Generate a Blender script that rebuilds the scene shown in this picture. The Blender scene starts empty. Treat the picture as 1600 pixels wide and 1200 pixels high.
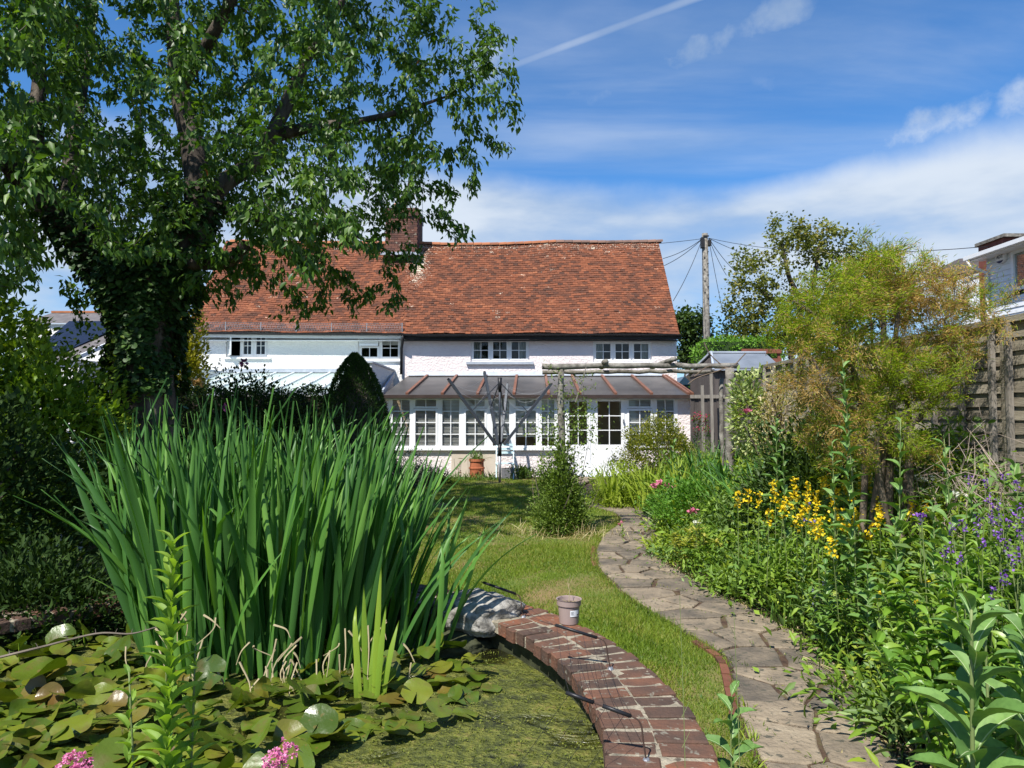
import bpy, math, random
import numpy as np
from mathutils import Vector, Matrix, Quaternion

rng = np.random.default_rng(7)
random.seed(7)
R = math.radians
scene = bpy.context.scene
col = scene.collection

# ------------------------------------------------------------------ camera
FPX = 1110.0            # focal length in pixels of the 1600 px wide photograph
TH = R(2.48)            # camera tilted up a little
EYE = 1.65
cam_d = bpy.data.cameras.new('camera')
cam_d.sensor_width = 36.0
cam_d.lens = 36.0 * FPX / 1600.0
cam_d.clip_start = 0.05
cam_d.clip_end = 2000
cam = bpy.data.objects.new('camera', cam_d)
col.objects.link(cam)
cam.location = (0, 0, EYE)
cam.rotation_euler = (R(90) + TH, 0, 0)
scene.camera = cam
scene.render.resolution_x = 1024
scene.render.resolution_y = 768
scene.view_settings.view_transform = 'Standard'
scene.view_settings.look = 'None'
scene.view_settings.gamma = 1
scene.view_settings.use_curve_mapping = False
scene.view_settings.exposure = 0.58

# ------------------------------------------------------------------ sun
SUN_EL, SUN_AZ = R(54), R(32)      # az: degrees to the left of straight behind the camera
sun_vec = Vector((-math.sin(SUN_AZ) * math.cos(SUN_EL), -math.cos(SUN_AZ) * math.cos(SUN_EL), math.sin(SUN_EL)))
sd = bpy.data.lights.new('sun', 'SUN')
sd.energy = 5.0
sd.angle = R(0.53)
sd.color = (1.0, 0.955, 0.88)
sun = bpy.data.objects.new('sun', sd)
col.objects.link(sun)
sun.rotation_euler = (-sun_vec).to_track_quat('-Z', 'Y').to_euler()
sun.location = (-5, -8, 15)

# ------------------------------------------------------------------ projection helpers (photo pixel -> place)
def ray(px, py):
    u = (px - 800) / FPX
    v = (600 - py) / FPX
    return Vector((u, math.cos(TH) - v * math.sin(TH), math.sin(TH) + v * math.cos(TH)))
def at(px, py, Y):
    d = ray(px, py)
    t = Y / d.y
    return Vector((d.x * t, Y, EYE + d.z * t))
def gr(px, py, z=0.0):
    d = ray(px, py)
    t = (z - EYE) / d.z
    return Vector((d.x * t, d.y * t, z))
def proj(P):
    P = np.asarray(P, float).reshape(-1, 3)
    y = P[:, 1]; z = P[:, 2] - EYE
    f = y * math.cos(TH) + z * math.sin(TH)
    u = -y * math.sin(TH) + z * math.cos(TH)
    f = np.where(f > 0.05, f, 0.05)
    return 800 + FPX * P[:, 0] / f, 600 - FPX * u / f, f

# ------------------------------------------------------------------ world: sky with thin cloud
world = bpy.data.worlds.new('World')
scene.world = world
world.use_nodes = True
wn = world.node_tree
wn.nodes.clear()
def N(tree, typ, **kw):
    n = tree.nodes.new(typ)
    for k, v in kw.items():
        if k in ('ins',):
            for i, val in v.items():
                if hasattr(val, 'is_output') or isinstance(val, bpy.types.NodeSocket):
                    tree.links.new(val, n.inputs[i])
                else:
                    n.inputs[i].default_value = val
        else:
            setattr(n, k, v)
    return n
def math_(tree, op, a, b=None, c=None, clamp=False):
    n = tree.nodes.new('ShaderNodeMath'); n.operation = op; n.use_clamp = clamp
    for i, v in enumerate((a, b, c)):
        if v is None: continue
        if isinstance(v, bpy.types.NodeSocket): tree.links.new(v, n.inputs[i])
        else: n.inputs[i].default_value = v
    return n.outputs[0]
def vmath(tree, op, a, b=None):
    n = tree.nodes.new('ShaderNodeVectorMath'); n.operation = op
    for i, v in enumerate((a, b)):
        if v is None: continue
        if isinstance(v, bpy.types.NodeSocket): tree.links.new(v, n.inputs[i])
        else: n.inputs[i].default_value = v
    return n
def mrange(tree, v, a, b, c=0.0, d=1.0, smooth=True):
    n = tree.nodes.new('ShaderNodeMapRange')
    n.interpolation_type = 'SMOOTHSTEP' if smooth else 'LINEAR'
    tree.links.new(v, n.inputs[0])
    for i, x in enumerate((a, b, c, d)):
        n.inputs[i + 1].default_value = x
    return n.outputs[0]

def build_sky():
    t = wn
    sky = N(t, 'ShaderNodeTexSky', sky_type='NISHITA')
    sky.sun_disc = False
    sky.sun_elevation = SUN_EL
    sky.sun_rotation = math.atan2(sun_vec.x, sun_vec.y)
    sky.altitude = 100; sky.air_density = 1.0; sky.dust_density = 0.15; sky.ozone_density = 3.0
    tc = N(t, 'ShaderNodeTexCoord')
    d = vmath(t, 'NORMALIZE', tc.outputs['Generated']).outputs[0]
    sep = N(t, 'ShaderNodeSeparateXYZ', ins={0: d})
    x, y, z = sep.outputs
    zc = math_(t, 'MAXIMUM', z, 0.0)
    den = math_(t, 'ADD', zc, 0.10)
    px = math_(t, 'DIVIDE', x, den); py = math_(t, 'DIVIDE', y, den)
    pl = N(t, 'ShaderNodeCombineXYZ', ins={0: px, 1: py, 2: 0.0}).outputs[0]
    # streaky cirrus, drawn out across the plane of the cloud
    mp = N(t, 'ShaderNodeMapping', ins={0: pl, 2: (0, 0, R(-28)), 3: (0.38, 1.5, 1.0)})
    n1 = N(t, 'ShaderNodeTexNoise', ins={0: mp.outputs[0], 'Scale': 1.15, 'Detail': 9.0, 'Roughness': 0.55, 'Distortion': 0.5}).outputs[0]
    cir = mrange(t, n1, 0.44, 0.80, 0.0, 0.50)
    # billowing noise by direction
    n2 = N(t, 'ShaderNodeTexNoise', ins={0: d, 'Scale': 5.5, 'Detail': 8.0, 'Roughness': 0.58}).outputs[0]
    mp3 = N(t, 'ShaderNodeMapping', ins={0: d, 3: (1.0, 1.0, 3.4)})
    n3 = N(t, 'ShaderNodeTexNoise', ins={0: mp3.outputs[0], 'Scale': 3.2, 'Detail': 7.0, 'Roughness': 0.52}).outputs[0]
    # bank of cloud low all round the horizon, its upper edge wandering with direction
    lown = N(t, 'ShaderNodeTexNoise', ins={0: mp3.outputs[0], 'Scale': 1.1, 'Detail': 3.0}).outputs[0]
    saddle = math_(t, 'ABSOLUTE', math_(t, 'SUBTRACT', x, 0.26))
    edge = math_(t, 'ADD', math_(t, 'MULTIPLY', math_(t, 'MINIMUM', saddle, 0.4), 0.15), math_(t, 'ADD', 0.30, math_(t, 'MULTIPLY', math_(t, 'SUBTRACT', lown, 0.5), 0.10)))
    dz = math_(t, 'SUBTRACT', edge, math_(t, 'ADD', z, math_(t, 'MULTIPLY', math_(t, 'SUBTRACT', n2, 0.5), 0.06)))
    top = mrange(t, dz, 0.0, 0.055)
    body = mrange(t, n3, 0.32, 0.60, 0.55, 0.95)
    gap = mrange(t, math_(t, 'ADD', z, math_(t, 'MULTIPLY', math_(t, 'SUBTRACT', n3, 0.5), 0.3)), 0.06, 0.17, 0.6, 1.0)
    bank = math_(t, 'MULTIPLY', math_(t, 'MULTIPLY', top, body), gap)
    cov = math_(t, 'MAXIMUM', cir, bank)
    # single clouds: direction, angular radius, strength
    def blob(pxy, rad, k, stretch):
        nonlocal cov
        c = ray(*pxy).normalized()
        rx = Vector((c.y, -c.x, 0)).normalized()
        ru = rx.cross(c)
        ang = stretch[1]
        e1 = rx * math.cos(ang) + ru * math.sin(ang)
        e2 = -rx * math.sin(ang) + ru * math.cos(ang)
        df = vmath(t, 'SUBTRACT', d, tuple(c)).outputs[0]
        a = vmath(t, 'DOT_PRODUCT', df, tuple(e1)).outputs['Value']
        b = vmath(t, 'DOT_PRODUCT', df, tuple(e2)).outputs['Value']
        a = math_(t, 'DIVIDE', a, rad * stretch[0]); b = math_(t, 'DIVIDE', b, rad)
        r2 = math_(t, 'ADD', math_(t, 'MULTIPLY', a, a), math_(t, 'MULTIPLY', b, b))
        g = math_(t, 'SUBTRACT', 1.0, r2)
        s = math_(t, 'ADD', g, math_(t, 'MULTIPLY', math_(t, 'SUBTRACT', nb, 0.5), 3.4))
        cov = math_(t, 'MAXIMUM', cov, mrange(t, s, 0.2, 1.5, 0.0, k))
    nb = N(t, 'ShaderNodeTexNoise', ins={0: d, 'Scale': 13.0, 'Detail': 9.0, 'Roughness': 0.6}).outputs[0]
    blob((1465, 200), 0.030, 0.8, (2.9, -R(-14)))
    blob((1595, 165), 0.035, 0.7, (1.5, -R(-30)))
    blob((720, 105), 0.035, 0.75, (2.6, R(8)))
    blob((1165, 40), 0.030, 0.6, (4.5, R(14)))
    blob((930, 140), 0.028, 0.25, (2.2, R(0)))
    blob((1190, 125), 0.02, 0.22, (3.0, R(-40)))
    # a vapour trail: straight band between two directions
    a_, b_ = ray(770, 114).normalized(), ray(1110, -12).normalized()
    nrm = a_.cross(b_).normalized()
    mid = (a_ + b_).normalized()
    dn = math_(t, 'ABSOLUTE', vmath(t, 'DOT_PRODUCT', d, tuple(nrm)).outputs['Value'])
    wid = mrange(t, vmath(t, 'DOT_PRODUCT', d, tuple(mid)).outputs['Value'], 0.955, 0.99)
    trail = math_(t, 'MULTIPLY', mrange(t, dn, 0.001, 0.008, 0.5, 0.0), wid)
    trail = math_(t, 'MULTIPLY', trail, mrange(t, n2, 0.3, 0.7, 0.6, 1.0))
    cov = math_(t, 'MAXIMUM', cov, trail)
    # deeper blue of a polarised summer sky
    tint = N(t, 'ShaderNodeMix', data_type='RGBA', blend_type='MULTIPLY')
    tint.inputs[0].default_value = 1.0
    t.links.new(sky.outputs[0], tint.inputs[6]); tint.inputs[7].default_value = (0.44, 0.80, 1.10, 1)
    bg1 = N(t, 'ShaderNodeBackground', ins={0: tint.outputs[2], 1: 0.108})
    ccol = N(t, 'ShaderNodeMix', data_type='RGBA')
    t.links.new(mrange(t, n3, 0.35, 0.65), ccol.inputs[0])
    ccol.inputs[6].default_value = (0.36, 0.46, 0.60, 1); ccol.inputs[7].default_value = (0.62, 0.69, 0.78, 1)
    bg2 = N(t, 'ShaderNodeBackground', ins={0: ccol.outputs[2], 1: 0.80})
    mix = N(t, 'ShaderNodeMixShader', ins={0: cov, 1: bg1.outputs[0], 2: bg2.outputs[0]})
    out = N(t, 'ShaderNodeOutputWorld', ins={0: mix.outputs[0]})
build_sky()

# ------------------------------------------------------------------ materials
MATS = {}
def new_mat(name):
    m = bpy.data.materials.new(name); m.use_nodes = True
    t = m.node_tree
    b = t.nodes['Principled BSDF']
    MATS[name] = m
    return m, t, b
def rndval(t):
    a = N(t, 'ShaderNodeAttribute', attribute_name='rnd')
    oi = N(t, 'ShaderNodeObjectInfo')
    return math_(t, 'FRACT', math_(t, 'ADD', a.outputs['Fac'], oi.outputs['Random']))
def ramp(t, fac, cols, pos=None, interp='LINEAR'):
    n = t.nodes.new('ShaderNodeValToRGB')
    cr = n.color_ramp; cr.interpolation = interp
    k = len(cols)
    pos = pos or [i / (k - 1) for i in range(k)]
    while len(cr.elements) < k: cr.elements.new(0.5)
    for e, p, c in zip(cr.elements, pos, cols):
        e.position = p; e.color = (c[0], c[1], c[2], 1)
    t.links.new(fac, n.inputs[0])
    return n.outputs[0]
def mixc(t, f, a, b, mode='MIX'):
    n = N(t, 'ShaderNodeMix', data_type='RGBA', blend_type=mode)
    for i, v in ((0, f), (6, a), (7, b)):
        if isinstance(v, bpy.types.NodeSocket): t.links.new(v, n.inputs[i])
        else: n.inputs[i].default_value = (v if i == 0 else (v[0], v[1], v[2], 1))
    return n.outputs[2]
def pos_noise(t, scale, detail=5, stretch=(1, 1, 1), rough=0.55, obj=False, dist=0.0):
    if obj: p = N(t, 'ShaderNodeTexCoord').outputs['Object']
    else: p = N(t, 'ShaderNodeNewGeometry').outputs['Position']
    mp = N(t, 'ShaderNodeMapping', ins={0: p, 3: stretch})
    return N(t, 'ShaderNodeTexNoise', ins={0: mp.outputs[0], 'Scale': scale, 'Detail': float(detail), 'Roughness': rough, 'Distortion': dist}).outputs[0]
def surf(name, cols, scale=6, rough=0.8, spec=0.3, bump=0.3, bscale=40, bdist=0.01, use_rnd=0.0, stretch=(1, 1, 1), metallic=0.0, pos=None, speck=None):
    """rough real surface: colours by broken noise (+ per piece variation), fine relief"""
    m, t, b = new_mat(name)
    f = pos_noise(t, scale, 7, stretch)
    f = mrange(t, f, 0.28, 0.72, smooth=False)
    if use_rnd:
        f = math_(t, 'ADD', math_(t, 'MULTIPLY', f, 1 - use_rnd), math_(t, 'MULTIPLY', rndval(t), use_rnd), clamp=True)
    c = ramp(t, f, cols, pos)
    if speck:
        sn = pos_noise(t, speck[0], 4, stretch)
        c = mixc(t, mrange(t, sn, speck[1], speck[1] + 0.08), c, speck[2])
    t.links.new(c, b.inputs['Base Color'])
    b.inputs['Roughness'].default_value = rough
    b.inputs['Specular IOR Level'].default_value = spec
    b.inputs['Metallic'].default_value = metallic
    if bump:
        bn = pos_noise(t, bscale, 5, stretch)
        bp = N(t, 'ShaderNodeBump', ins={'Strength': bump, 'Distance': bdist, 'Height': bn})
        t.links.new(bp.outputs[0], b.inputs['Normal'])
    return m
def leafm(name, cols, trans=0.3, rough=0.5, spec=0.3, tcol=None, pos=None, rib=None):
    m, t, b = new_mat(name)
    r = rndval(t)
    nz = pos_noise(t, 1.3, 3)
    f = math_(t, 'ADD', math_(t, 'MULTIPLY', r, 0.75), math_(t, 'MULTIPLY', mrange(t, nz, 0.3, 0.7, smooth=False), 0.25), clamp=True)
    c = ramp(t, f, cols, pos)
    if rib:
        ra = N(t, 'ShaderNodeAttribute', attribute_name='rib').outputs['Fac']
        fn = pos_noise(t, 60, 3)
        c = mixc(t, math_(t, 'MULTIPLY', mrange(t, fn, 0.4, 0.7), 0.35), c, [x * 0.65 for x in cols[0]])
        c = mixc(t, ra, c, rib)
    t.links.new(c, b.inputs['Base Color'])
    b.inputs['Roughness'].default_value = rough
    b.inputs['Specular IOR Level'].default_value = spec
    tr = N(t, 'ShaderNodeBsdfTranslucent')
    tc = mixc(t, 1.0, c, tcol or (1.25, 1.35, 0.35), 'MULTIPLY')
    t.links.new(tc, tr.inputs[0])
    mx = N(t, 'ShaderNodeMixShader', ins={0: trans, 1: b.outputs[0], 2: tr.outputs[0]})
    t.links.new(mx.outputs[0], t.nodes['Material Output'].inputs[0])
    return m

# ------------------------------------------------------------------ objects
def tag(o, label=None, cat=None, group=None, kind=None):
    if label: o['label'] = label
    if cat: o['category'] = cat
    if group: o['group'] = group
    if kind: o['kind'] = kind
    return o
def thing(name, label, cat, loc=(0, 0, 0), group=None, kind=None):
    o = bpy.data.objects.new(name, None)
    o.empty_display_size = 0.2
    col.objects.link(o)
    o.location = loc
    return tag(o, label, cat, group, kind)
def origin(p):
    while p is not None and p.parent is not None: p = p.parent
    return Vector(p.location) if p is not None else Vector((0, 0, 0))
def link(name, me, parent, kind=None):
    o = bpy.data.objects.new(name, me)
    col.objects.link(o)
    if parent is not None: o.parent = parent
    if kind: o['kind'] = kind
    return o
def np_mesh(name, V, T, mat, rnd=None, rib=None, smooth=True):
    me = bpy.data.meshes.new(name)
    V = np.ascontiguousarray(V, np.float32); T = np.ascontiguousarray(T, np.int32)
    k = T.shape[1]
    me.vertices.add(len(V)); me.vertices.foreach_set('co', V.ravel())
    me.loops.add(T.size); me.loops.foreach_set('vertex_index', T.ravel())
    me.polygons.add(len(T)); me.polygons.foreach_set('loop_start', np.arange(0, T.size, k, dtype=np.int32))
    if smooth: me.polygons.foreach_set('use_smooth', np.ones(len(T), bool))
    me.update(calc_edges=True)
    a = me.attributes.new('rnd', 'FLOAT', 'FACE')
    if rnd is not None: a.data.foreach_set('value', np.ascontiguousarray(rnd, np.float32))
    if rib is not None:
        a = me.attributes.new('rib', 'FLOAT', 'FACE'); a.data.foreach_set('value', np.ascontiguousarray(rib, np.float32))
    for mm in (mat if isinstance(mat, (list, tuple)) else [mat]):
        me.materials.append(mm)
    return me

class MB:
    """collects shapes, builds them as one mesh"""
    def __init__(self): self.v = []; self.f = []; self.r = []; self.m = []
    def _add(self, vs, fs, rnd=0.0, mi=0):
        b = len(self.v)
        self.v.extend([tuple(x) for x in vs])
        for f in fs:
            self.f.append([b + i for i in f]); self.r.append(rnd); self.m.append(mi)
        return self
    def box(self, c, s, rot=None, rnd=0.0, mi=0):
        h = [x / 2 for x in s]
        vs = [Vector((sx * h[0], sy * h[1], sz * h[2])) for sz in (-1, 1) for sy in (-1, 1) for sx in (-1, 1)]
        if rot is not None: vs = [rot @ v for v in vs]
        c = Vector(c)
        return self._add([v + c for v in vs], [(0, 2, 3, 1), (4, 5, 7, 6), (0, 1, 5, 4), (2, 6, 7, 3), (0, 4, 6, 2), (1, 3, 7, 5)], rnd, mi)
    def bb(self, x0, x1, y0, y1, z0, z1, rnd=0.0, mi=0):
        return self.box(((x0 + x1) / 2, (y0 + y1) / 2, (z0 + z1) / 2), (abs(x1 - x0), abs(y1 - y0), abs(z1 - z0)), None, rnd, mi)
    def bar(self, a, b, w, h, rnd=0.0, mi=0):
        a = Vector(a); b = Vector(b); d = b - a
        q = d.to_track_quat('Y', 'Z')
        return self.box((a + b) / 2, (w, d.length, h), q.to_matrix(), rnd, mi)
    def tube(self, pts, rad, sides=6, rnd=0.0, cap=True, mi=0):
        pts = [Vector(p) for p in pts]; n = len(pts)
        if not hasattr(rad, '__len__'): rad = [rad] * n
        vs = []; fs = []
        prev = None
        for i, p in enumerate(pts):
            d = (pts[min(i + 1, n - 1)] - pts[max(i - 1, 0)])
            if d.length < 1e-9: d = Vector((0, 0, 1))
            d.normalize()
            if prev is None:
                u = d.orthogonal().normalized()
            else:
                u = prev - d * prev.dot(d)
                if u.length < 1e-6: u = d.orthogonal()
                u.normalize()
            prev = u; w = d.cross(u)
            for k in range(sides):
                a = 2 * math.pi * k / sides
                vs.append(p + (u * math.cos(a) + w * math.sin(a)) * rad[i])
        for i in range(n - 1):
            for k in range(sides):
                k2 = (k + 1) % sides
                fs.append((i * sides + k, i * sides + k2, (i + 1) * sides + k2, (i + 1) * sides + k))
        if cap:
            fs.append(tuple(range(sides))[::-1]); fs.append(tuple((n - 1) * sides + k for k in range(sides)))
        return self._add(vs, fs, rnd, mi)
    def lathe(self, prof, c=(0, 0, 0), sides=20, rnd=0.0, mi=0):
        vs = []; fs = []
        for r, z in prof:
            for k in range(sides):
                a = 2 * math.pi * k / sides
                vs.append((c[0] + r * math.cos(a), c[1] + r * math.sin(a), c[2] + z))
        for i in range(len(prof) - 1):
            for k in range(sides):
                k2 = (k + 1) % sides
                fs.append((i * sides + k, i * sides + k2, (i + 1) * sides + k2, (i + 1) * sides + k))
        return self._add(vs, fs, rnd, mi)
    def prism(self, poly, z0, z1, bevel=0.0, rnd=0.0, ztop=None):
        """poly: list of (x, y) anticlockwise; optional chamfered top"""
        n = len(poly)
        c = Vector((sum(p[0] for p in poly) / n, sum(p[1] for p in poly) / n))
        vs = [(p[0], p[1], z0) for p in poly]
        zt = ztop or (lambda x, y: z1)
        vs += [(p[0], p[1], zt(p[0], p[1]) - bevel) for p in poly]
        fs = [(i, (i + 1) % n, n + (i + 1) % n, n + i) for i in range(n)]
        if bevel:
            top = []
            for p in poly:
                d = Vector(p[:2]) - c; L = max(d.length, 1e-6)
                q = c + d * max(0.3, (L - bevel * 1.3) / L)
                top.append((q.x, q.y, zt(q.x, q.y)))
            vs += top
            fs += [(n + i, n + (i + 1) % n, 2 * n + (i + 1) % n, 2 * n + i) for i in range(n)]
            fs.append(tuple(2 * n + i for i in range(n)))
        else:
            fs.append(tuple(n + i for i in range(n)))
        return self._add(vs, fs, rnd)
    def mesh(self, name, mat, off=Vector((0, 0, 0)), smooth=False):
        me = bpy.data.meshes.new(name)
        me.from_pydata([(v[0] - off.x, v[1] - off.y, v[2] - off.z) for v in self.v], [], self.f)
        a = me.attributes.new('rnd', 'FLOAT', 'FACE')
        a.data.foreach_set('value', np.array(self.r, np.float32))
        mats = mat if isinstance(mat, (list, tuple)) else [mat]
        for mm in mats: me.materials.append(mm)
        if len(mats) > 1: me.polygons.foreach_set('material_index', np.array(self.m, np.int32))
        if smooth: me.polygons.foreach_set('use_smooth', np.ones(len(me.polygons), bool))
        me.update()
        return me
    def build(self, name, mat, parent=None, smooth=False, kind=None):
        return link(name, self.mesh(name, mat, origin(parent), smooth), parent, kind)

_ub = {}
def boxpart(parent, name, x0, x1, y0, y1, z0, z1, mat, label=None):
    """a straight piece (bar, board, pane): its own object sharing one box mesh per material"""
    k = mat.name
    if k not in _ub:
        _ub[k] = MB().box((0, 0, 0), (1, 1, 1)).mesh('box_' + k, mat)
    o = link(name, _ub[k], parent)
    o.location = Vector(((x0 + x1) / 2, (y0 + y1) / 2, (z0 + z1) / 2)) - origin(parent)
    o.scale = (abs(x1 - x0), abs(y1 - y0), abs(z1 - z0))
    if label: o['label'] = label
    return o
def piece(parent, name, me, M, label=None):
    o = link(name, me, parent)
    M = M.copy(); M.translation = M.translation - origin(parent)
    o.matrix_basis = M
    if label: o['label'] = label
    return o
def dup(root, loc, rotz=0.0, sc=1.0, label=None, group=None, tilt=(0, 0)):
    r = root.copy(); col.objects.link(r)
    r.location = loc; r.rotation_euler = (tilt[0], tilt[1], rotz); r.scale = (sc, sc, sc)
    if label: r['label'] = label
    if group: r['group'] = group
    for ch in list(root.children):
        c = ch.copy(); col.objects.link(c); c.parent = r
        for g in ch.children:
            e = g.copy(); col.objects.link(e); e.parent = c
    return r

# ------------------------------------------------------------------ leaves
def unit(A):
    return A / np.maximum(np.linalg.norm(A, axis=1, keepdims=True), 1e-9)
def frames(A, up=None, jit=0.3):
    """side and normal for every leaf axis"""
    n = len(A)
    U = np.tile(np.array([0, 0, 1.0]), (n, 1)) if up is None else up
    U = U + rng.normal(0, jit, (n, 3))
    S = unit(np.cross(A, U)); Nn = np.cross(S, A)
    return S, Nn
T_OVAL = (np.array([(0, 0, 0), (-.46, .36, .09), (.46, .36, .09), (0, .55, -.01), (-.26, .78, .03), (.26, .78, .03), (0, 1, -.12)], float),
          np.array([(0, 3, 1), (0, 2, 3), (1, 3, 4), (3, 2, 5), (4, 3, 6), (3, 5, 6)]))
T_LEAF4 = (np.array([(0, 0, 0), (-.48, .42, .09), (.48, .42, .09), (0, .50, -.01), (0, 1, -.12)], float),
          np.array([(0, 3, 1), (0, 2, 3), (1, 3, 4), (3, 2, 4)]))
T_DIA = (np.array([(0, 0, 0), (-.5, .42, .06), (.5, .42, .06), (0, 1, -.08)], float), np.array([(0, 3, 1), (0, 2, 3)]))
T_NEED = (np.array([(-.5, 0, 0), (.5, 0, 0), (0, 1, 0)], float), np.array([(0, 1, 2)]))
T_ROUND = (np.array([(0, 0, 0), (-.45, .15, .05), (.45, .15, .05), (-.52, .55, .08), (.52, .55, .08), (-.22, .93, 0), (.22, .93, 0), (0, .5, -.03)], float),
           np.array([(0, 7, 1), (0, 2, 7), (1, 7, 3), (2, 4, 7), (3, 7, 5), (4, 6, 7), (5, 7, 6)]))
def blade_template(seg, bend, fold=0.18):
    V = []; T = []
    for i in range(seg + 1):
        s = i / seg
        w = (0.55 + 0.45 * min(1, s * 4)) * (1 if s < 0.55 else max(0.02, 1 - ((s - 0.55) / 0.45) ** 1.7)) * 0.5
        y = s; z = -bend * s ** 2.4
        V += [(-w, y, z + fold * 0 ), (0, y, z - 0.0), (w, y, z)]
    V = np.array(V, float)
    for i in range(seg):
        a = i * 3
        T += [(a, a + 1, a + 4), (a, a + 4, a + 3), (a + 1, a + 2, a + 5), (a + 1, a + 5, a + 4)]
    return V, np.array(T)
T_BLADE = blade_template(3, 0.25)
def big_leaf(seg=8, droop=0.25, wave=0.05, fold=0.22, seed=0, shape=0.5):
    """large leaf with a midrib strip and uneven wavy margin; returns verts, tris, rib flags"""
    rr = np.random.default_rng(seed)
    V = []; T = []; rib = []
    for i in range(seg + 1):
        s = i / seg
        w = 0.5 * (math.sin(math.pi * min(1, s ** (0.9 + shape * 0.5))) ** 0.75) + 0.02
        if i == seg: w = 0.01
        zz = -droop * s * s + 0.08 * math.sin(s * 3)
        for x in (-1, -0.5, -0.035, 0.035, 0.5, 1):
            e = abs(x)
            ww = w * x * (1 + (rr.normal(0, 0.05) if e == 1 else 0)) if e > 0.1 else x * (1 - 0.7 * s)
            z = zz + fold * abs(ww) + (rr.normal(0, wave) if e == 1 else rr.normal(0, wave * 0.3) if e == .5 else 0)
            V.append((ww, s, z * (1 if 0 < i else 0.2)))
    for i in range(seg):
        for k in range(5):
            a = i * 6 + k
            T += [(a, a + 1, a + 7), (a, a + 7, a + 6)]
            rib += [1.0 if k == 2 else 0.0] * 2
    return np.array(V), np.array(T), np.array(rib)

def leaf_world(P, A, Nn, L, W, tm):
    S = np.cross(A, Nn)
    V = tm[0]
    X = (P[:, None, :] + S[:, None, :] * (V[None, :, 0:1] * W[:, None, None]) + A[:, None, :] * (V[None, :, 1:2] * L[:, None, None]) + Nn[:, None, :] * (V[None, :, 2:3] * L[:, None, None]))
    return X
_leafmesh = {}
def emit(parent, name, mat, P, A, L, W, tm=T_OVAL, up=None, jit=0.3, rnd=None, singles=0, minpx=9.0, stuffname=None, tm1=None):
    """leaves: the largest in the picture as objects of their own, the rest joined"""
    n = len(P)
    if n == 0: return
    P = np.asarray(P, float); A = unit(np.asarray(A, float))
    L = np.broadcast_to(np.asarray(L, float), (n,)); W = np.broadcast_to(np.asarray(W, float), (n,))
    S, Nn = frames(A, up, jit)
    if rnd is None: rnd = rng.random(n)
    off = np.array(origin(parent))
    mask = np.zeros(n, bool)
    if singles:
        x, y, f = proj(P + A * L[:, None] * 0.5)
        size = L * FPX / f
        ok = (x > -10) & (x < 1610) & (y > -10) & (y < 1210) & (size > minpx)
        sc = np.where(ok, size, -1)
        idx = np.argsort(-sc)[:singles]
        idx = idx[sc[idx] > 0]
        mask[idx] = True
        ts = tm1 or tm
        key = (id(ts[0]), mat.name)
        if key not in _leafmesh:
            _leafmesh[key] = np_mesh(name, ts[0], ts[1], mat, rib=ts[2] if len(ts) > 2 else None)
        me = _leafmesh[key]
        for i in idx:
            s = np.cross(A[i], Nn[i])
            M = Matrix(((s[0] * W[i], A[i, 0] * L[i], Nn[i, 0] * L[i], P[i, 0] - off[0]),
                        (s[1] * W[i], A[i, 1] * L[i], Nn[i, 1] * L[i], P[i, 1] - off[1]),
                        (s[2] * W[i], A[i, 2] * L[i], Nn[i, 2] * L[i], P[i, 2] - off[2]), (0, 0, 0, 1)))
            o = link(name, me, parent)
            o.matrix_basis = M
    r = ~mask
    if r.any():
        X = leaf_world(P[r] - off, A[r], Nn[r], L[r], W[r], tm)
        k = len(tm[0]); m = int(r.sum())
        T = (tm[1][None] + (np.arange(m) * k)[:, None, None]).reshape(-1, 3)
        fr = np.repeat(rnd[r], len(tm[1]))
        rib = np.tile(tm[2], m) if len(tm) > 2 else None
        me = np_mesh(name, X.reshape(-1, 3), T, mat, fr, rib)
        link(stuffname or ('foliage' if parent is not None else name), me, parent, 'stuff')
def rdir(n, up=0.0, spread=1.0):
    D = rng.normal(0, 1, (n, 3)) * np.array([spread, spread, spread]) + np.array([0, 0, up])
    return unit(D)
def catmull(pts, n=8):
    pts = [Vector(p) for p in pts]
    P = [pts[0] * 2 - pts[1]] + pts + [pts[-1] * 2 - pts[-2]]
    out = []
    for i in range(1, len(P) - 2):
        for k in range(n):
            t = k / n
            a, b, c, d = P[i - 1], P[i], P[i + 1], P[i + 2]
            out.append(0.5 * ((2 * b) + (c - a) * t + (2 * a - 5 * b + 4 * c - d) * t * t + (-a + 3 * b - 3 * c + d) * t ** 3))
    out.append(pts[-1])
    return out
# ================================================================== GROUND, LAWN, PATH, POND
M_soil = surf('soil', [(.03, .02, .012), (.075, .052, .032), (.12, .09, .055)], scale=9, rough=.95, bump=.8, bscale=60, bdist=.02)
M_lawn = surf('lawn_soil', [(.09, .14, .02), (.13, .17, .03), (.20, .17, .06), (.28, .18, .09)], scale=1.2, rough=.95, bump=.9, bscale=70, bdist=.02, pos=[0, .35, .6, 1])
M_field = surf('field_grass', [(.04, .07, .015), (.08, .11, .03)], scale=.3, rough=.95, bump=.3)

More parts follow.
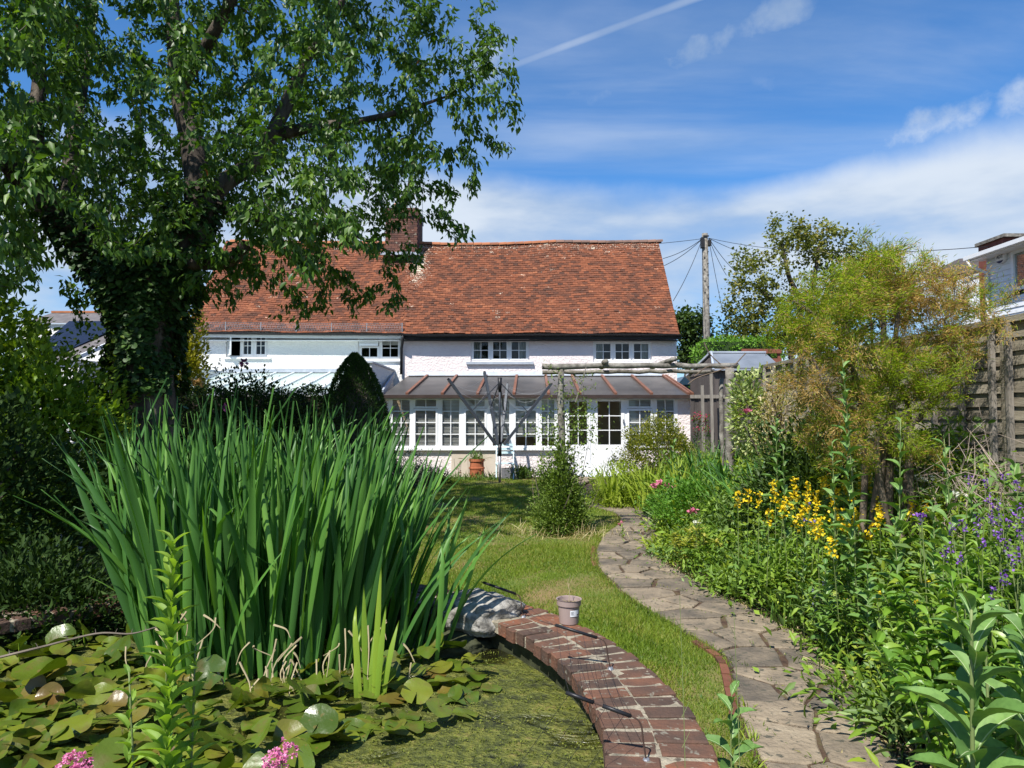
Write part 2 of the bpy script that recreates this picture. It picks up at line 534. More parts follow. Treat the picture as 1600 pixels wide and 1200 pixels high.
PC = [(1.62, 1.2), (1.55, 2.2), (1.49, 3.4), (1.63, 4.1), (1.78, 4.8), (1.70, 5.4), (1.46, 6.6), (1.31, 7.9), (1.54, 9.4), (2.0, 10.8), (2.05, 12.0), (1.6, 13.2), (1.1, 14.6), (1.2, 16.5), (1.9, 18.7)]
PWD = [.32, .32, .33, .34, .36, .40, .45, .37, .36, .37, .38, .40, .40, .40, .40]
_pc = catmull([(a, b, 0) for a, b in PC], 8)
_pw = list(np.interp(np.linspace(0, len(PC) - 1, len(_pc)), range(len(PC)), PWD))
_py = np.array([p.y for p in _pc]); _px = np.array([p.x for p in _pc])
def path_left(y): return np.interp(y, _py, _px - np.array(_pw))
def path_right(y): return np.interp(y, _py, _px + np.array(_pw))

FX = 4.0     # the side fence stands along x = 4
def gz(x, y):
    """height of the ground: level lawn, beds rising gently to the side fence"""
    t = np.clip((np.asarray(x, float) - path_right(y) - 0.05) / 2.2, 0, 1)
    t = t * t * (3 - 2 * t)
    fade = np.clip((25 - np.asarray(y, float)) / 5, 0, 1)
    return 0.40 * t * fade * np.clip((9 - np.asarray(x, float)) / 2, 0, 1)

def grid_sheet(name, xs, ys, zf, mat, kind='structure', parent=None):
    X, Y = np.meshgrid(xs, ys)
    Z = zf(X, Y)
    V = np.stack([X, Y, Z], -1).reshape(-1, 3)
    nx, ny = len(xs), len(ys)
    i = np.arange(ny - 1)[:, None] * nx + np.arange(nx - 1)[None]
    Q = np.stack([i, i + 1, i + 1 + nx, i + nx], -1).reshape(-1, 4)
    me = np_mesh(name, V, Q, mat)
    return link(name, me, parent, kind)
xs = np.unique(np.concatenate([np.linspace(-400, -12, 12), np.linspace(-12, 12, 121), np.linspace(12, 400, 12)]))
ys = np.unique(np.concatenate([np.linspace(-60, 0, 8), np.linspace(0, 26, 131), np.linspace(26, 700, 16)]))
grid_sheet('ground', xs, ys, lambda X, Y: gz(X, Y) + 0.012 * np.sin(X * 3.1) * np.sin(Y * 2.3) * (np.abs(X) < 12) * (Y < 26) - .008, M_soil)
# far land behind the houses
mb = MB(); mb.bb(-400, 400, 40, 690, .01, .03); mb.build('far_field', M_field, kind='structure')

# the lawn: a sheet from the left hedge to the path edge
ly = np.linspace(1.2, 18.6, 88); lt = np.linspace(0, 1, 60)
LX = -7.5 + (path_left(ly)[:, None] - 0.02 + 7.5) * lt[None]
LY = np.repeat(ly[:, None], 60, 1)
LZ = 0.012 + 0.012 * np.sin(LX * 2.7) * np.sin(LY * 2.1)
V = np.stack([LX, LY, LZ], -1).reshape(-1, 3)
i = np.arange(87)[:, None] * 60 + np.arange(59)[None]
lawn = link('lawn', np_mesh('lawn', V, np.stack([i, i + 1, i + 61, i + 60], -1).reshape(-1, 4), M_lawn), None, 'structure')

# ---- path of broken paving
M_slab = surf('paving_stone', [(.055, .05, .044), (.145, .12, .09), (.25, .20, .14), (.35, .29, .205)], scale=5.5, rough=.92, bump=1.0, bscale=30, bdist=.02, use_rnd=.5, speck=(19, .585, (.085, .08, .06)))
M_joint = surf('path_joint', [(.035, .02, .014), (.09, .055, .035), (.13, .12, .05)], scale=14, rough=.95, bump=.9, bscale=90, bdist=.015)
pts = _pc; npth = len(pts)
acc = [0.0]
for a, b in zip(pts, pts[1:]): acc.append(acc[-1] + (b - a).length)
TOT = acc[-1]
def path_map(s, t):
    """s metres along, t -1..1 across"""
    k = min(max(np.searchsorted(acc, s) - 1, 0), npth - 2)
    f = (s - acc[k]) / max(acc[k + 1] - acc[k], 1e-6)
    p = pts[k].lerp(pts[k + 1], f)
    d = (pts[min(k + 2, npth - 1)] - pts[max(k - 1, 0)]).normalized()
    nrm = Vector((d.y, -d.x, 0))
    w = _pw[k] * (1 - f) + _pw[k + 1] * f
    q = p + nrm * (t * w)
    return q
path_root = thing('garden_path', None, None, (0, 0, 0), kind='structure')
mb = MB()
n = 120
vs = []
for k in range(n + 1):
    s = TOT * k / n
    for tt in (-1.04, -0.5, 0, 0.5, 1.04):
        q = path_map(s, tt); vs.append((q.x, q.y, 0.021 + 0.004 * math.sin(s * 9 + tt * 4)))
fs = [(k * 5 + j, k * 5 + j + 1, k * 5 + j + 6, k * 5 + j + 5) for k in range(n) for j in range(4)]
mb._add(vs, fs); mb.build('path_bed', M_joint, path_root)
def clip_poly(poly, px, py, nx, ny):
    out = []
    for i in range(len(poly)):
        a = poly[i]; b = poly[(i + 1) % len(poly)]
        da = (a[0] - px) * nx + (a[1] - py) * ny; db = (b[0] - px) * nx + (b[1] - py) * ny
        if da <= 0: out.append(a)
        if (da < 0) != (db < 0) and abs(da - db) > 1e-9:
            f = da / (da - db); out.append((a[0] + (b[0] - a[0]) * f, a[1] + (b[1] - a[1]) * f))
    return out
seeds = []
rs = random.Random(5)
s = 0.0; row = 0
while s < TOT:
    w = 0.38
    step = rs.uniform(.27, .42)
    k = 2 if rs.random() < .65 else rs.choice((1, 3))
    for j in range(k):
        seeds.append((s + rs.uniform(-.10, .10), (-1 + (2 * j + 1) / k + rs.uniform(-.22, .22)) * w))
    s += step; row += 1
SPECIAL = {}
for i, sd_ in enumerate(seeds):
    poly = [(sd_[0] - 1, -.38), (sd_[0] + 1, -.38), (sd_[0] + 1, .38), (sd_[0] - 1, .38)]
    for j, o in enumerate(seeds):
        if i == j or abs(o[0] - sd_[0]) > 1.6: continue
        dx, dy = o[0] - sd_[0], o[1] - sd_[1]
        poly = clip_poly(poly, (sd_[0] + o[0]) / 2, (sd_[1] + o[1]) / 2, dx, dy)
        if len(poly) < 3: break
    if len(poly) < 3: continue
    c = (sum(p[0] for p in poly) / len(poly), sum(p[1] for p in poly) / len(poly))
    gap = rs.uniform(.012, .026)
    # uneven edges: subdivide and jitter
    q = []
    for a_, b_ in zip(poly, poly[1:] + poly[:1]):
        L = math.hypot(b_[0] - a_[0], b_[1] - a_[1])
        m = max(1, int(L / .12))
        for k in range(m):
            f = k / m
            q.append((a_[0] + (b_[0] - a_[0]) * f + rs.uniform(-.007, .007), a_[1] + (b_[1] - a_[1]) * f + rs.uniform(-.007, .007)))
    w3 = []
    for p in q:
        d = Vector((p[0] - c[0], p[1] - c[1])); L = max(d.length, 1e-4); d *= max(.2, (L - gap) / L)
        ss, tt = c[0] + d.x, (c[1] + d.y) / .38
        if ss < 0 or ss > TOT: ss = min(max(ss, 0), TOT)
        m3 = path_map(ss, tt); w3.append((m3.x, m3.y))
    # orientation
    ar = sum(w3[k][0] * w3[(k + 1) % len(w3)][1] - w3[(k + 1) % len(w3)][0] * w3[k][1] for k in range(len(w3)))
    if abs(ar) < .012: continue
    if ar < 0: w3.reverse()
    cc = path_map(c[0], c[1] / .38)
    zt = .035 + rs.uniform(-.005, .006); tx, ty = rs.uniform(-.014, .014), rs.uniform(-.014, .014)
    mb = MB().prism(w3, .015, zt, .007, ztop=lambda x, y, a=tx, b=ty, z=zt, c_=cc: z + a * (x - c_.x) + b * (y - c_.y))
    mb.build('stone', M_slab, path_root)
# small red bricks edging the path on the lawn side
M_edge = surf('edging_brick', [(.07, .035, .022), (.15, .058, .035), (.22, .09, .055)], scale=12, rough=.9, bump=.5, bscale=60, use_rnd=.5)
for (s0, s1) in ((2.6, 4.1), (6.6, 7.6)):
    s = s0
    while s < s1:
        a = path_map(s, -1.10); b = path_map(s + .2, -1.10)
        mb = MB().bar((a.x, a.y, .02), (b.x, b.y, .018), .05, .035); mb.build('edging_brick', M_edge, path_root); s += .215

# ---- the pond: brick ring, water
cin = [gr(*p, .3) for p in [(690, 955), (770, 978), (815, 1008), (870, 1045), (905, 1085), (935, 1140), (940, 1200)]]
ring = [(-1.3, 5.85), (-.72, 5.45), (-.05, 4.95), (.25, 4.52), (.44, 4.10), (.56, 3.60), (.60, 3.10), (.54, 2.6), (.30, 2.1), (-.2, 1.75), (-1.2, 1.6), (-2.4, 1.75), (-3.4, 2.3), (-3.95, 3.3), (-3.8, 4.3), (-3.2, 5.1), (-2.3, 5.75), (-1.3, 5.85)]
rc = catmull([(a, b, 0) for a, b in ring], 10)
racc = [0.0]
for a, b in zip(rc, rc[1:]): racc.append(racc[-1] + (b - a).length)
RT = racc[-1]
def ring_at(s, off=0.0):
    s = s % RT
    k = min(max(int(np.searchsorted(racc, s)) - 1, 0), len(rc) - 2)
    f = (s - racc[k]) / max(racc[k + 1] - racc[k], 1e-6)
    p = rc[k].lerp(rc[k + 1], f)
    d = (rc[(k + 3) % (len(rc) - 1)] - rc[(k - 2) % (len(rc) - 1)]).normalized()
    nrm = Vector((-d.y, d.x, 0))          # outward: the ring runs clockwise
    return p + nrm * off, d, nrm
TOPZ = .30
M_brick = surf('old_brick', [(.038, .030, .026), (.085, .052, .038), (.16, .074, .045), (.30, .10, .045)], scale=7, rough=.88, bump=.8, bscale=55, bdist=.01, use_rnd=.55, speck=(24, .60, (.20, .18, .14)), pos=[0, .35, .75, 1])
M_mortar = surf('pale_mortar', [(.13, .12, .09), (.30, .26, .19), (.42, .37, .27)], scale=20, rough=.95, bump=.9, bscale=90, bdist=.012, speck=(30, .58, (.10, .08, .06)))
M_darkwall = surf('wet_wall', [(.012, .014, .008), (.04, .045, .02), (.07, .075, .04)], scale=10, rough=.8, bump=.6, bscale=30)
wall_root = thing('pond_wall', 'low curved pond wall with a double row of weathered red bricks and pale mortar on top', 'wall', (.5, 3.5, 0))
def ring_strip(prof, step=.06):
    n = int(RT / step); vs = []; fs = []; m = len(prof)
    for k in range(n):
        for (o_, z_) in prof:
            q, d, nr = ring_at(RT * k / n, o_); vs.append((q.x, q.y, z_ + .003 * math.sin(k * 1.7 + z_ * 50)))
    for k in range(n):
        for j in range(m - 1):
            a = k * m + j; b = ((k + 1) % n) * m + j
            fs.append((a, b, b + 1, a + 1))
    return vs, fs
vs, fs = ring_strip([(-.205, TOPZ - .075), (-.205, TOPZ - .008), (-.19, TOPZ - .002), (-.10, TOPZ - .004), (0, TOPZ - .001), (.10, TOPZ - .004), (.19, TOPZ - .002), (.205, TOPZ - .008), (.205, TOPZ - .075)])
MB()._add(vs, fs).build('mortar', M_mortar, wall_root)
vs, fs = ring_strip([(-.15, -.3), (-.15, TOPZ - .06), (.15, TOPZ - .06), (.17, -.05)], .12)
MB()._add(vs, fs).build('wall_base', M_darkwall, wall_root)
def brick_mesh(seed):
    r_ = random.Random(seed)
    a, b, c, e = .107, .0485, .0375, .006
    mb = MB()
    j = lambda s=.0025: r_.uniform(-s, s)
    vs = [(sx * a + j(), sy * b + j(), -c) for sy in (-1, 1) for sx in (-1, 1)]
    vs += [(sx * a + j(), sy * b + j(), c - e + j()) for sy in (-1, 1) for sx in (-1, 1)]
    vs += [(sx * (a - e) + j(), sy * (b - e) + j(), c + j(.0015)) for sy in (-1, 1) for sx in (-1, 1)]
    vs += [(j(.03), j(.01), c + j(.002))]
    fs = []
    ordr = [0, 1, 3, 2]
    for q in range(4):
        p0, p1 = ordr[q], ordr[(q + 1) % 4]
        fs += [(p0, p1, 4 + p1, 4 + p0), (4 + p0, 4 + p1, 8 + p1, 8 + p0), (8 + p0, 8 + p1, 12)]
    fs.append((2, 3, 1, 0))
    mb._add(vs, fs)
    return mb.mesh('brick', M_brick)
bm_ = [brick_mesh(k) for k in range(6)]
s = 0.0; kk = 0
while s < RT - .05:
    for o_ in (-.112, .112):
        q, d, nr = ring_at(s + (.0 if o_ < 0 else .004) + rs.uniform(-.004, .004), o_ + rs.uniform(-.006, .006))
        if math.hypot(q.x + .17, q.y - 4.85) < .18: continue
        x_ = Vector((nr.x, nr.y, 0)); y_ = Vector((-nr.y, nr.x, 0))
        sc = 1.0 + (.07 if o_ > 0 else -.06)
        M = Matrix(((x_.x, y_.x * sc, 0, q.x), (x_.y, y_.y * sc, 0, q.y), (0, 0, 1, TOPZ - .0345 + rs.uniform(-.005, .005)), (0, 0, 0, 1)))
        M = M @ Matrix.Rotation(rs.uniform(-.02, .02), 4, 'X') @ Matrix.Rotation(rs.uniform(-.02, .02), 4, 'Y') @ Matrix.Rotation(rs.uniform(-.02, .02), 4, 'Z')
        piece(wall_root, 'brick', bm_[kk % 6], M); kk += 1
    s += .120
# water with a skin of algae
WZ = .10
m, t, b = new_mat('pond_water')
nz = pos_noise(t, 1.1, 6, dist=.6); nf = pos_noise(t, 26, 6); nm = pos_noise(t, 7, 6, rough=.7)
alg = ramp(t, mrange(t, math_(t, 'ADD', math_(t, 'MULTIPLY', nm, .6), math_(t, 'MULTIPLY', nf, .4)), .36, .62, smooth=False), [(.024, .028, .005), (.075, .088, .010), (.14, .15, .018), (.20, .17, .04)], [0, .4, .75, 1])
msk = mrange(t, nz, .36, .47)
colr = mixc(t, msk, (.010, .010, .004), alg)
t.links.new(colr, b.inputs['Base Color'])
t.links.new(mrange(t, msk, 0, 1, .06, .62), b.inputs['Roughness'])
b.inputs['Specular IOR Level'].default_value = .5
bp = N(t, 'ShaderNodeBump', ins={'Strength': 1.0, 'Distance': .05, 'Height': math_(t, 'MULTIPLY', math_(t, 'ADD', nf, nm), msk)})
t.links.new(bp.outputs[0], b.inputs['Normal'])
M_water = m
poly = [ring_at(RT * k / 90, -.14)[0] for k in range(90)]
wc = Vector((-1.6, 3.6, 0))
vs = [(wc.x, wc.y, WZ)]; fs = []
for j in range(1, 9):
    for p in poly:
        q = wc.lerp(p, j / 8); vs.append((q.x, q.y, WZ))
for k in range(90): fs.append((0, 1 + (k + 1) % 90, 1 + k))
for j in range(7):
    for k in range(90):
        a = 1 + j * 90 + k; b_ = 1 + j * 90 + (k + 1) % 90
        fs.append((a, b_, b_ + 90, a + 90))
fs = [f[::-1] if len(f) == 3 else f[::-1] for f in fs]
MB()._add(vs, fs).build('pond_water', M_water, kind='structure')
def in_pond(x, y, marg=.0):
    x = np.asarray(x); y = np.asarray(y)
    P = np.array([[p.x, p.y] for p in [ring_at(RT * k / 90, marg)[0] for k in range(90)]])
    inside = np.zeros(x.shape, bool)
    j = len(P) - 1
    for i in range(len(P)):
        c = ((P[i, 1] > y) != (P[j, 1] > y)) & (x < (P[j, 0] - P[i, 0]) * (y - P[i, 1]) / (P[j, 1] - P[i, 1] + 1e-12) + P[i, 0])
        inside ^= c; j = i
    return inside
# scum: small bits floating at the rim
n = 26000
k_ = rng.random(n) * RT
P = []
aa = np.array([[p.x, p.y] for p in poly])
ctr = np.array([-1.6, 3.6])
tt = np.sqrt(rng.random(n)); ki = rng.integers(0, 90, n)
xy = ctr + (aa[ki] - ctr) * tt[:, None] + rng.normal(0, .02, (n, 2))
sel = (xy[:, 0] > -1.2) & in_pond(xy[:, 0], xy[:, 1], -.17)
xy = xy[sel]
P = np.c_[xy, np.full(len(xy), WZ + .002) + rng.random(len(xy)) * .008]
M_duck = leafm('duckweed', [(.07, .09, .010), (.13, .16, .018), (.20, .21, .035), (.36, .33, .18)], trans=.15, rough=.6, pos=[0, .5, .9, 1])
emit(None, 'duckweed', M_duck, P, rdir(len(P), .25), rng.uniform(.006, .016, len(P)), rng.uniform(.004, .010, len(P)), T_DIA, jit=.6)
# ================================================================== COTTAGES
YW, YC = 22.6, 19.0
M_wwall = surf('white_roughcast', [(.74, .73, .70), (.83, .82, .79)], scale=1.2, rough=.9, bump=.8, bscale=17, bdist=.045)
M_pwall = surf('pink_roughcast', [(.75, .665, .65), (.82, .745, .73)], scale=1.2, rough=.9, bump=.8, bscale=17, bdist=.045)
M_cream = surf('cream_plaster', [(.52, .45, .36), (.62, .55, .46)], scale=1.5, rough=.9, bump=.3, bscale=20)
M_upvc = surf('white_frame', [(.78, .79, .80), (.84, .85, .85)], scale=3, rough=.35, bump=0)
M_black = surf('black_gutter', [(.012, .012, .013), (.03, .03, .032)], scale=5, rough=.5, bump=.1)
M_dark = surf('dark_room', [(.012, .012, .013), (.03, .028, .026)], scale=3, rough=.9, bump=0)
M_lead = surf('lead_flashing', [(.30, .34, .40), (.45, .49, .55)], scale=4, rough=.5, bump=.3, bscale=10)
M_curt = surf('grey_curtain', [(.30, .33, .32), (.42, .45, .44)], scale=6, rough=.9, bump=.6, bscale=14, stretch=(3, 3, .2), bdist=.05)
M_blind = surf('venetian_blind', [(.74, .72, .68), (.82, .80, .76)], scale=3, rough=.6, bump=0)
m, t, b = new_mat('window_glass')
tr = N(t, 'ShaderNodeBsdfTransparent'); tr.inputs[0].default_value = (.90, .93, .92, 1)
gl = N(t, 'ShaderNodeBsdfGlossy'); gl.inputs['Roughness'].default_value = .02; gl.inputs[0].default_value = (1, 1, 1, 1)
fr = N(t, 'ShaderNodeFresnel'); fr.inputs[0].default_value = 1.55
mx = N(t, 'ShaderNodeMixShader', ins={0: math_(t, 'MULTIPLY', fr.outputs[0], .75), 1: tr.outputs[0], 2: gl.outputs[0]})
t.links.new(mx.outputs[0], t.nodes['Material Output'].inputs[0])
M_glass = m

def wall_holes(parent, name, mat, x0, x1, z0, z1, Y, holes, depth=.22, ztop=None):
    """front wall of a building with real openings and reveals"""
    xs = sorted({x0, x1, *[h[0] for h in holes], *[h[1] for h in holes]})
    zs = sorted({z0, z1, *[h[2] for h in holes], *[h[3] for h in holes]})
    mb = MB()
    for a, b in zip(xs, xs[1:]):
        for c, d in zip(zs, zs[1:]):
            mx_, mz = (a + b) / 2, (c + d) / 2
            if any(h[0] < mx_ < h[1] and h[2] < mz < h[3] for h in holes): continue
            mb._add([(a, Y, c), (b, Y, c), (b, Y, d), (a, Y, d)], [(0, 1, 2, 3)])
    for h in holes:
        a, b, c, d = h[:4]; q = Y + depth
        mb._add([(a, Y, c), (a, Y, d), (a, q, d), (a, q, c)], [(0, 1, 2, 3)])
        mb._add([(b, Y, c), (b, q, c), (b, q, d), (b, Y, d)], [(0, 1, 2, 3)])
        mb._add([(a, Y, c), (a, q, c), (b, q, c), (b, Y, c)], [(0, 1, 2, 3)])
        mb._add([(a, Y, d), (b, Y, d), (b, q, d), (a, q, d)], [(0, 1, 2, 3)])
    mb.bb(x0, x0 + .02, Y + .001, Y + .6, z0, z1); mb.bb(x1 - .02, x1, Y + .001, Y + .6, z0, z1)
    return mb.build(name, mat, parent)
_pm = MB()._add([(-.5, 0, -.5), (.5, 0, -.5), (.5, 0, .5), (-.5, 0, .5)], [(0, 1, 2, 3)]).mesh('pane', M_glass)
def panepart(parent, x0, x1, y, z0, z1):
    o = link('pane', _pm, parent)
    o.location = Vector(((x0 + x1) / 2, y, (z0 + z1) / 2)) - origin(parent); o.scale = (x1 - x0, 1, z1 - z0)
    return o
def window(parent, x0, x1, z0, z1, Y, cols=2, rows=2, fr=.055, bar=.02, name='window', depth=.05, mat=None, label=None):
    """casement: frame with its bars and panes"""
    mt = mat or M_upvc
    mb = MB()
    mb.bb(x0, x0 + fr, Y - depth, Y + .02, z0, z1).bb(x1 - fr, x1, Y - depth, Y + .02, z0, z1)
    mb.bb(x0 + fr, x1 - fr, Y - depth + .002, Y + .02, z0, z0 + fr).bb(x0 + fr, x1 - fr, Y - depth + .002, Y + .02, z1 - fr, z1)
    w = mb.build(name, mt, parent)
    if label: w['label'] = label
    ix0, ix1, iz0, iz1 = x0 + fr, x1 - fr, z0 + fr, z1 - fr
    for k in range(1, cols):
        x = ix0 + (ix1 - ix0) * k / cols
        boxpart(w, 'glazing_bar', x - bar / 2, x + bar / 2, Y - .03, Y + .012, iz0, iz1, mt)
    for k in range(1, rows):
        z = iz0 + (iz1 - iz0) * k / rows
        boxpart(w, 'glazing_bar', ix0, ix1, Y - .027, Y + .010, z - bar / 2, z + bar / 2, mt)
    for i in range(cols):
        for j in range(rows):
            a = ix0 + (ix1 - ix0) * i / cols + bar / 2 * (i > 0); b2 = ix0 + (ix1 - ix0) * (i + 1) / cols - bar / 2 * (i < cols - 1)
            c = iz0 + (iz1 - iz0) * j / rows + bar / 2 * (j > 0); d = iz0 + (iz1 - iz0) * (j + 1) / rows - bar / 2 * (j < rows - 1)
            panepart(w, a, b2, Y - .004, c, d)
    return w
def X_(px, Y): return at(px, 600, Y).x
def Z_(py, Y): return at(800, py, Y).z

# ---- roof shared by both cottages: ridge and eave sag a little
EY, RY = 22.33, 25.4
EZ = Z_(519, EY)
def eave_z(x): return EZ - .03 * math.sin((x + 10) * .35) + (.02 if x < -3.4 else -.02) - .004 * x
_rx = [X_(p, RY) for p in (357, 480, 600, 655, 700, 780, 820, 870, 950, 1036)]
_rz = [Z_(p, RY) for p in (377, 379, 380, 380, 382, 381.5, 380, 377.5, 378.5, 377)]
def ridge_z(x): return float(np.interp(x, _rx, _rz))
def roof_pt(x, t):
    """t 0 eave .. 1 ridge; sagging surface"""
    z = eave_z(x) * (1 - t) + ridge_z(x) * t
    sag = -.10 * math.sin(math.pi * t) * (0.6 + .4 * math.sin(x * .8 + 1.0)) + .02 * math.sin(x * 2.1 + t * 5)
    return Vector((x, EY + (RY - EY) * t, z + sag))
m, t, b = new_mat('clay_tile')
at_r = N(t, 'ShaderNodeAttribute', attribute_name='rnd').outputs['Fac']
at_p = N(t, 'ShaderNodeAttribute', attribute_name='pale').outputs['Fac']
big = mrange(t, pos_noise(t, .9, 5), .3, .7, smooth=False); fine = pos_noise(t, 22, 4)
f = math_(t, 'ADD', math_(t, 'MULTIPLY', at_r, .62), math_(t, 'ADD', math_(t, 'MULTIPLY', big, .25), math_(t, 'MULTIPLY', fine, .22)), clamp=True)
c = ramp(t, f, [(.030, .020, .017), (.070, .033, .022), (.135, .050, .027), (.215, .072, .034), (.30, .115, .055)], [0, .22, .48, .78, 1])
lich = mrange(t, math_(t, 'ADD', fine, math_(t, 'MULTIPLY', at_p, .45)), .66, .78)
c = mixc(t, lich, c, (.50, .42, .32))
t.links.new(c, b.inputs['Base Color']); b.inputs['Roughness'].default_value = .85; b.inputs['Specular IOR Level'].default_value = .25
bp = N(t, 'ShaderNodeBump', ins={'Strength': .5, 'Distance': .01, 'Height': fine}); t.links.new(bp.outputs[0], b.inputs['Normal'])
M_tile = m
M_under = surf('roof_underlay', [(.03, .02, .018), (.05, .03, .025)], rough=.9)

def tiled_slope(parent, xa, xb, skew0=0.0, skew1=0.0, seed=1):
    """overlapping plain clay tiles on real courses; one mesh, each tile a slab"""
    r_ = np.random.default_rng(seed)
    slope = math.hypot(RY - EY, ridge_z(0) - EZ)
    rows = int(slope / .112); tw = .168
    vs = []; fs = []; rn = []; pl = []
    for i in range(rows):
        t0 = i / rows - .012; t1 = t0 + 1.75 / rows
        x = xa + (tw / 2 if i % 2 else 0) - tw
        while x < xb:
            a, b2 = max(x, xa), min(x + tw - .006, xb)
            if b2 - a > .02:
                mid = (a + b2) / 2
                p0, p1 = roof_pt(mid, t0), roof_pt(mid, min(t1, 1.0))
                pl_ = roof_pt(a, t0); pr_ = roof_pt(b2, t0); ql = roof_pt(a, min(t1, 1)); qr = roof_pt(b2, min(t1, 1))
                dn = (p1 - p0).normalized(); nn = Vector((0, -dn.z, dn.y)).normalized()
                lift = .028 + r_.normal(0, .0035); th = .02 + r_.random() * .004; tilt = r_.normal(0, .004)
                dr = r_.normal(0, .006)
                A = pl_ + nn * (lift + tilt) - dn * dr; B = pr_ + nn * (lift - tilt) - dn * dr
                C = qr + nn * .004; D = ql + nn * .004
                k = len(vs)
                vs += [A, B, C, D, A - nn * th, B - nn * th]
                fs += [(k, k + 1, k + 2, k + 3), (k + 4, k + 5, k + 1, k), (k + 4, k, k + 3, k + 3), (k + 5, k + 2, k + 1, k + 1)]
                fs[-2] = (k + 4, k, k + 3); fs[-1] = (k + 1, k + 5, k + 2)
                v = float(np.clip(r_.beta(1.6, 1.5), 0, 1)); rn += [v] * 4
                px_, py_, _ = proj([p0])
                px_, py_ = px_[0], py_[0]
                w_ = max(0, 1 - abs(px_ - 652) / 26) * max(0, 1 - abs(py_ - 415) / 48) * .75
                w_ += (.17 if py_ < 391 and px_ > 640 else .0) + (.10 if py_ < 402 else 0)
                w_ += .28 * (r_.random() < .010)
                pl += [w_] * 4
            x += tw
    mb = MB(); mb._add(vs, fs)
    me = mb.mesh('tile', M_tile, origin(parent))
    me.attributes['rnd'].data.foreach_set('value', np.array(rn, np.float32))
    ap = me.attributes.new('pale', 'FLOAT', 'FACE'); ap.data.foreach_set('value', np.array(pl, np.float32))
    link('tiles', me, parent, 'stuff')
    mb = MB()
    n = max(4, int((xb - xa) / .6))
    g = []
    for i in range(n + 1):
        for j in range(7):
            g.append(roof_pt(xa + (xb - xa) * i / n, j / 6) - Vector((0, 0, .012)))
    mb._add(g, [(i * 7 + j, (i + 1) * 7 + j, (i + 1) * 7 + j + 1, i * 7 + j + 1) for i in range(n) for j in range(6)])
    # rear slope, never seen from the garden but closes the roof
    g = [(xa, RY, ridge_z(xa) - .02), (xb, RY, ridge_z(xb) - .02), (xb, 2 * RY - EY, EZ), (xa, 2 * RY - EY, EZ)]
    mb._add(g, [(0, 1, 2, 3)])
    mb._add([roof_pt(xa, 0), (xa, RY, ridge_z(xa) - .02), (xa, 2 * RY - EY, EZ)], [(0, 1, 2)])
    mb._add([roof_pt(xb, 0), (xb, RY, ridge_z(xb) - .02), (xb, 2 * RY - EY, EZ)], [(0, 2, 1)])
    mb.build('roof_underlay', M_under, parent)
    # verge slips down the gable edge
def ridge_tiles(parent, xa, xb, mat):
    x = xa; i = 0
    while x < xb - .05:
        x2 = min(x + .30, xb)
        z = (ridge_z(x) + ridge_z(x2)) / 2
        vs = []; fs = []
        for xx in (x + .004, x2 - .004):
            for k in range(7):
                a = math.pi * (k / 6)
                vs.append((xx, RY - .13 * math.cos(a), ridge_z(xx) - .05 + .115 * math.sin(a) + (.008 if xx > x + .1 else 0)))
        fs = [(k, k + 1, k + 8, k + 7) for k in range(6)]
        mb = MB()._add(vs, [f[::-1] for f in fs]); mb.build('ridge_tile', mat, parent); x = x2; i += 1
M_ridge = surf('ridge_clay', [(.16, .075, .05), (.34, .13, .06), (.42, .17, .08)], scale=3, rough=.85, bump=.4, use_rnd=.5, bscale=25)
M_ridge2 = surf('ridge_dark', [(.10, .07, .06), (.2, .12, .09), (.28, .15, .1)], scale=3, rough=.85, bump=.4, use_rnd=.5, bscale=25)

def upper_window(parent, pts, Y, sill=True, extra=None, wmat=None):
    """pts: pixel box; three casements with curtains and a dark room behind"""
    x0, x1 = X_(pts[0], Y), X_(pts[1], Y); z1, z0 = Z_(pts[2], Y), Z_(pts[3], Y)
    return x0, x1, z0, z1
XS = X_(629, YW)          # party line between the two cottages
XL, XR = X_(292, YW), X_(1058, YW)
W1 = upper_window(None, (735, 827, 529, 565), YW); W2 = upper_window(None, (927, 1019, 532, 566), YW)
W3 = upper_window(None, (352, 417, 522, 558), YW); W4 = upper_window(None, (559, 626, 525, 562), YW)

pink = thing('pink_cottage', 'pale pink roughcast cottage with red clay tiled roof and black gutter', 'house', ((XS + XR) / 2, YW, 0))
wall_holes(pink, 'wall', M_pwall, XS, XR, 0, EZ + .12, YW, [W1, W2])
white = thing('white_cottage', 'white roughcast cottage with tiled roof, joined to the left of the pink one', 'house', ((XS + XL) / 2, YW, 0))
wall_holes(white, 'wall', M_wwall, XL, XS - .002, 0, EZ + .12, YW, [W3, W4])
def room(parent, w):
    mb = MB(); a, b2, c, d = w
    y0, y1 = YW + .23, YW + 1.4
    mb._add([(a - .1, y1, c - .1), (b2 + .1, y1, c - .1), (b2 + .1, y1, d + .1), (a - .1, y1, d + .1), (a - .1, y0, c - .1), (b2 + .1, y0, c - .1), (b2 + .1, y0, d + .1), (a - .1, y0, d + .1)],
            [(0, 1, 2, 3), (4, 0, 3, 7), (1, 5, 6, 2), (3, 2, 6, 7), (4, 5, 1, 0)])
    mb.build('dark_interior', M_dark, parent)
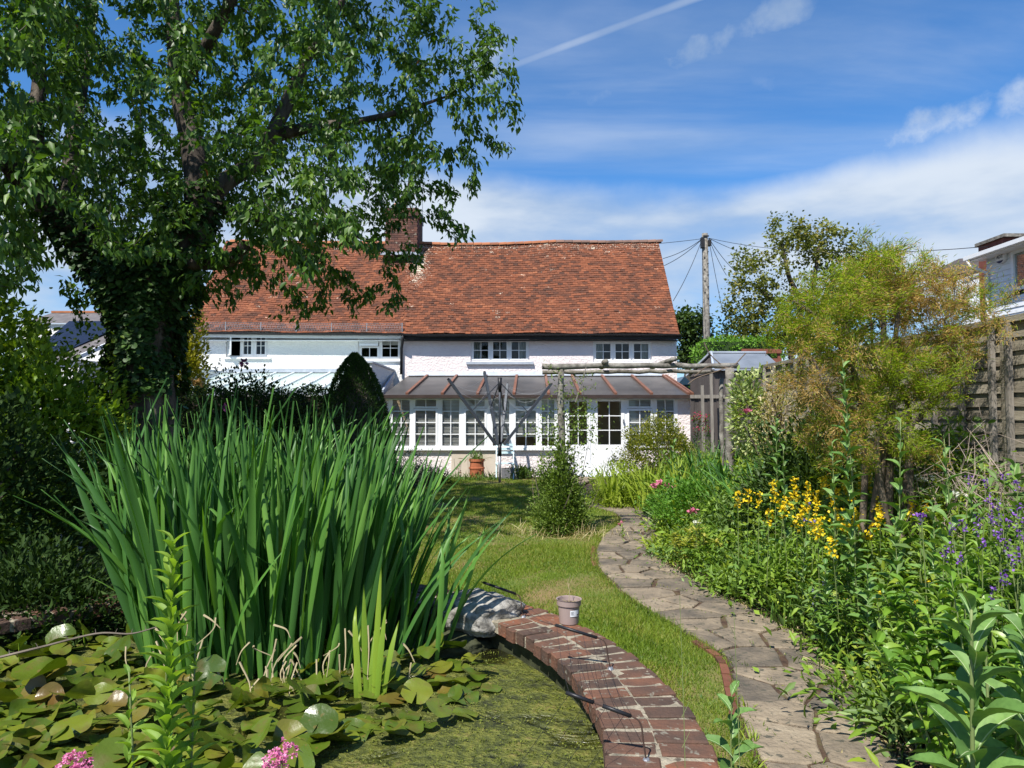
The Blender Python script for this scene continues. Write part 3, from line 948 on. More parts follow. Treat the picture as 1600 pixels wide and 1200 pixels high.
def casements(parent, w, n, curtains=True, blinds=False):
    a, b2, c, d = w
    mb = MB(); f = .05; Y = YW + .10
    mb.bb(a, a + f, Y - .03, Y + .05, c, d).bb(b2 - f, b2, Y - .03, Y + .05, c, d).bb(a + f, b2 - f, Y - .028, Y + .05, c, c + f).bb(a + f, b2 - f, Y - .028, Y + .05, d - f, d)
    ix0, ix1 = a + f, b2 - f
    for k in range(1, n):
        x = ix0 + (ix1 - ix0) * k / n; mb.bb(x - .03, x + .03, Y - .026, Y + .05, c + f, d - f)
    mb.build('window_frame', M_upvc, parent)
    out = []
    for k in range(n):
        x0 = ix0 + (ix1 - ix0) * k / n + (.03 if k else 0); x1 = ix0 + (ix1 - ix0) * (k + 1) / n - (.03 if k < n - 1 else 0)
        out.append((x0, x1, c + f, d - f))
    return out, Y
room(pink, W1); room(pink, W2); room(white, W3); room(white, W4)
for wi, w in enumerate((W1, W2)):
    cs, Y = casements(pink, w, 3)
    for k, q in enumerate(cs):
        window(pink, *q, Y, 2, 2, fr=.05)
        if k in (0, 2):
            wd = (q[1] - q[0])
            xa, xb_ = (q[0], q[0] + wd * .5) if k == 0 else (q[1] - wd * .5, q[1])
            mb = MB(); nn_ = 10
            vs = []
            for i in range(nn_ + 1):
                xx = xa + (xb_ - xa) * i / nn_; yy = Y + .12 + .02 * math.sin(i * 2.0)
                vs += [(xx, yy, q[2]), (xx, yy, q[3])]
            mb._add(vs, [(2 * i, 2 * i + 2, 2 * i + 3, 2 * i + 1) for i in range(nn_)])
            mb.build('curtain', M_curt, pink)
    if wi == 0:
        boxpart(pink, 'window_sill', w[0] - .13, w[1] + .13, YW - .09, YW + .06, w[2] - .09, w[2] - .01, M_lead)
    else:
        boxpart(pink, 'window_sill', w[0] - .04, w[1] + .04, YW - .05, YW + .06, w[2] - .05, w[2] - .004, M_upvc)
cs, Y = casements(white, W3, 3)
for k, q in enumerate(cs):
    if k == 0:
        # this casement stands open, hinged on its left
        fr_ = MB(); w_, h0, h1 = q[1] - q[0], q[2], q[3]
        ang = R(58); ux, uy = math.cos(ang), -math.sin(ang)
        def bx(s0, s1, z0, z1, th=.04):
            c0 = Vector((q[0] + ux * s0, Y - .03 + uy * s0, 0)); c1 = Vector((q[0] + ux * s1, Y - .03 + uy * s1, 0))
            fr_.bar((c0.x, c0.y, (z0 + z1) / 2), (c1.x, c1.y, (z0 + z1) / 2), th, z1 - z0)
        bx(0, .05, h0, h1); bx(w_ - .05, w_, h0, h1); bx(.05, w_ - .05, h0, h0 + .05); bx(.05, w_ - .05, h1 - .05, h1)
        bx(w_ / 2 - .012, w_ / 2 + .012, h0 + .05, h1 - .05, .03); bx(.05, w_ - .05, (h0 + h1) / 2 - .012, (h0 + h1) / 2 + .012, .028)
        o = fr_.build('open_casement', M_upvc, white)
        g_ = MB(); fr2 = fr_; fr_ = g_; bx(.05, w_ - .05, h0 + .05, h1 - .05, .006); fr_ = fr2
        g_.build('pane', M_glass, o)
    else:
        window(white, *q, Y, 2, 2, fr=.05)
boxpart(white, 'window_sill', W3[0] - .05, W3[1] + .12, YW - .07, YW + .06, W3[2] - .06, W3[2] - .01, M_upvc)
cs, Y = casements(white, W4, 2)
q = cs[1]; window(white, *q, Y, 2, 2, fr=.05)
boxpart(white, 'roller_blind', q[0], q[1], Y + .1, Y + .11, q[2] + (q[3] - q[2]) * .66, q[3], M_blind)
q = cs[0]; zm = q[2] + (q[3] - q[2]) * .60
window(white, q[0], q[1], q[2], zm - .01, Y, 2, 1, fr=.05)
# top light tipped open
mb = MB(); mb.bar((q[0], Y - .16, (zm + q[3]) / 2 - .02), (q[1], Y - .16, (zm + q[3]) / 2 - .02), .03, .05)
mb.bb(q[0], q[1], Y - .20, Y - .15, zm - .01, zm + .07)
mb.bar((q[0] + .03, Y - .02, q[3] - .02), (q[0] + .03, Y - .17, zm + .03), .05, .03); mb.bar((q[1] - .03, Y - .02, q[3] - .02), (q[1] - .03, Y - .17, zm + .03), .05, .03)
mb.build('open_top_light', M_upvc, white)
mb = MB(); mb._add([(q[0] + .04, Y - .02, q[3]), (q[1] - .04, Y - .02, q[3]), (q[1] - .04, Y - .17, zm + .06), (q[0] + .04, Y - .17, zm + .06)], [(0, 1, 2, 3)]); mb.build('pane', M_glass, white)
boxpart(white, 'window_sill', W4[0] - .05, W4[1] + .08, YW - .07, YW + .06, W4[2] - .06, W4[2] - .01, M_upvc)

XE = X_(1062, EY)
tiled_slope(pink, XS, XE, seed=3)
tiled_slope(white, X_(288, EY), XS - .003, seed=4)
# hips/verges: the gable edges lean in, as plain raking boards under the tiles
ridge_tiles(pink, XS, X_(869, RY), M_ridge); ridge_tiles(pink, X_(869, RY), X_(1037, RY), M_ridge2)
ridge_tiles(white, X_(357, RY), XS, M_ridge)
for root, xa, xb_ in ((pink, XS, XE + .04), (white, X_(286, EY), XS)):
    n = 12
    pts_ = [(xa + (xb_ - xa) * i / n, EY - .07, eave_z(xa + (xb_ - xa) * i / n) - .09) for i in range(n + 1)]
    vs = []
    for p in pts_:
        for k in range(7):
            a = math.pi + math.pi * k / 6
            vs.append((p[0], p[1] + .06 * math.cos(a), p[2] + .065 * math.sin(a) + .03))
    mb = MB()._add(vs, [(i * 7 + k, (i + 1) * 7 + k, (i + 1) * 7 + k + 1, i * 7 + k + 1) for i in range(n) for k in range(6)])
    mb.build('gutter', M_black, root)
    mb = MB()
    for i in range(n):
        mb.bar((pts_[i][0], EY + .03, pts_[i][2] - .04), (pts_[i + 1][0], EY + .03, pts_[i + 1][2] - .04), .03, .16)
    mb.bb(xa, xb_ - .08, EY + .05, YW, EZ - .26, EZ - .24)
    mb.build('fascia', M_black if root is pink else M_upvc, root)
mb = MB(); x = XS + .02
mb.tube([(x + .03, EY - .06, EZ - .1), (x + .03, EY - .05, EZ - .22), (x - .05, YW - .08, EZ - .5), (x - .05, YW - .08, Z_(585, YW))], .045, 8)
mb.build('downpipe', M_black, pink, smooth=True)
# wire guard standing along the eave of the white cottage
M_gal = surf('galvanised_wire', [(.25, .26, .28), (.4, .41, .43)], rough=.5, metallic=.6, bump=0)
mb = MB(); xa, xb_ = X_(296, EY), X_(628, EY); yy = EY - .02
n = 7
for i in range(n):
    x = xa + (xb_ - xa) * i / (n - 1); mb.bb(x - .012, x + .012, yy - .012, yy + .012, eave_z(x) - .03, eave_z(x) + .28)
for j in range(5):
    for i in range(n - 1):
        x, x2 = xa + (xb_ - xa) * i / (n - 1), xa + (xb_ - xa) * (i + 1) / (n - 1)
        mb.bar((x, yy, eave_z(x) + .06 * j + .02), (x2, yy, eave_z(x2) + .06 * j + .02), .006, .006)
x = xa; 
while x < xb_:
    mb.bar((x, yy, eave_z(x) + .02), (min(x + .08, xb_), yy, eave_z(x) + .26), .004, .004); mb.bar((x + .08, yy, eave_z(x) + .02), (x, yy, eave_z(x) + .26), .004, .004); x += .08
mb.build('eaves_guard', M_gal, white)
# wall lamp-like vent and small bracket on the pink wall
boxpart(pink, 'wall_vent', X_(883, YW), X_(886.5, YW), YW - .05, YW, Z_(529, YW), Z_(524, YW), M_black)

# ---- chimney
M_chim = surf('chimney_brick', [(.06, .035, .03), (.13, .06, .045), (.20, .09, .06)], scale=5, rough=.9, bump=.6, use_rnd=.6, bscale=40, speck=(9, .6, (.30, .26, .2)))
ch = thing('chimney_stack', 'square red brick chimney stack on the ridge behind the tree branches', 'chimney', (X_(632, RY), RY, 7.0))
cx0, cx1 = X_(606, RY), X_(655, RY); cz0, cz1 = Z_(408, RY), Z_(336, RY)
cy0, cy1 = RY - .75, RY + .55
mb = MB(); mb.bb(cx0 + .02, cx1 - .02, cy0 + .02, cy1, cz0, cz1 - .05); mb.build('mortar_core', M_mortar, ch)
mb = MB(); z = cz0; i = 0
while z < cz1 - .02:
    gro = .05 if z > cz1 - .32 else 0
    def course(a, b2, fx):
        n = max(1, round((b2 - a) / .225)); st = (b2 - a) / n; o_ = (i % 2) * st / 2
        x = a - o_
        while x < b2 - .02:
            p, q2 = max(a, x), min(b2, x + st - .012)
            if q2 - p > .03: fx(p, q2)
            x += st
    course(cx0 - gro, cx1 + gro, lambda p, q2: mb.bb(p, q2, cy0 - gro, cy0 + .1, z, z + .063, random.random()))
    course(cy0 + .1, cy1 + gro, lambda p, q2: mb.bb(cx1 - .1, cx1 + gro, p, q2, z, z + .063, random.random()))
    course(cy0 + .1, cy1 + gro, lambda p, q2: mb.bb(cx0 - gro, cx0 + .1, p, q2, z, z + .063, random.random()))
    z += .075; i += 1
mb.build('bricks', M_chim, ch, kind='stuff')
MB().bb(cx0 - .12, cx1 + .12, cy0 - .2, cy0 - .005, cz0 + .02, cz0 + .12).build('flashing', M_lead, ch)
M_potc = surf('clay_pot', [(.30, .10, .05), (.42, .17, .08)], rough=.8)
MB().lathe([(.10, 0), (.13, .02), (.115, .1), (.10, .32), (.13, .36), (.13, .40), (.09, .40), (.085, .1)], (cx0 + .3, RY, cz1), 14).build('chimney_pot', M_potc, ch, smooth=True)
an = thing('aerial', 'thin metal aerial mast beside the chimney', 'aerial', (cx1 + .08, RY, cz0))
mb = MB().tube([(cx1 + .08, RY, cz0), (cx1 + .08, RY, cz1 + 1.2)], .015, 6)
for dz in (.1, .3, .9): mb.tube([(cx1 - .02, RY, cz1 + dz - .2), (cx1 + .25, RY, cz1 + dz - .2)], .008, 5)
mb.build('mast', M_gal, an)

# ---- parapet walls and glazed lean-to of the white cottage
pw = thing('parapet_wall', 'short stepped roughcast wall end between the two lean-to roofs, below the small open window', 'wall', (X_(610, 20), 20, 0))
x0 = X_(590, YC + .2); x1 = X_(597, YC + .2)
xr = XS - .28
def zz(py, Y): return Z_(py, Y)
zA = zz(568, YC + .2); zB = zz(572, YW)
mb = MB()
vs = []
for (x, y) in ((xr - .28, YC), (xr, YC), (xr, YW - .01), (xr - .28, YW - .01)):
    vs.append((x, y, 0))
for (x, y, z) in ((xr - .28, YC, zA), (xr, YC, zA), (xr, YW - .01, zA), (xr - .28, YW - .01, zA)):
    vs.append((x, y, z))
mb._add(vs, [(0, 1, 5, 4), (1, 2, 6, 5), (2, 3, 7, 6), (3, 0, 4, 7), (4, 5, 6, 7)])
mb.build('wall', M_wwall, pw)
mb = MB().bb(xr - .34, xr + .04, YC - .05, YW - .012, zA + .001, zA + .05); mb.build('coping', M_lead, pw)

lt_ = thing('glazed_lean_to', 'low lean-to along the white cottage with pale glass roof and white bars', 'lean-to', (-7, YC, 0))
lx0, lx1 = X_(262, YC), xr - .29
lz0, lz1 = Z_(612, YC), Z_(583, YW)
m, t, b = new_mat('pale_roof_glass')
b.inputs['Base Color'].default_value = (.42, .52, .48, 1); b.inputs['Roughness'].default_value = .18; b.inputs['Specular IOR Level'].default_value = .6
M_rglass = m
nb = 9
for i in range(nb):
    a = lx0 + (lx1 - lx0) * i / nb; b2 = lx0 + (lx1 - lx0) * (i + 1) / nb
    MB()._add([(a, YC, lz0), (b2, YC, lz0), (b2, YW - .02, lz1), (a, YW - .02, lz1), (a, YC, lz0 - .02), (b2, YC, lz0 - .02), (b2, YW - .02, lz1 - .02), (a, YW - .02, lz1 - .02)], [(0, 1, 2, 3), (4, 7, 6, 5), (0, 4, 5, 1)]).build('roof_pane', M_rglass, lt_)
    MB().bar((a, YC - .03, lz0 + .02), (a, YW - .02, lz1 + .02), .035, .05).build('roof_bar', M_upvc, lt_)
MB().bb(lx0, lx1, YC - .10, YC - .02, lz0 - .10, lz0 - .0).bb(lx0, lx1, YW - .05, YW - .001, lz1 + .02, lz1 + .14).build('gutter', M_lead, lt_)
MB().bb(lx0, lx1, YC, YC + .2, 0, .8).build('wall', M_wwall, lt_)
n = 10
for i in range(n):
    a = lx0 + (lx1 - lx0) * i / n; b2 = lx0 + (lx1 - lx0) * (i + 1) / n
    window(lt_, a, b2, .8, lz0 - .08, YC + .1, 2, 3, fr=.05)
MB().bb(lx0, lx1, YC + 1.9, YC + 1.95, 0, lz0).build('inner_wall', M_cream, lt_)
pl2 = thing('side_parapet', 'low white rendered wall end stepping up to the far left of the white cottage', 'wall', (lx0 - .3, YC, 0))
MB().bb(lx0 - .9, lx0 - .02, YC, YW, 0, Z_(571, YC)).build('wall', M_wwall, pl2)
MB().bb(lx0 - .95, lx0, YC - .04, YW, Z_(571, YC) + .001, Z_(569, YC) + .03).build('coping', M_lead, pl2)

# ================================================================== CONSERVATORY
cons = thing('conservatory', 'long white-framed conservatory with brown felt lean-to roof against the pink cottage', 'conservatory', (1, YC, 0))
M_felt = surf('brown_roof_sheet', [(.045, .042, .040), (.068, .063, .060), (.09, .083, .077)], scale=1.6, rough=.42, bump=.15, bscale=6, spec=.5)
M_bat = surf('brown_cap', [(.16, .07, .045), (.24, .11, .07)], scale=4, rough=.5, bump=.1)
gx0, gx1 = X_(597, YC), X_(1078, YC)
rz0, rz1 = Z_(617, YC - .15), Z_(588, YW)
bx_ = [gx0 + .05] + [X_(p, YC - .15) for p in (636, 691, 746, 803, 857, 906, 962, 1018, 1076)]
ux_ = [xr + .02] + [X_(p, YW - .03) + 0 for p in (670, 715, 759, 804, 847, 889, 937, 985, 1033)]
# sheets run straight up the slope: top x follows the bottom x with the slight skew of the house
ux_ = [max(b_ * 1.0 + .10, xr + .02) for b_ in bx_]
for i in range(len(bx_) - 1):
    a, b2, c, d = bx_[i], bx_[i + 1], ux_[i + 1], ux_[i]
    mb = MB()._add([(a, YC - .2, rz0), (b2, YC - .2, rz0), (c, YW - .01, rz1), (d, YW - .01, rz1), (a, YC - .2, rz0 - .03), (b2, YC - .2, rz0 - .03), (c, YW - .01, rz1 - .03), (d, YW - .01, rz1 - .03)],
                   [(0, 1, 2, 3), (4, 5, 1, 0), (7, 6, 5, 4), (1, 5, 6, 2), (0, 3, 7, 4)])
    mb.build('roof_sheet', M_felt, cons)
for b_, u_ in zip(bx_[1:], ux_[1:]):
    MB().bar((b_, YC - .17, rz0 + .035), (u_, YW - .06, rz1 + .035), .075, .055).build('roof_cap', M_bat, cons)
MB().bar((bx_[-1] + .1, YC - .17, rz0 + .02), (ux_[-1] + .1, YW - .06, rz1 + .02), .06, .08).build('roof_cap', M_bat, cons)
MB()._add([(ux_[0], YW - .10, rz1 + .02), (ux_[-1], YW - .10, rz1 + .02), (ux_[-1], YW - .012, rz1 + .15), (ux_[0], YW - .012, rz1 + .15)], [(0, 1, 2, 3)]).build('flashing', M_lead, cons)
MB().bar((bx_[0] - .02, YC - .1, rz0 + .05), (xr + .03, YW - .1, rz1 + .05), .05, .16).build('side_flashing', M_lead, cons)
mb = MB().bb(gx0, bx_[-1] + .16, YC - .29, YC - .18, rz0 - .09, rz0 - .005); mb.build('gutter', surf('brown_gutter', [(.035, .022, .018), (.06, .04, .033)], rough=.5, bump=0), cons)
MB().bb(gx0, gx1, YC - .16, YC - .02, rz0 - .12, rz0 - .03).build('soffit', M_upvc, cons)
sz = Z_(700, YC)           # sill height
zt = Z_(625, YC)
z1c = Z_(622, YC)
def Xc(p): return X_(p, YC)
def Zc(p): return Z_(p, YC)
# base wall
cdoor0, cdoor1 = Xc(877), Xc(978)
for q_ in ((gx0, Xc(706), 0, sz - .06), (Xc(775), Xc(884), 0, sz - .06), (Xc(1057), gx1, 0, rz0 - .05), (cdoor1, Xc(1057) - .001, 0, sz - .06), (gx0, Xc(608), sz - .059, rz0 - .12)):
    MB().bb(q_[0], q_[1], YC - .02, YC + .2, q_[2], q_[3]).build('base_wall', M_pwall, cons)
MB().bb(Xc(706), Xc(775), YC - .055, YC + .2, 0, sz - .06).build('plaster_patch', M_cream, cons)
# right-hand end wall of the conservatory
MB()._add([(gx1, YC, 0), (gx1, YW, 0), (gx1, YW, rz1 - .05), (gx1, YC, rz0 - .05)], [(0, 1, 2, 3)]).build('end_wall', M_pwall, cons)
MB().bb(Xc(608), Xc(878), YC - .12, YC + .05, sz - .055, sz + .005).build('window_sill', M_upvc, cons)
# main frame: posts and head
mb = MB()
for p0, p1 in ((608, 611), (643.5, 646.5), (684.5, 688.5), (720.5, 725), (760.5, 767), (798.5, 802.5), (840.5, 843.5), (869, 884), (922, 928), (975, 979), (1019, 1023), (1055, 1058)):
    mb.bb(Xc(p0), Xc(p1), YC - .035, YC + .07, sz if p0 < 870 else (0 if p0 < 978 else sz), z1c)
mb.bb(Xc(608), Xc(1058), YC - .033, YC + .07, z1c + .001, rz0 - .035)
mb.build('main_frame', M_upvc, cons)
for (p0, p1) in ((611, 643.5), (688.5, 720.5), (767, 798.5), (843.5, 869)):
    window(cons, Xc(p0), Xc(p1), sz + .01, z1c, YC + .02, 2, 4, fr=.05, bar=.022)
for (p0, p1) in ((646.5, 684.5), (725, 760.5), (802.5, 840.5), (979, 1019)):
    window(cons, Xc(p0), Xc(p1), Zc(638), z1c, YC + .02, 2, 1, fr=.05, bar=.022)
    window(cons, Xc(p0), Xc(p1), sz + .01, Zc(638) - .01, YC + .0, 2, 3, fr=.055, bar=.022)
window(cons, Xc(1023), Xc(1055), sz + .01, z1c, YC + .02, 2, 4, fr=.05, bar=.022)
# glazed doors, the lower panels solid white
def glazed_door(p0, p1, lab):
    a, b2 = Xc(p0), Xc(p1)
    w = window(cons, a, b2, Zc(700), z1c, YC + .0, 2, 3, fr=.09, bar=.022, name='door', label=lab)
    boxpart(w, 'door_panel', a, b2, YC - .05, YC + .02, .03, Zc(700) - .002, M_upvc)
    return w
glazed_door(884, 922, 'left glazed door leaf, partly behind the climber')
d = glazed_door(928, 975, 'right glazed door leaf with six panes')
boxpart(d, 'handle', Xc(972), Xc(974), YC - .11, YC - .05, Zc(660), Zc(655), M_gal)
MB().bb(cdoor0, cdoor1, YC - .3, YC + .1, 0, .03).build('door_step', M_lead, cons)
# venetian blinds hung just behind the glass
for (p0, p1, zb) in ((611, 643.5, 700), (646.5, 684.5, 700), (688.5, 720.5, 700), (725, 760.5, 700), (767, 798.5, 683), (802.5, 840.5, 681), (843.5, 869, 683), (979, 1019, 700), (1023, 1055, 700)):
    mb = MB(); z = Zc(625); zb_ = Zc(zb); a, b2 = Xc(p0) + .04, Xc(p1) - .04
    while z > zb_:
        mb._add([(a, YC + .04, z - .020), (b2, YC + .04, z - .020), (b2, YC + .062, z + .004), (a, YC + .062, z + .004)], [(0, 1, 2, 3)]); z -= .038
    mb.bb(a, b2, YC + .04, YC + .065, zb_ - .03, zb_ - .005)
    mb.build('blind', M_blind, cons, kind='stuff')
mb = MB()
M_room = surf('room_wall', [(.50, .36, .22), (.60, .45, .28)], rough=.9, bump=0, scale=1)
mb._add([(gx0, YC + 1.5, 0), (gx1, YC + 1.5, 0), (gx1, YC + 1.5, rz0 + .2), (gx0, YC + 1.5, rz0 + .2)], [(0, 1, 2, 3)])
mb.build('inner_wall', M_room, cons)
MB().bb(gx0, gx1, YC + .2, YW - .05, .01, .05).build('floor_slab', M_room, cons)
M_wood2 = surf('brown_wood', [(.12, .06, .03), (.22, .12, .06)], rough=.6, stretch=(1, 1, .2))
tb = thing('side_table', 'brown wooden table seen through the conservatory window', 'table', (Xc(860), YC + 1.0, .05))
mb = MB(); ta, tb2 = Xc(812), Xc(905); mb.bb(ta, tb2, YC + .45, YC + 1.1, .74, .78); mb.build('table_top', M_wood2, tb)
for xx in (ta + .05, tb2 - .05):
    for yy in (YC + .55, YC + 1.15): MB().bb(xx - .03, xx + .03, yy - .03, yy + .03, .05, .74).build('leg', M_wood2, tb)

# small things against the conservatory wall
M_terra = surf('terracotta', [(.30, .09, .04), (.46, .16, .075)], rough=.85, bump=.3, use_rnd=.2)
sp = thing('strawberry_pot', 'orange terracotta chimney-style planter standing on the ground by the cream plaster', 'planter', (Xc(745), YC - .5, 0))
px_ = Xc(745) - .0; yb = YC - .55; px_ = at(745, 700, yb).x
hh = Z_(717, yb)
MB().lathe([(.16, 0), (.185, .02), (.19, hh * .48), (.205, hh * .50), (.205, hh * .58), (.185, hh * .60), (.18, hh * .86), (.205, hh * .88), (.205, hh), (.17, hh), (.165, hh * .9), (.0, hh * .88)], (px_, yb, 0), 24).build('pot', M_terra, sp, smooth=False)
for k in range(3): MB().lathe([(.05, 0), (.06, .05), (.045, .05), (.03, .0)], (px_ + .17 * math.cos(-1.57 + (k - 1) * .9), yb + .17 * math.sin(-1.57 + (k - 1) * .9), hh * (.2 + .1 * k)), 10).build('planting_lip', M_terra, sp)
M_blue = surf('pale_blue_paint', [(.50, .66, .70), (.62, .78, .80)], rough=.5, bump=.1)
gc = thing('garden_chair', 'pale blue slatted folding chair behind the clothes dryer pole', 'chair', (at(792, 700, YC - .7).x, YC - .7, 0))
gx, gy = at(789, 700, YC - .7).x, YC - .7
for k in range(3): boxpart(gc, 'back_slat', gx - .24, gx + .24, gy + .20, gy + .22, .64 + k * .1, .70 + k * .1, M_blue)
for k in range(4): boxpart(gc, 'seat_slat', gx - .24, gx + .24, gy - .2 + k * .1, gy - .12 + k * .1, .40, .415, M_blue)
for sx in (-.22, .22):
    MB().bar((gx + sx, gy - .25, 0), (gx + sx, gy + .22, .92), .025, .03).build('leg', M_blue, gc)
    MB().bar((gx + sx * .9, gy + .25, 0), (gx + sx * .9, gy - .2, .40), .025, .03).build('leg', M_blue, gc)
M_ltub = surf('grey_trough', [(.12, .12, .13), (.2, .2, .21)], rough=.6)
gt = thing('grey_trough', 'small dark grey trough of dark red flowers right of the dryer pole', 'planter', (at(797, 740, 18.3).x, 18.3, 0))
tx = at(797, 740, 18.3).x
MB().bb(tx - .22, tx + .22, 18.15, 18.42, 0, .28).build('trough', M_ltub, gt)
# ================================================================== SIDE FENCE
M_fence = surf('weathered_fence', [(.12, .10, .075), (.25, .22, .165), (.37, .33, .255)], scale=5, rough=.9, bump=.6, bscale=30, stretch=(1, .35, 5), use_rnd=.45, bdist=.01)
M_fpost = surf('grey_batten', [(.16, .14, .115), (.32, .29, .25)], scale=8, rough=.9, bump=.5, stretch=(4, 4, .5), bscale=20, use_rnd=.3)
fence = thing('garden_fence', 'tall weathered brown lap panel fence running down the right side of the garden', 'fence', (FX, 6, .4))
FT = 2.44; FB = .42
slat_me = []
for sd_ in range(5):
    r_ = random.Random(sd_); mb = MB(); n = 8; vs = []
    for i in range(n + 1):
        y = i / n - .5; e = r_.uniform(-.05, .05)
        vs += [(-.5, y, -.5 + e), (.5, y, -.5 + e), (.5, y, .5), (-.5, y, .5)]
    fs = []
    for i in range(n):
        a = i * 4
        for k in range(4): fs.append((a + k, a + (k + 1) % 4, a + 4 + (k + 1) % 4, a + 4 + k))
    fs += [(0, 3, 2, 1), (n * 4, n * 4 + 1, n * 4 + 2, n * 4 + 3)]
    slat_me.append(mb._add(vs, [f[::-1] for f in fs]).mesh('slat', M_fence))
PL = 1.83; ns = 18
for p in range(5):
    y0 = 2.1 + p * PL
    pan = MB().bb(FX - .03, FX + .05, y0, y0 + PL - .01, FT - .05, FT).bb(FX - .012, FX + .03, y0, y0 + .03, FB, FT - .05).bb(FX - .012, FX + .03, y0 + PL - .04, y0 + PL - .01, FB, FT - .05).build('fence_panel', M_fence, fence)
    pan['kind'] = 'stuff'; del pan['kind']
    for j in range(ns):
        z = FB + (FT - FB - .05) * (j + .5) / ns
        o = link('slat', slat_me[(j * 3 + p) % 5], pan)
        o.location = Vector((FX + .008 + random.uniform(-.003, .003), y0 + PL / 2, z)) - origin(pan)
        o.scale = (.010, PL - .06, (FT - FB) / ns * 1.32)
        o.rotation_euler = (random.uniform(-.006, .006), R(9) , 0)
    for k in range(5):
        y = y0 + .10 + k * (PL - .2) / 4
        boxpart(pan, 'batten', FX - .055, FX - .015, y - .019, y + .019, FB, FT - .055, M_fpost)
    MB().bb(FX - .02, FX + .08, y0 - .05, y0 - .002, 0.2, FT - .01).build('fence_post', M_fence, fence)

# low far boundary: dark boarded shed and rails
M_shed = surf('dark_shed_board', [(.045, .038, .036), (.085, .072, .066), (.13, .11, .10)], scale=6, rough=.85, bump=.5, stretch=(3, 3, .3), use_rnd=.5, bscale=20)
M_sroof = surf('grey_shed_roof', [(.12, .14, .17), (.19, .215, .25)], scale=2, rough=.7, bump=.3, bscale=30)
SY = 17.0
shx0, shx1 = 4.85, 6.1
shed = thing('garden_shed', 'dark boarded shed with grey felt gable roof beyond the pergola', 'shed', ((shx0 + shx1) / 2, SY + 1, 0))
hz = Z_(578, SY); rz = Z_(551, SY + 1.2)
n = 12
for i in range(n):
    a = shx0 + (shx1 - shx0) * i / n; b2 = shx0 + (shx1 - shx0) * (i + 1) / n
    boxpart(shed, 'board', a + .002, b2 - .002, SY, SY + .02, .05, hz + .05, M_shed)
MB().bb(shx0 + .02, shx1 - .02, SY + .02, SY + 2.4, .05, hz - .02).build('body', M_shed, shed)
MB()._add([(shx0 - .06, SY - .12, hz - .02), (shx1 + .4, SY - .12, hz - .02), (shx1 + .4, SY + 1.2, rz), (shx0 + .25, SY + 1.2, rz), (shx1 + .4, SY + 2.5, hz), (shx0 - .06, SY + 2.5, hz)], [(0, 1, 2, 3), (3, 2, 4, 5)]).build('roof', M_sroof, shed)
MB()._add([(shx0, SY - .001, hz - .05), (shx0 + .3, SY + 1.19, rz - .03), (shx0, SY + 2.4, hz - .05)], [(0, 1, 2)]).build('gable', M_shed, shed)
MB().bar((shx0 - .05, SY - .10, hz + .0), (shx0 + .27, SY + 1.2, rz + .02), .05, .05).bar((shx0 + .27, SY + 1.2, rz + .02), (shx0 - .05, SY + 2.5, hz + .0), .05, .05).build('bargeboard', M_lead, shed)
boxpart(shed, 'ridge_cap', shx0 + .2, shx1 + .4, SY + 1.12, SY + 1.28, rz - .01, rz + .03, M_lead)
f2 = thing('low_board_fence', 'low dark brown boarded fence in front of the shed', 'fence', ((shx0 + shx1) / 2, 15.6, 0))
fy = 15.6; a0, a1 = X_(1078, fy), X_(1245, fy)
n = 24
for i in range(n):
    a = a0 + (a1 - a0) * i / n; b2 = a0 + (a1 - a0) * (i + 1) / n
    boxpart(f2, 'board', a + .003, b2 - .003, fy + (i % 2) * .012, fy + .02 + (i % 2) * .012, .05, Z_(621, fy) + random.uniform(-.01, .01), M_shed)
boxpart(f2, 'rail', a0, a1, fy - .04, fy - .001, Z_(621, fy) - .02, Z_(617, fy), M_fpost)
gz_ = [(1099, 602, 15.0), (1113, 581, 15.1)]
for (p, q, Y) in gz_:
    st = thing('garden_stake', 'thin pale wooden stake, the %s of two in front of the dark shed' % ('shorter' if q > 600 else 'taller'), 'stake', (X_(p, Y), Y, 0), group='stakes by the shed')
    MB().bar((X_(p, Y), Y, 0), (X_(p - 2, Y), Y, Z_(q, Y)), .055, .055).build('stake', M_fpost, st)
M_redw = surf('red_brown_timber', [(.16, .055, .035), (.24, .085, .05)], rough=.7, bump=.2)
rb = thing('red_rail', 'red-brown slatted timber screen between hedge and variegated shrub', 'screen', (X_(1187, 20), 20, 0))
for k, (a, b2) in enumerate(((545, 552), (560, 567), (575, 582), (590, 597))):
    boxpart(rb, 'slat', X_(1160, 20), X_(1222, 20), 20, 20.04, Z_(b2, 20), Z_(a, 20), M_redw)
for p in (1163, 1190, 1219): boxpart(rb, 'post', X_(p, 20) - .04, X_(p, 20) + .04, 20.045, 20.12, 0, Z_(546, 20), M_redw)
gs = thing('small_greenhouse', 'little green topped cold frame seen past the corner of the pink cottage', 'greenhouse', (X_(1068, 24), 24, 0))
M_grn = surf('dark_green_paint', [(.03, .09, .07), (.05, .13, .10)], rough=.5, bump=0)
ga, gb = X_(1060, 24), X_(1079, 24)
mb = MB().bb(ga, gb, 24, 25, 0, Z_(601, 24)); mb.build('body', M_grn, gs)
MB()._add([(ga - .05, 23.95, Z_(601, 24)), ((ga + gb) / 2, 23.95, Z_(588, 24)), (gb + .05, 23.95, Z_(601, 24)), (ga - .05, 25, Z_(601, 24)), ((ga + gb) / 2, 25, Z_(588, 24)), (gb + .05, 25, Z_(601, 24))], [(0, 2, 1), (0, 1, 4, 3), (1, 2, 5, 4)]).build('roof', M_rglass, gs)

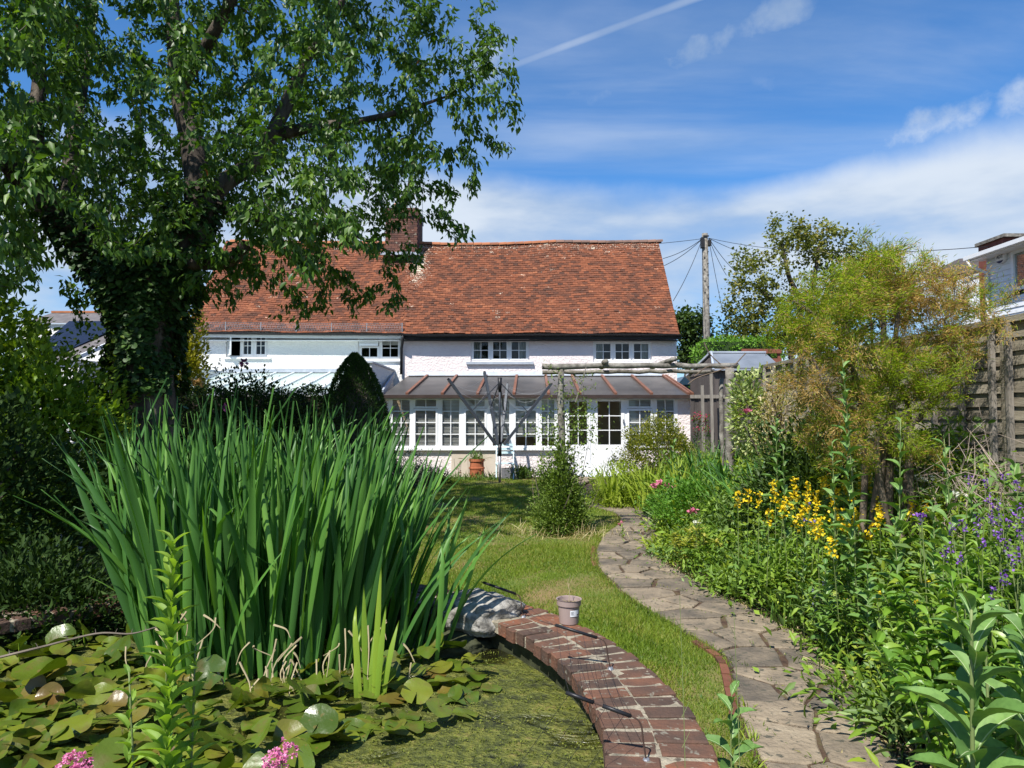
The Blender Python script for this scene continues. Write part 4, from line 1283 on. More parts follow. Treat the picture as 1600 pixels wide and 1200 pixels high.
# ================================================================== PERGOLA
M_log = surf('grey_log', [(.07, .06, .05), (.19, .175, .15), (.33, .31, .27)], scale=9, rough=.9, bump=.9, bscale=35, stretch=(1, 1, 1), bdist=.012)
PY = 10.0
def log(parent, name, a, b, r0, r1, seed=0, sides=10, seg=10, wob=.012):
    r_ = random.Random(seed); a = Vector(a); b = Vector(b)
    pts_ = [a.lerp(b, i / seg) + Vector((r_.uniform(-wob, wob), r_.uniform(-wob, wob), r_.uniform(-wob, wob))) * (0 < i < seg) for i in range(seg + 1)]
    rad = [(r0 + (r1 - r0) * i / seg) * r_.uniform(.93, 1.07) for i in range(seg + 1)]
    return MB().tube(pts_, rad, sides).build(name, M_log, parent, smooth=True)
perg = thing('pergola', 'rustic pergola of weathered grey round poles, its left post wrapped in climber', 'pergola', (X_(877, PY), PY, 0))
log(perg, 'post', (X_(876, PY), PY, 0), (X_(877, PY), PY, Z_(577, PY)), .062, .045, 1)
log(perg, 'post', (X_(1134, PY), PY - .1, gz(3.1, 10)), (X_(1137, PY), PY - .1, Z_(576, PY)), .068, .058, 2)
log(perg, 'post', (X_(1128, PY), PY + .05, gz(3.1, 10)), (X_(1132, PY), PY + .12, Z_(590, PY)), .035, .03, 12)
log(perg, 'beam', (X_(847, PY), PY - .02, Z_(572.5, PY)), (X_(1153, PY), PY - .02, Z_(571.5, PY)), .042, .036, 3, seg=16)
log(perg, 'beam', (X_(848, PY), PY + .12, Z_(581, PY)), (X_(1120, PY), PY + .14, Z_(579, PY)), .032, .028, 4, seg=16)
log(perg, 'cross_log', (X_(944, PY), PY - .20, Z_(567, PY)), (X_(946, PY), PY + .5, Z_(570, PY)), .038, .036, 5)
log(perg, 'cross_log', (X_(1051, PY), PY - .16, Z_(562.5, PY)), (X_(1028, PY), PY + .45, Z_(570, PY)), .035, .034, 6)
bp_ = thing('bean_pole', 'thin dry cane leaning down from the pergola beam', 'cane', (X_(905, PY), PY, 0))
MB().tube([(X_(915, PY), PY - .08, Z_(575, PY)), (X_(907, PY), PY - .1, Z_(600, PY)), (X_(898, PY), PY - .1, Z_(629, PY))], .008, 5).build('cane', M_fpost, bp_)
mb = MB()
for pts_ in ([(1165, 552), (1140, 575), (1118, 562), (1106, 548), (1100, 535)], [(1075, 600), (1090, 590), (1120, 580), (1137, 574)], [(1137, 574), (1108, 572), (1085, 588)]):
    mb.tube(catmull([at(a, b, PY - .05) for a, b in pts_], 5), .008, 5)
vr = thing('bare_vine', 'bare brown vine stems looping round the right end of the pergola beam', 'vine', (X_(1137, PY), PY, 0))
mb.build('stem', surf('vine_bark', [(.10, .07, .05), (.2, .15, .11)], bump=.2), vr, kind='stuff')

# ================================================================== ROTARY CLOTHES DRYER
M_alu = surf('grey_aluminium', [(.035, .042, .052), (.065, .073, .085)], rough=.5, metallic=.2, bump=0, scale=2)
M_blk = surf('black_plastic', [(.01, .01, .012), (.02, .02, .022)], rough=.4, bump=0)
DY = 17.2
dr = thing('rotary_clothes_dryer', 'folding rotary clothes dryer with raised grey metal arms standing on the lawn', 'clothes dryer', (X_(781, DY), DY, 0))
cx = X_(781, DY)
MB().tube([(cx, DY, 0), (cx, DY, Z_(708, DY))], .035, 10).build('ground_socket', M_gal, dr, smooth=True)
MB().tube([(cx, DY, Z_(712, DY)), (cx, DY, Z_(694, DY))], .045, 10).build('hub', M_blk, dr, smooth=True)
MB().tube([(cx, DY, Z_(694, DY)), (cx, DY, Z_(592, DY))], .028, 10).build('pole', M_alu, dr, smooth=True)
MB().tube([(cx, DY, Z_(612, DY)), (cx, DY, Z_(590, DY))], [.04, .055], 10).build('top_hub', M_blk, dr, smooth=True)
hub = Vector((cx, DY, Z_(695, DY)))
tips = [at(701, 593, DY - .55), at(757, 582, DY + .95), at(861, 600, DY + .30), at(793, 601, DY - 1.1)]
tips[3] = Vector((cx + .18, DY + 1.15, Z_(600, DY + 1.15)))
mids = []
for tp in tips:
    d = (tp - hub); d0 = hub + d.normalized() * .0 + Vector((d.x, d.y, 0)).normalized() * .10
    MB().bar(d0, tp, .062, .062).build('arm', M_alu, dr)
    MB().tube([tp - d.normalized() * .06, tp + d.normalized() * .03], .03, 8).build('arm_cap', M_blk, dr)
    m_ = d0.lerp(tp, .52); mids.append((d0, tp, m_))
    MB().bar((cx, DY, Z_(597, DY)), m_, .022, .022).build('strut', M_alu, dr)
mb = MB()
for i in range(4):
    a, b2 = mids[i], mids[(i + 1) % 4]
    for k in range(7):
        f = .35 + .1 * k
        p, q = a[0].lerp(a[1], f), b2[0].lerp(b2[1], f)
        if i in (0,): q = p.lerp(q, 1.0)
        mid = (p + q) / 2 - Vector((0, 0, .12 + .12 * (7 - k) * .5))
        mb.tube(catmull([p, (p + mid) / 2 - Vector((0, 0, .05)), mid, (q + mid) / 2 - Vector((0, 0, .05)), q], 3), .0016, 3, cap=False)
mb.build('clothes_line', surf('pale_line', [(.45, .48, .5), (.6, .62, .64)], bump=0), dr, kind='stuff')

# ================================================================== TELEGRAPH POLE AND WIRES
TY = 30.0
tp = thing('telegraph_pole', 'tall grey wooden telegraph pole with black junction boxes at the top', 'pole', (X_(1104, TY), TY, 0))
MB().tube([(X_(1106, TY), TY, 0), (X_(1104, TY), TY, Z_(365, TY))], [.17, .125], 12).build('shaft', M_log, tp, smooth=True)
for (a, b2, c, d) in ((1097, 1101.5, 372, 388), (1108, 1112.5, 376, 385)):
    MB().bb(X_(a, TY), X_(b2, TY), TY - .18, TY + .05, Z_(d, TY), Z_(c, TY)).build('junction_box', M_black, tp)
MB().bb(X_(1100, TY), X_(1109, TY), TY - .16, TY - .125, Z_(371, TY), Z_(369, TY)).build('bracket', M_black, tp)
for k in range(9):
    zz_ = Z_(395 + k * 9, TY); boxpart(tp, 'step_iron', X_(1101, TY) if k % 2 else X_(1106, TY), X_(1103, TY) if k % 2 else X_(1108.5, TY), TY - .15, TY - .12, zz_, zz_ + .03, M_black)
def wire(a, b, sag, lab, rad=.012):
    a = Vector(a); b = Vector(b)
    pts_ = [a.lerp(b, i / 14) - Vector((0, 0, sag * 4 * (i / 14) * (1 - i / 14))) for i in range(15)]
    o = MB().tube(pts_, rad, 4, cap=False).build('overhead_wire', M_black, None)
    tag(o, lab, 'wire', 'overhead wires from the telegraph pole')
hp = (X_(1100, TY), TY, Z_(373, TY)); hq = (X_(1110, TY), TY, Z_(372, TY))
wire(hp, at(880, 386, 27), .1, 'overhead wire running left from the pole behind the roof ridge')
wire(hp, at(1036, 404, 26), .1, 'upper of two overhead wires dropping from the pole to the right end of the roof')
wire(hp, at(1038, 415, 26), .1, 'lower of two overhead wires dropping from the pole to the right end of the roof')
wire(hp, at(1052, 470, 26), .15, 'steep overhead wire dropping left from the pole towards the eave')
wire(hq, at(1545, 385, 17), .35, 'long overhead wire running right from the pole to the white clad house')
wire(hq, at(1190, 403, 36), .1, 'overhead wire running right from the pole into the maple crown')
wire(hq, at(1150, 425, 34), .1, 'overhead wire sloping right from the pole behind the maple')
wire(hq, at(1135, 430, 33), .1, 'overhead wire dropping steeply right beside the maple')
wire(hq, at(1130, 490, 31), .1, 'steepest overhead wire dropping right of the pole')

# ================================================================== WHITE CLAD HOUSE ON THE RIGHT
HX = 11.0
hY0 = HX * FPX / 748.0            # far corner of the clad wall
M_clad = surf('white_cladding', [(.70, .73, .76), (.78, .80, .82)], scale=2, rough=.45, bump=0, use_rnd=.2)
hs = thing('clad_house', 'white weatherboarded house rising behind the fence at the far right', 'house', (HX, hY0 - 4, 0))
ez = EYE + (648 - 397) / FPX * hY0
z = 2.0
W5 = (hY0 - 2.0, hY0 - .85, Z_(455, hY0 - .9), Z_(392, hY0 - .9))
while z < ez + .02:
    z2 = z + .125
    segs = [(hY0 - 9, hY0)]
    if W5[2] < z2 and W5[3] > z: segs = [(hY0 - 9, W5[0] - .0), (W5[1], hY0)]
    for (a, b2) in segs:
        MB()._add([(HX - .018, a, z), (HX - .018, b2, z), (HX, b2, z2), (HX, a, z2), (HX + .01, a, z), (HX + .01, b2, z)], [(0, 3, 2, 1), (0, 1, 5, 4)]).build('board', M_clad, hs)
    z = z2
MB().bb(HX + .012, HX + 7, hY0 - 9, hY0 - .001, 0, 2.0).bb(HX + .3, HX + 7, hY0 - 9, hY0 - .001, 2.0, ez).build('house_body', M_wwall, hs)
MB()._add([(HX + .005, hY0, 2), (HX + 7, hY0, 2), (HX + 7, hY0, ez), (HX + .005, hY0, ez)], [(0, 1, 2, 3)]).build('end_wall', M_clad, hs)
M_hroof = surf('dark_roof', [(.05, .04, .036), (.11, .09, .08)], rough=.85, scale=3, bump=.5, bscale=20)
MB()._add([(HX - .35, hY0 - 9, ez - .02), (HX - .35, hY0 + .1, ez - .02), (HX + 3.4, hY0 + .1, ez + 1.1), (HX + 3.4, hY0 - 9, ez + 1.1), (HX + 7.2, hY0 + .1, ez - .02), (HX + 7.2, hY0 - 9, ez - .02)], [(0, 3, 2, 1), (3, 5, 4, 2)]).build('roof', M_hroof, hs)
MB().bb(HX - .45, HX - .34, hY0 - 9, hY0 + .15, ez - .10, ez - .01).build('gutter', M_upvc, hs)
MB().bb(HX - .34, HX - .02, hY0 - 9, hY0 + .1, ez - .12, ez - .09).bb(HX - .34, HX - .30, hY0 - 9, hY0 + .1, ez - .09, ez - .03).build('soffit', M_upvc, hs)
MB().tube([(HX - .40, hY0 + .05, ez - .08), (HX - .40, hY0 + .0, ez - .25), (HX - .07, hY0 - .08, ez - .42), (HX - .07, hY0 - .08, 1.5)], .045, 8).build('downpipe', M_upvc, hs, smooth=True)
wx = HX - .02
w_ = MB().bb(wx - .03, wx + .05, W5[0], W5[0] + .08, W5[2], W5[3]).bb(wx - .03, wx + .05, W5[1] - .08, W5[1], W5[2], W5[3]).bb(wx - .028, wx + .05, W5[0] + .08, W5[1] - .08, W5[2], W5[2] + .08).bb(wx - .028, wx + .05, W5[0] + .08, W5[1] - .08, W5[3] - .08, W5[3]).build('window', M_upvc, hs)
boxpart(w_, 'pane', wx + .01, wx + .014, W5[0] + .08, W5[1] - .08, W5[2] + .08, W5[3] - .08, M_glass)
boxpart(w_, 'curtain', wx + .06, wx + .07, W5[0], W5[1] + .5, W5[2], W5[3], M_curt)
# alarm box: white shield with a dark blue lower point and lettering
ay = HX * FPX / 775.0 ; az0, az1 = EYE + (648 - 410) / FPX * ay, EYE + (648 - 394) / FPX * ay
al = thing('alarm_box', 'small white burglar alarm box with dark blue lower point on the white cladding', 'alarm box', (HX, ay, az0))
def shield(y0, y1, pts, x0, x1, mat, name):
    vs = [(x0, y0 + (y1 - y0) * u, az0 + (az1 - az0) * v) for u, v in pts] + [(x1, y0 + (y1 - y0) * u, az0 + (az1 - az0) * v) for u, v in pts]
    n = len(pts); MB()._add(vs, [tuple(range(n)), tuple(range(2 * n - 1, n - 1, -1))] + [(i, n + i, n + (i + 1) % n, (i + 1) % n) for i in range(n)]).build(name, mat, al)
M_navy = surf('navy_plastic', [(.01, .015, .07), (.015, .02, .09)], rough=.4, bump=0)
shield(ay + .14, ay - .14, [(0, 1), (0, .35), (.25, .08), (.5, 0), (.75, .08), (1, .35), (1, 1)], HX - .02, HX - .09, M_upvc, 'case')
shield(ay + .14, ay - .14, [(.08, .28), (.27, .10), (.5, .02), (.73, .10), (.92, .28)], HX - .09, HX - .094, M_navy, 'blue_point')
tc_ = bpy.data.curves.new('lettering', 'FONT'); tc_.body = 'ADT'; tc_.size = .10; tc_.extrude = .001; tc_.align_x = 'CENTER'
tc_.materials.append(M_navy)
_tmp = bpy.data.objects.new('lettering_curve', tc_); col.objects.link(_tmp)
_me = bpy.data.meshes.new_from_object(_tmp); bpy.data.objects.remove(_tmp)
to = bpy.data.objects.new('lettering', _me); col.objects.link(to); to.parent = al
to.matrix_basis = Matrix.Translation(Vector((HX - .095, ay, az0 + (az1 - az0) * .52)) - Vector(al.location)) @ Matrix(((0, 0, -1, 0), (-1, 0, 0, 0), (0, 1, 0, 0), (0, 0, 0, 1)))
ch2 = thing('brick_chimney', 'flat-topped red brick chimney rising behind the eave of the white clad house', 'chimney', (X_(1556, 18.2), 18.2, 0))
M_rbrick = surf('red_brick_far', [(.15, .05, .035), (.25, .085, .06)], scale=6, rough=.9, bump=.4, bscale=30)
MB().bb(12.72, 13.6, 18.2, 19.2, 0, Z_(371, 18.2)).build('stack', M_rbrick, ch2)
MB().bb(12.66, 13.66, 18.1, 19.26, Z_(371, 18.2), Z_(366, 18.2)).build('cap', M_log, ch2)
h2 = thing('far_roofed_house', 'low dark tiled roof and pale wall beyond the tamarisk, left of the clad house', 'house', (14.5, 22, 0))
ra, rb_ = at(1496, 432, 22), at(1545, 408, 22)
MB()._add([ra, at(1560, 398, 22), at(1560, 440, 22), at(1500, 440, 22)] and [(ra.x, 22, ra.z), (X_(1600, 22), 22, Z_(396, 22)), (X_(1600, 22), 25, Z_(396, 22) + .5), (ra.x, 25, ra.z + .3), (ra.x, 22, ra.z - .12), (X_(1600, 22), 22, Z_(396, 22) - .12)], [(0, 1, 2, 3), (4, 5, 1, 0)]).build('roof', M_hroof, h2)
MB()._add([(ra.x + .2, 22.1, 0), (X_(1600, 22), 22.1, 0), (X_(1600, 22), 22.1, Z_(400, 22)), (ra.x + .2, 22.1, ra.z - .15)], [(0, 1, 2, 3)]).build('wall', M_clad, h2)

# ================================================================== HOUSES AT THE LEFT
LYY = 26.0
nb_ = thing('solar_roof_house', 'low neighbouring building with black solar panel on its grey sloping roof, left of the tree', 'house', (X_(120, LYY), LYY, 0))
a, b2, c, d = at(60, 560, LYY), at(160, 512, LYY), at(168, 520, LYY), at(128, 570, LYY)
x0, x1 = X_(40, LYY), X_(160, LYY)
zt_ = Z_(500, LYY + 2); zb_ = Z_(560, LYY)
M_slate = surf('grey_slate', [(.09, .08, .08), (.18, .165, .16)], rough=.8, bump=.4, scale=3, bscale=20)
M_solar = surf('solar_glass', [(.012, .016, .03), (.02, .026, .045)], rough=.15, bump=0)
MB()._add([(x0, LYY, zb_), (x1 - 1.0, LYY, zb_), (x1 + .6, LYY + 2.6, zt_), (x0, LYY + 2.6, zt_)], [(0, 1, 2, 3)]).build('roof', M_slate, nb_)
MB()._add([(x0, LYY + .1, zb_ + .10), (x1 - 1.8, LYY + .1, zb_ + .10), (x1 - .3, LYY + 2.45, zt_ + .02), (x0, LYY + 2.45, zt_ + .02)], [(0, 1, 2, 3)]).build('solar_panel', M_solar, nb_)
MB().bb(x0, x1 - 1.0, LYY + .2, LYY + 5, 0, zb_ - .02).build('wall', M_wwall, nb_)
MB().bar((x1 - .95, LYY - .05, zb_), (x1 + .65, LYY + 2.6, zt_), .12, .14).build('bargeboard', M_upvc, nb_)
fr_ = thing('orange_roof_house', 'distant house with orange ridge, just showing left of the trunk', 'house', (X_(110, 45), 45, 0))
x0, x1 = X_(30, 45), X_(175, 45)
MB()._add([(x0, 45, Z_(505, 45)), (x1, 45, Z_(505, 45)), (x1, 48, Z_(489, 48)), (x0, 48, Z_(489, 48))], [(0, 1, 2, 3)]).build('roof', M_slate, fr_)
MB().bb(x0, x1, 47.9, 48.2, Z_(489, 48), Z_(486, 48)).build('ridge', M_ridge, fr_)
MB().bb(x0, x1, 45.2, 48, 0, Z_(506, 45)).build('wall', M_wwall, fr_)
# brick building corner just left of the white cottage
gbk = thing('grey_outbuilding', 'grey brick wall end just left of the white cottage', 'wall', (X_(284, 24), 24, 0))
MB().bb(X_(268, 24), X_(291, 24), 24, 27, 0, Z_(540, 24)).build('wall', M_slate, gbk)
# white garden table rails in the shade
wt = thing('white_garden_table', 'white slatted garden table glimpsed between the dark hedge and the tree', 'table', (X_(118, 9.5), 9.5, 0))
for k in range(5): boxpart(wt, 'table_slat', X_(84, 9.5), X_(153, 9.5), 9.2 + k * .13, 9.31 + k * .13, Z_(678, 9.5), Z_(675, 9.5), M_upvc)
for (xx, yy) in ((X_(88, 9.5), 9.25), (X_(148, 9.5), 9.25), (X_(88, 9.5), 9.75), (X_(148, 9.5), 9.75)):
    boxpart(wt, 'leg', xx - .03, xx + .03, yy - .03, yy + .03, 0, Z_(678.2, 9.5), M_upvc)
wc_ = thing('white_garden_chair', 'white garden chair behind the iris blades in shade', 'chair', (X_(110, 8.6), 8.6, 0))
for k in range(3): boxpart(wc_, 'back_slat', X_(84, 8.6), X_(132, 8.6), 8.6, 8.63, Z_(714 - k * 0, 8.6) + k * .12 - .12, Z_(714, 8.6) + k * .12 - .06, M_upvc)
boxpart(wc_, 'seat', X_(84, 8.6), X_(132, 8.6), 8.2, 8.6, .42, .45, M_upvc)
for xx in (X_(86, 8.6), X_(130, 8.6)):
    boxpart(wc_, 'leg', xx - .02, xx + .02, 8.59, 8.64, 0, 1.35, M_upvc); boxpart(wc_, 'leg', xx - .02, xx + .02, 8.2, 8.24, 0, .42, M_upvc)

# ================================================================== THINGS ON THE POND WALL
# rock
M_rock = surf('lichen_rock', [(.05, .046, .04), (.16, .15, .13), (.31, .295, .265), (.46, .44, .40)], scale=12, rough=.95, bump=1.0, bscale=22, bdist=.03, speck=(16, .62, (.04, .038, .034)))
def rock(name, lab, c, s, rotz, seed):
    import bmesh
    bm = bmesh.new(); bmesh.ops.create_icosphere(bm, subdivisions=5, radius=1)
    from mathutils import noise
    off_ = Vector((seed * 3.1, seed, 0))
    for v in bm.verts:
        p = v.co.copy()
        k = 1 + .30 * noise.noise(p * 1.1 + off_) + .14 * noise.noise(p * 3 + off_) + .07 * abs(noise.noise(p * 7 + off_)) + .03 * noise.noise(p * 16 + off_)
        # broad facets
        q = Vector((round(p.x * 2.3) / 2.3, round(p.y * 2.3) / 2.3, round(p.z * 2.3) / 2.3))
        k += .10 * (q.length - 1)
        v.co = p * k
        v.co = Matrix.Rotation(rotz, 3, 'Z') @ Vector((v.co.x * s[0], v.co.y * s[1], max(v.co.z, -.55) * s[2]))
    me = bpy.data.meshes.new(name); bm.to_mesh(me); bm.free(); me.materials.append(M_rock if seed == 2 else M_darkwall)
    me.polygons.foreach_set('use_smooth', np.ones(len(me.polygons), bool))
    o = link(name, me, None); o.location = c; return tag(o, lab, 'rock')
rock('rock', 'rough grey white lichened boulder sitting across the brick pond wall', (-.26, 4.95, .28), (.31, .23, .16), R(-15), 2)
rock('flat_rock', 'dark flat stone under the boulder at the water edge', (-.38, 4.78, .10), (.26, .15, .10), R(20), 5)
# pot
M_pot = surf('taupe_plastic', [(.27, .20, .18), (.33, .255, .23)], rough=.45, bump=.05, scale=3)
pc = gr(889, 973, .302); ph = .155; pr_ = .072
pot = thing('plant_pot', 'taupe plastic plant pot with white label standing on the brick wall', 'plant pot', (pc.x, pc.y, .302))
MB().lathe([(0, .0), (.060, 0), (.062, .004), (.070, ph * .72), (.0715, ph * .74), (.078, ph * .76), (.080, ph * .97), (.084, ph), (.080, ph), (.074, ph * .98), (.068, ph * .75), (.066, ph * .70)], (pc.x, pc.y, .302), 40).build('pot', M_pot, pot, smooth=False)
MB().lathe([(0, ph * .80), (.073, ph * .80)], (pc.x, pc.y, .302), 24).build('soil', M_soil, pot)
mb = MB(); a0 = R(-78); 
vs = []
for i in range(7):
    a = R(-88) + R(52) * i / 6
    for z_, rr_ in ((.055, .0685), (.095, .0715)): vs.append((pc.x + rr_ * math.cos(a), pc.y + rr_ * math.sin(a), .302 + z_))
mb._add(vs, [(2 * i, 2 * i + 2, 2 * i + 3, 2 * i + 1) for i in range(6)]); lab_ = mb.build('label', surf('paper_label', [(.74, .76, .80), (.80, .82, .84)], bump=0, rough=.5), pot)
for (i0, i1, z0_, z1_) in ((.4, 2.2, .083, .086), (.4, 1.8, .076, .078), (.4, 2.4, .069, .071), (4.4, 5.6, .060, .070)):
    vs = []
    for i in range(4):
        a = R(-88) + R(52) * (i0 + (i1 - i0) * i / 3) / 6
        for z_ in (z0_, z1_): vs.append((pc.x + (.0700 + (z_ - .055) * .075 + .0006) * math.cos(a), pc.y + (.0700 + (z_ - .055) * .075 + .0006) * math.sin(a), .302 + z_))
    MB()._add(vs, [(2 * i, 2 * i + 2, 2 * i + 3, 2 * i + 1) for i in range(3)]).build('printed_mark', M_slate, lab_)
M_straw = surf('dry_stem', [(.30, .24, .13), (.48, .40, .24)], bump=0, rough=.8)
M_twig = surf('grey_twig', [(.10, .08, .06), (.22, .18, .14)], bump=.2, rough=.9)
ds = thing('dry_seedling', 'thin dead straw stem standing in the taupe pot', 'plant', (pc.x, pc.y, .425))
MB().tube([(pc.x, pc.y, .42), (pc.x + .004, pc.y, .50), (pc.x - .006, pc.y + .01, .56), (pc.x + .012, pc.y, .61)], [.0025, .002, .0018, .001], 5).tube([(pc.x, pc.y, .54), (pc.x + .03, pc.y, .60)], .0012, 4).tube([(pc.x + .002, pc.y, .43), (pc.x + .05, pc.y - .02, .452)], .002, 4).tube([(pc.x - .002, pc.y, .43), (pc.x - .045, pc.y - .01, .455)], .002, 4).build('stem', M_straw, ds)
# hoops of wire with black foam sleeves
M_iron = surf('rusty_wire', [(.05, .032, .026), (.10, .06, .045)], rough=.8, metallic=.3, bump=0)
def hoop(foot, shoulder, tip, lab, sleeves):
    """foot on the wall, bent over at the shoulder, reaching out over the water"""
    f = gr(foot[0], foot[1], TOPZ)
    s = at(shoulder[0], shoulder[1], f.y + .01); tpx = at(tip[0], tip[1], f.y + tip[2])
    h = thing('wire_hoop', lab, 'wire hoop', f, group='bent wires over the pond wall')
    path = catmull([f, f.lerp(s, .5), s.lerp(f, .12), s + (tpx - s) * .10, s.lerp(tpx, .5), tpx], 5)
    MB().tube(path, .0035, 6).build('wire', M_iron, h, smooth=True)
    for (a, b2) in sleeves:
        MB().tube([s.lerp(tpx, a), s.lerp(tpx, (a + b2) / 2), s.lerp(tpx, b2)], .0085, 8).build('foam_sleeve', M_blk, h, smooth=True)
    MB().lathe([(.0, .014), (.012, .012), (.018, 0)], f, 8).build('foot_washer', M_gal, h)
    return s, tpx
h1 = hoop((1010, 1190), (1000, 1124), (884, 1082, .06), 'nearest bent wire with black foam sleeves, its foot between the bricks at the bottom', ((.12, .5), (.62, 1.0)))
h2_ = hoop((954, 1046), (945, 1000), (866, 976, .06), 'middle bent wire with black foam sleeve, just in front of the plant pot', ((.15, .98),))
h3 = hoop((818, 965), (812, 930), (752, 909, .03), 'farthest bent wire with black foam sleeve lying over the boulder', ((.1, .95),))
# thin netting lines stretched between the wires over the water
net = thing('pond_netting', 'sagging thin black netting strung from the bent wires over the water', 'netting', (.3, 3.0, .3))
mb = MB()
for k in range(6):
    f = .1 + .17 * k
    a = h1[0].lerp(h1[1], f); b2 = h2_[0].lerp(h2_[1], f)
    m_ = (a + b2) / 2 - Vector((0, 0, .05)); mb.tube(catmull([a, m_, b2], 4), .0010, 3, cap=False)
for k in range(4):
    a = h1[0].lerp(h1[1], .2 + .25 * k); b2 = Vector((a.x - .55, a.y - .55, .12)); mb.tube(catmull([a, (a + b2) / 2 - Vector((0, 0, .03)), b2], 4), .0010, 3, cap=False)
for k in range(3):
    a = h2_[0].lerp(h2_[1], .2 + .3 * k); b2 = h3[0].lerp(h3[1], .2 + .3 * k); mb.tube(catmull([a, (a + b2) / 2 - Vector((0, 0, .06)), b2], 4), .0010, 3, cap=False)
mb.build('netting_line', M_blk, net, kind='stuff')
# ================================================================== TREES
class Skel:
    def __init__(self): self.p = []; self.r = []; self.br = []
    def limb(self, pts, rads, n=6, keep=True):
        c = catmull(pts, n); k = len(c)
        rr = np.interp(np.linspace(0, len(pts) - 1, k), range(len(pts)), rads)
        for q, r_ in zip(c, rr): self.p.append(np.array(q)); self.r.append(r_)
        self.br.append((c, list(rr), False))
    def colonise(self, T, seg=.3, tip=.004, kr=.018, sag=.1, order=True, minr=0.0, wob=.05):
        P = list(self.p); Rr = list(self.r)
        buf = np.zeros((len(P) + len(T) * 24, 3)); rb = np.zeros(len(buf)); n = len(P)
        buf[:n] = np.array(P); rb[:n] = Rr
        if order:
            d0 = [np.min(np.sum((buf[:n] - t) ** 2, 1)) for t in T]
            T = [T[i] for i in np.argsort(d0)]
        for t in T:
            d = np.linalg.norm(buf[:n] - t, axis=1) - rb[:n] * .5
            i = int(np.argmin(d)); p0 = buf[i].copy(); L = float(np.linalg.norm(t - p0))
            if L < .05: continue
            k = max(2, min(22, int(L / seg) + 1))
            side = rng.normal(0, 1, 3) * wob * L
            f = np.linspace(0, 1, k + 1)[:, None]
            q = p0 + (t - p0) * f + side * (f * (1 - f)) * 2 - np.array([0, 0, sag]) * L * (f ** 2 - f) * -1 * -1 * 1.0
            q[1:-1] += rng.normal(0, .02 * min(L, 1), q[1:-1].shape)
            r0 = min(rb[i] * .7, .006 + kr * L)
            rr = r0 + (tip - r0) * f[:, 0]
            self.br.append(([Vector(x) for x in q], list(rr), True))
            m = len(q) - 1
            buf[n:n + m] = q[1:]; rb[n:n + m] = rr[1:]; n += m
        return self
    def wood(self, parent, mat, rmin=.012):
        """limbs and the larger branches; thin twigs joined apart"""
        big = MB(); fine = MB()
        for pts, rr, tw in self.br:
            if tw and rr[0] < rmin: fine.tube(pts, rr, 3, cap=False)
            else: big.tube(pts, rr, 10 if rr[0] > .08 else 6, cap=False)
        if big.v: big.build('branches', mat, parent, smooth=True, kind='stuff')
        if fine.v: fine.build('twigs', mat, parent, smooth=True, kind='stuff')
    def leafpts(self, step, per, frac=.75, spread=.05):
        P = []; D = []
        for pts, rr, tw in self.br:
            if not tw: continue
            k = len(pts)
            a = np.array(pts)
            L = np.cumsum([0] + [np.linalg.norm(a[i + 1] - a[i]) for i in range(k - 1)])
            tot = L[-1]; s0 = tot * (1 - frac) if tot > .5 else 0
            n = max(1, int((tot - s0) / step))
            for s in np.linspace(s0, tot, n + 1):
                x = np.array([np.interp(s, L, a[:, c]) for c in range(3)])
                for _ in range(per):
                    P.append(x + rng.normal(0, spread, 3)); D.append((a[-1] - a[0]) / max(tot, 1e-6))
        return np.array(P), np.array(D)
def in_poly(x, y, poly):
    ins = np.zeros(np.shape(x), bool); j = len(poly) - 1
    for i in range(len(poly)):
        (xi, yi), (xj, yj) = poly[i], poly[j]
        ins ^= ((yi > y) != (yj > y)) & (x < (xj - xi) * (y - yi) / (yj - yi + 1e-12) + xi); j = i
    return ins

M_bark = surf('dark_bark', [(.022, .018, .014), (.07, .056, .045), (.15, .125, .10)], scale=7, rough=.95, bump=1.0, bscale=20, stretch=(1, 1, .4), bdist=.03)
M_cherry = leafm('cherry_leaf', [(.024, .062, .012), (.050, .115, .018), (.10, .19, .025), (.19, .29, .035)], trans=.36, rough=.42, spec=.35, pos=[0, .35, .8, 1])
M_cherryred = leafm('cherry_red_leaf', [(.20, .06, .02), (.28, .10, .03)], trans=.3)

# ---- the old cherry tree
CY = 9.5
def cp(px, py, dy=0.0): return at(px, py, CY + dy)
tree = thing('cherry_tree', 'big old leafy tree with forked trunk filling the upper left of the photo', 'tree', (cp(222, 700).x, CY, 0))
sk = Skel()
fork = cp(228, 455)
mbt = MB()
tp_ = catmull([Vector((cp(222, 700).x, CY, 0)), cp(224, 680), cp(224, 600), cp(226, 520), cp(230, 440)], 8)
tr_ = np.interp(np.linspace(0, 4, len(tp_)), range(5), [.52, .44, .38, .36, .42])
mbt.tube(tp_, list(tr_), 18, cap=False)
mbt.build('trunk', M_bark, tree, smooth=True)
for a, r_ in zip(tp_, tr_): sk.p.append(np.array(a)); sk.r.append(r_)
sk.limb([cp(215, 470), cp(165, 400), cp(90, 330), cp(20, 255, -.3), cp(-60, 180, -.6), cp(-160, 90, -1)], [.34, .27, .22, .18, .13, .09])
sk.limb([cp(245, 470), cp(290, 380), cp(312, 320), cp(300, 230, .2), cp(280, 140, .3), cp(270, 20, .4), cp(262, -160, .5)], [.34, .26, .20, .15, .12, .10, .06])
sk.limb([cp(300, 345), cp(345, 290, .2), cp(400, 250, .4), cp(440, 180, .6), cp(480, 90, .8), cp(540, -10, 1.0), cp(600, -150, 1.2)], [.17, .13, .11, .10, .08, .06, .04])
sk.limb([cp(260, 425), cp(300, 412, -.2), cp(345, 412, -.3), cp(372, 398, -.35), cp(385, 380, -.4)], [.10, .085, .085, .09, .07])
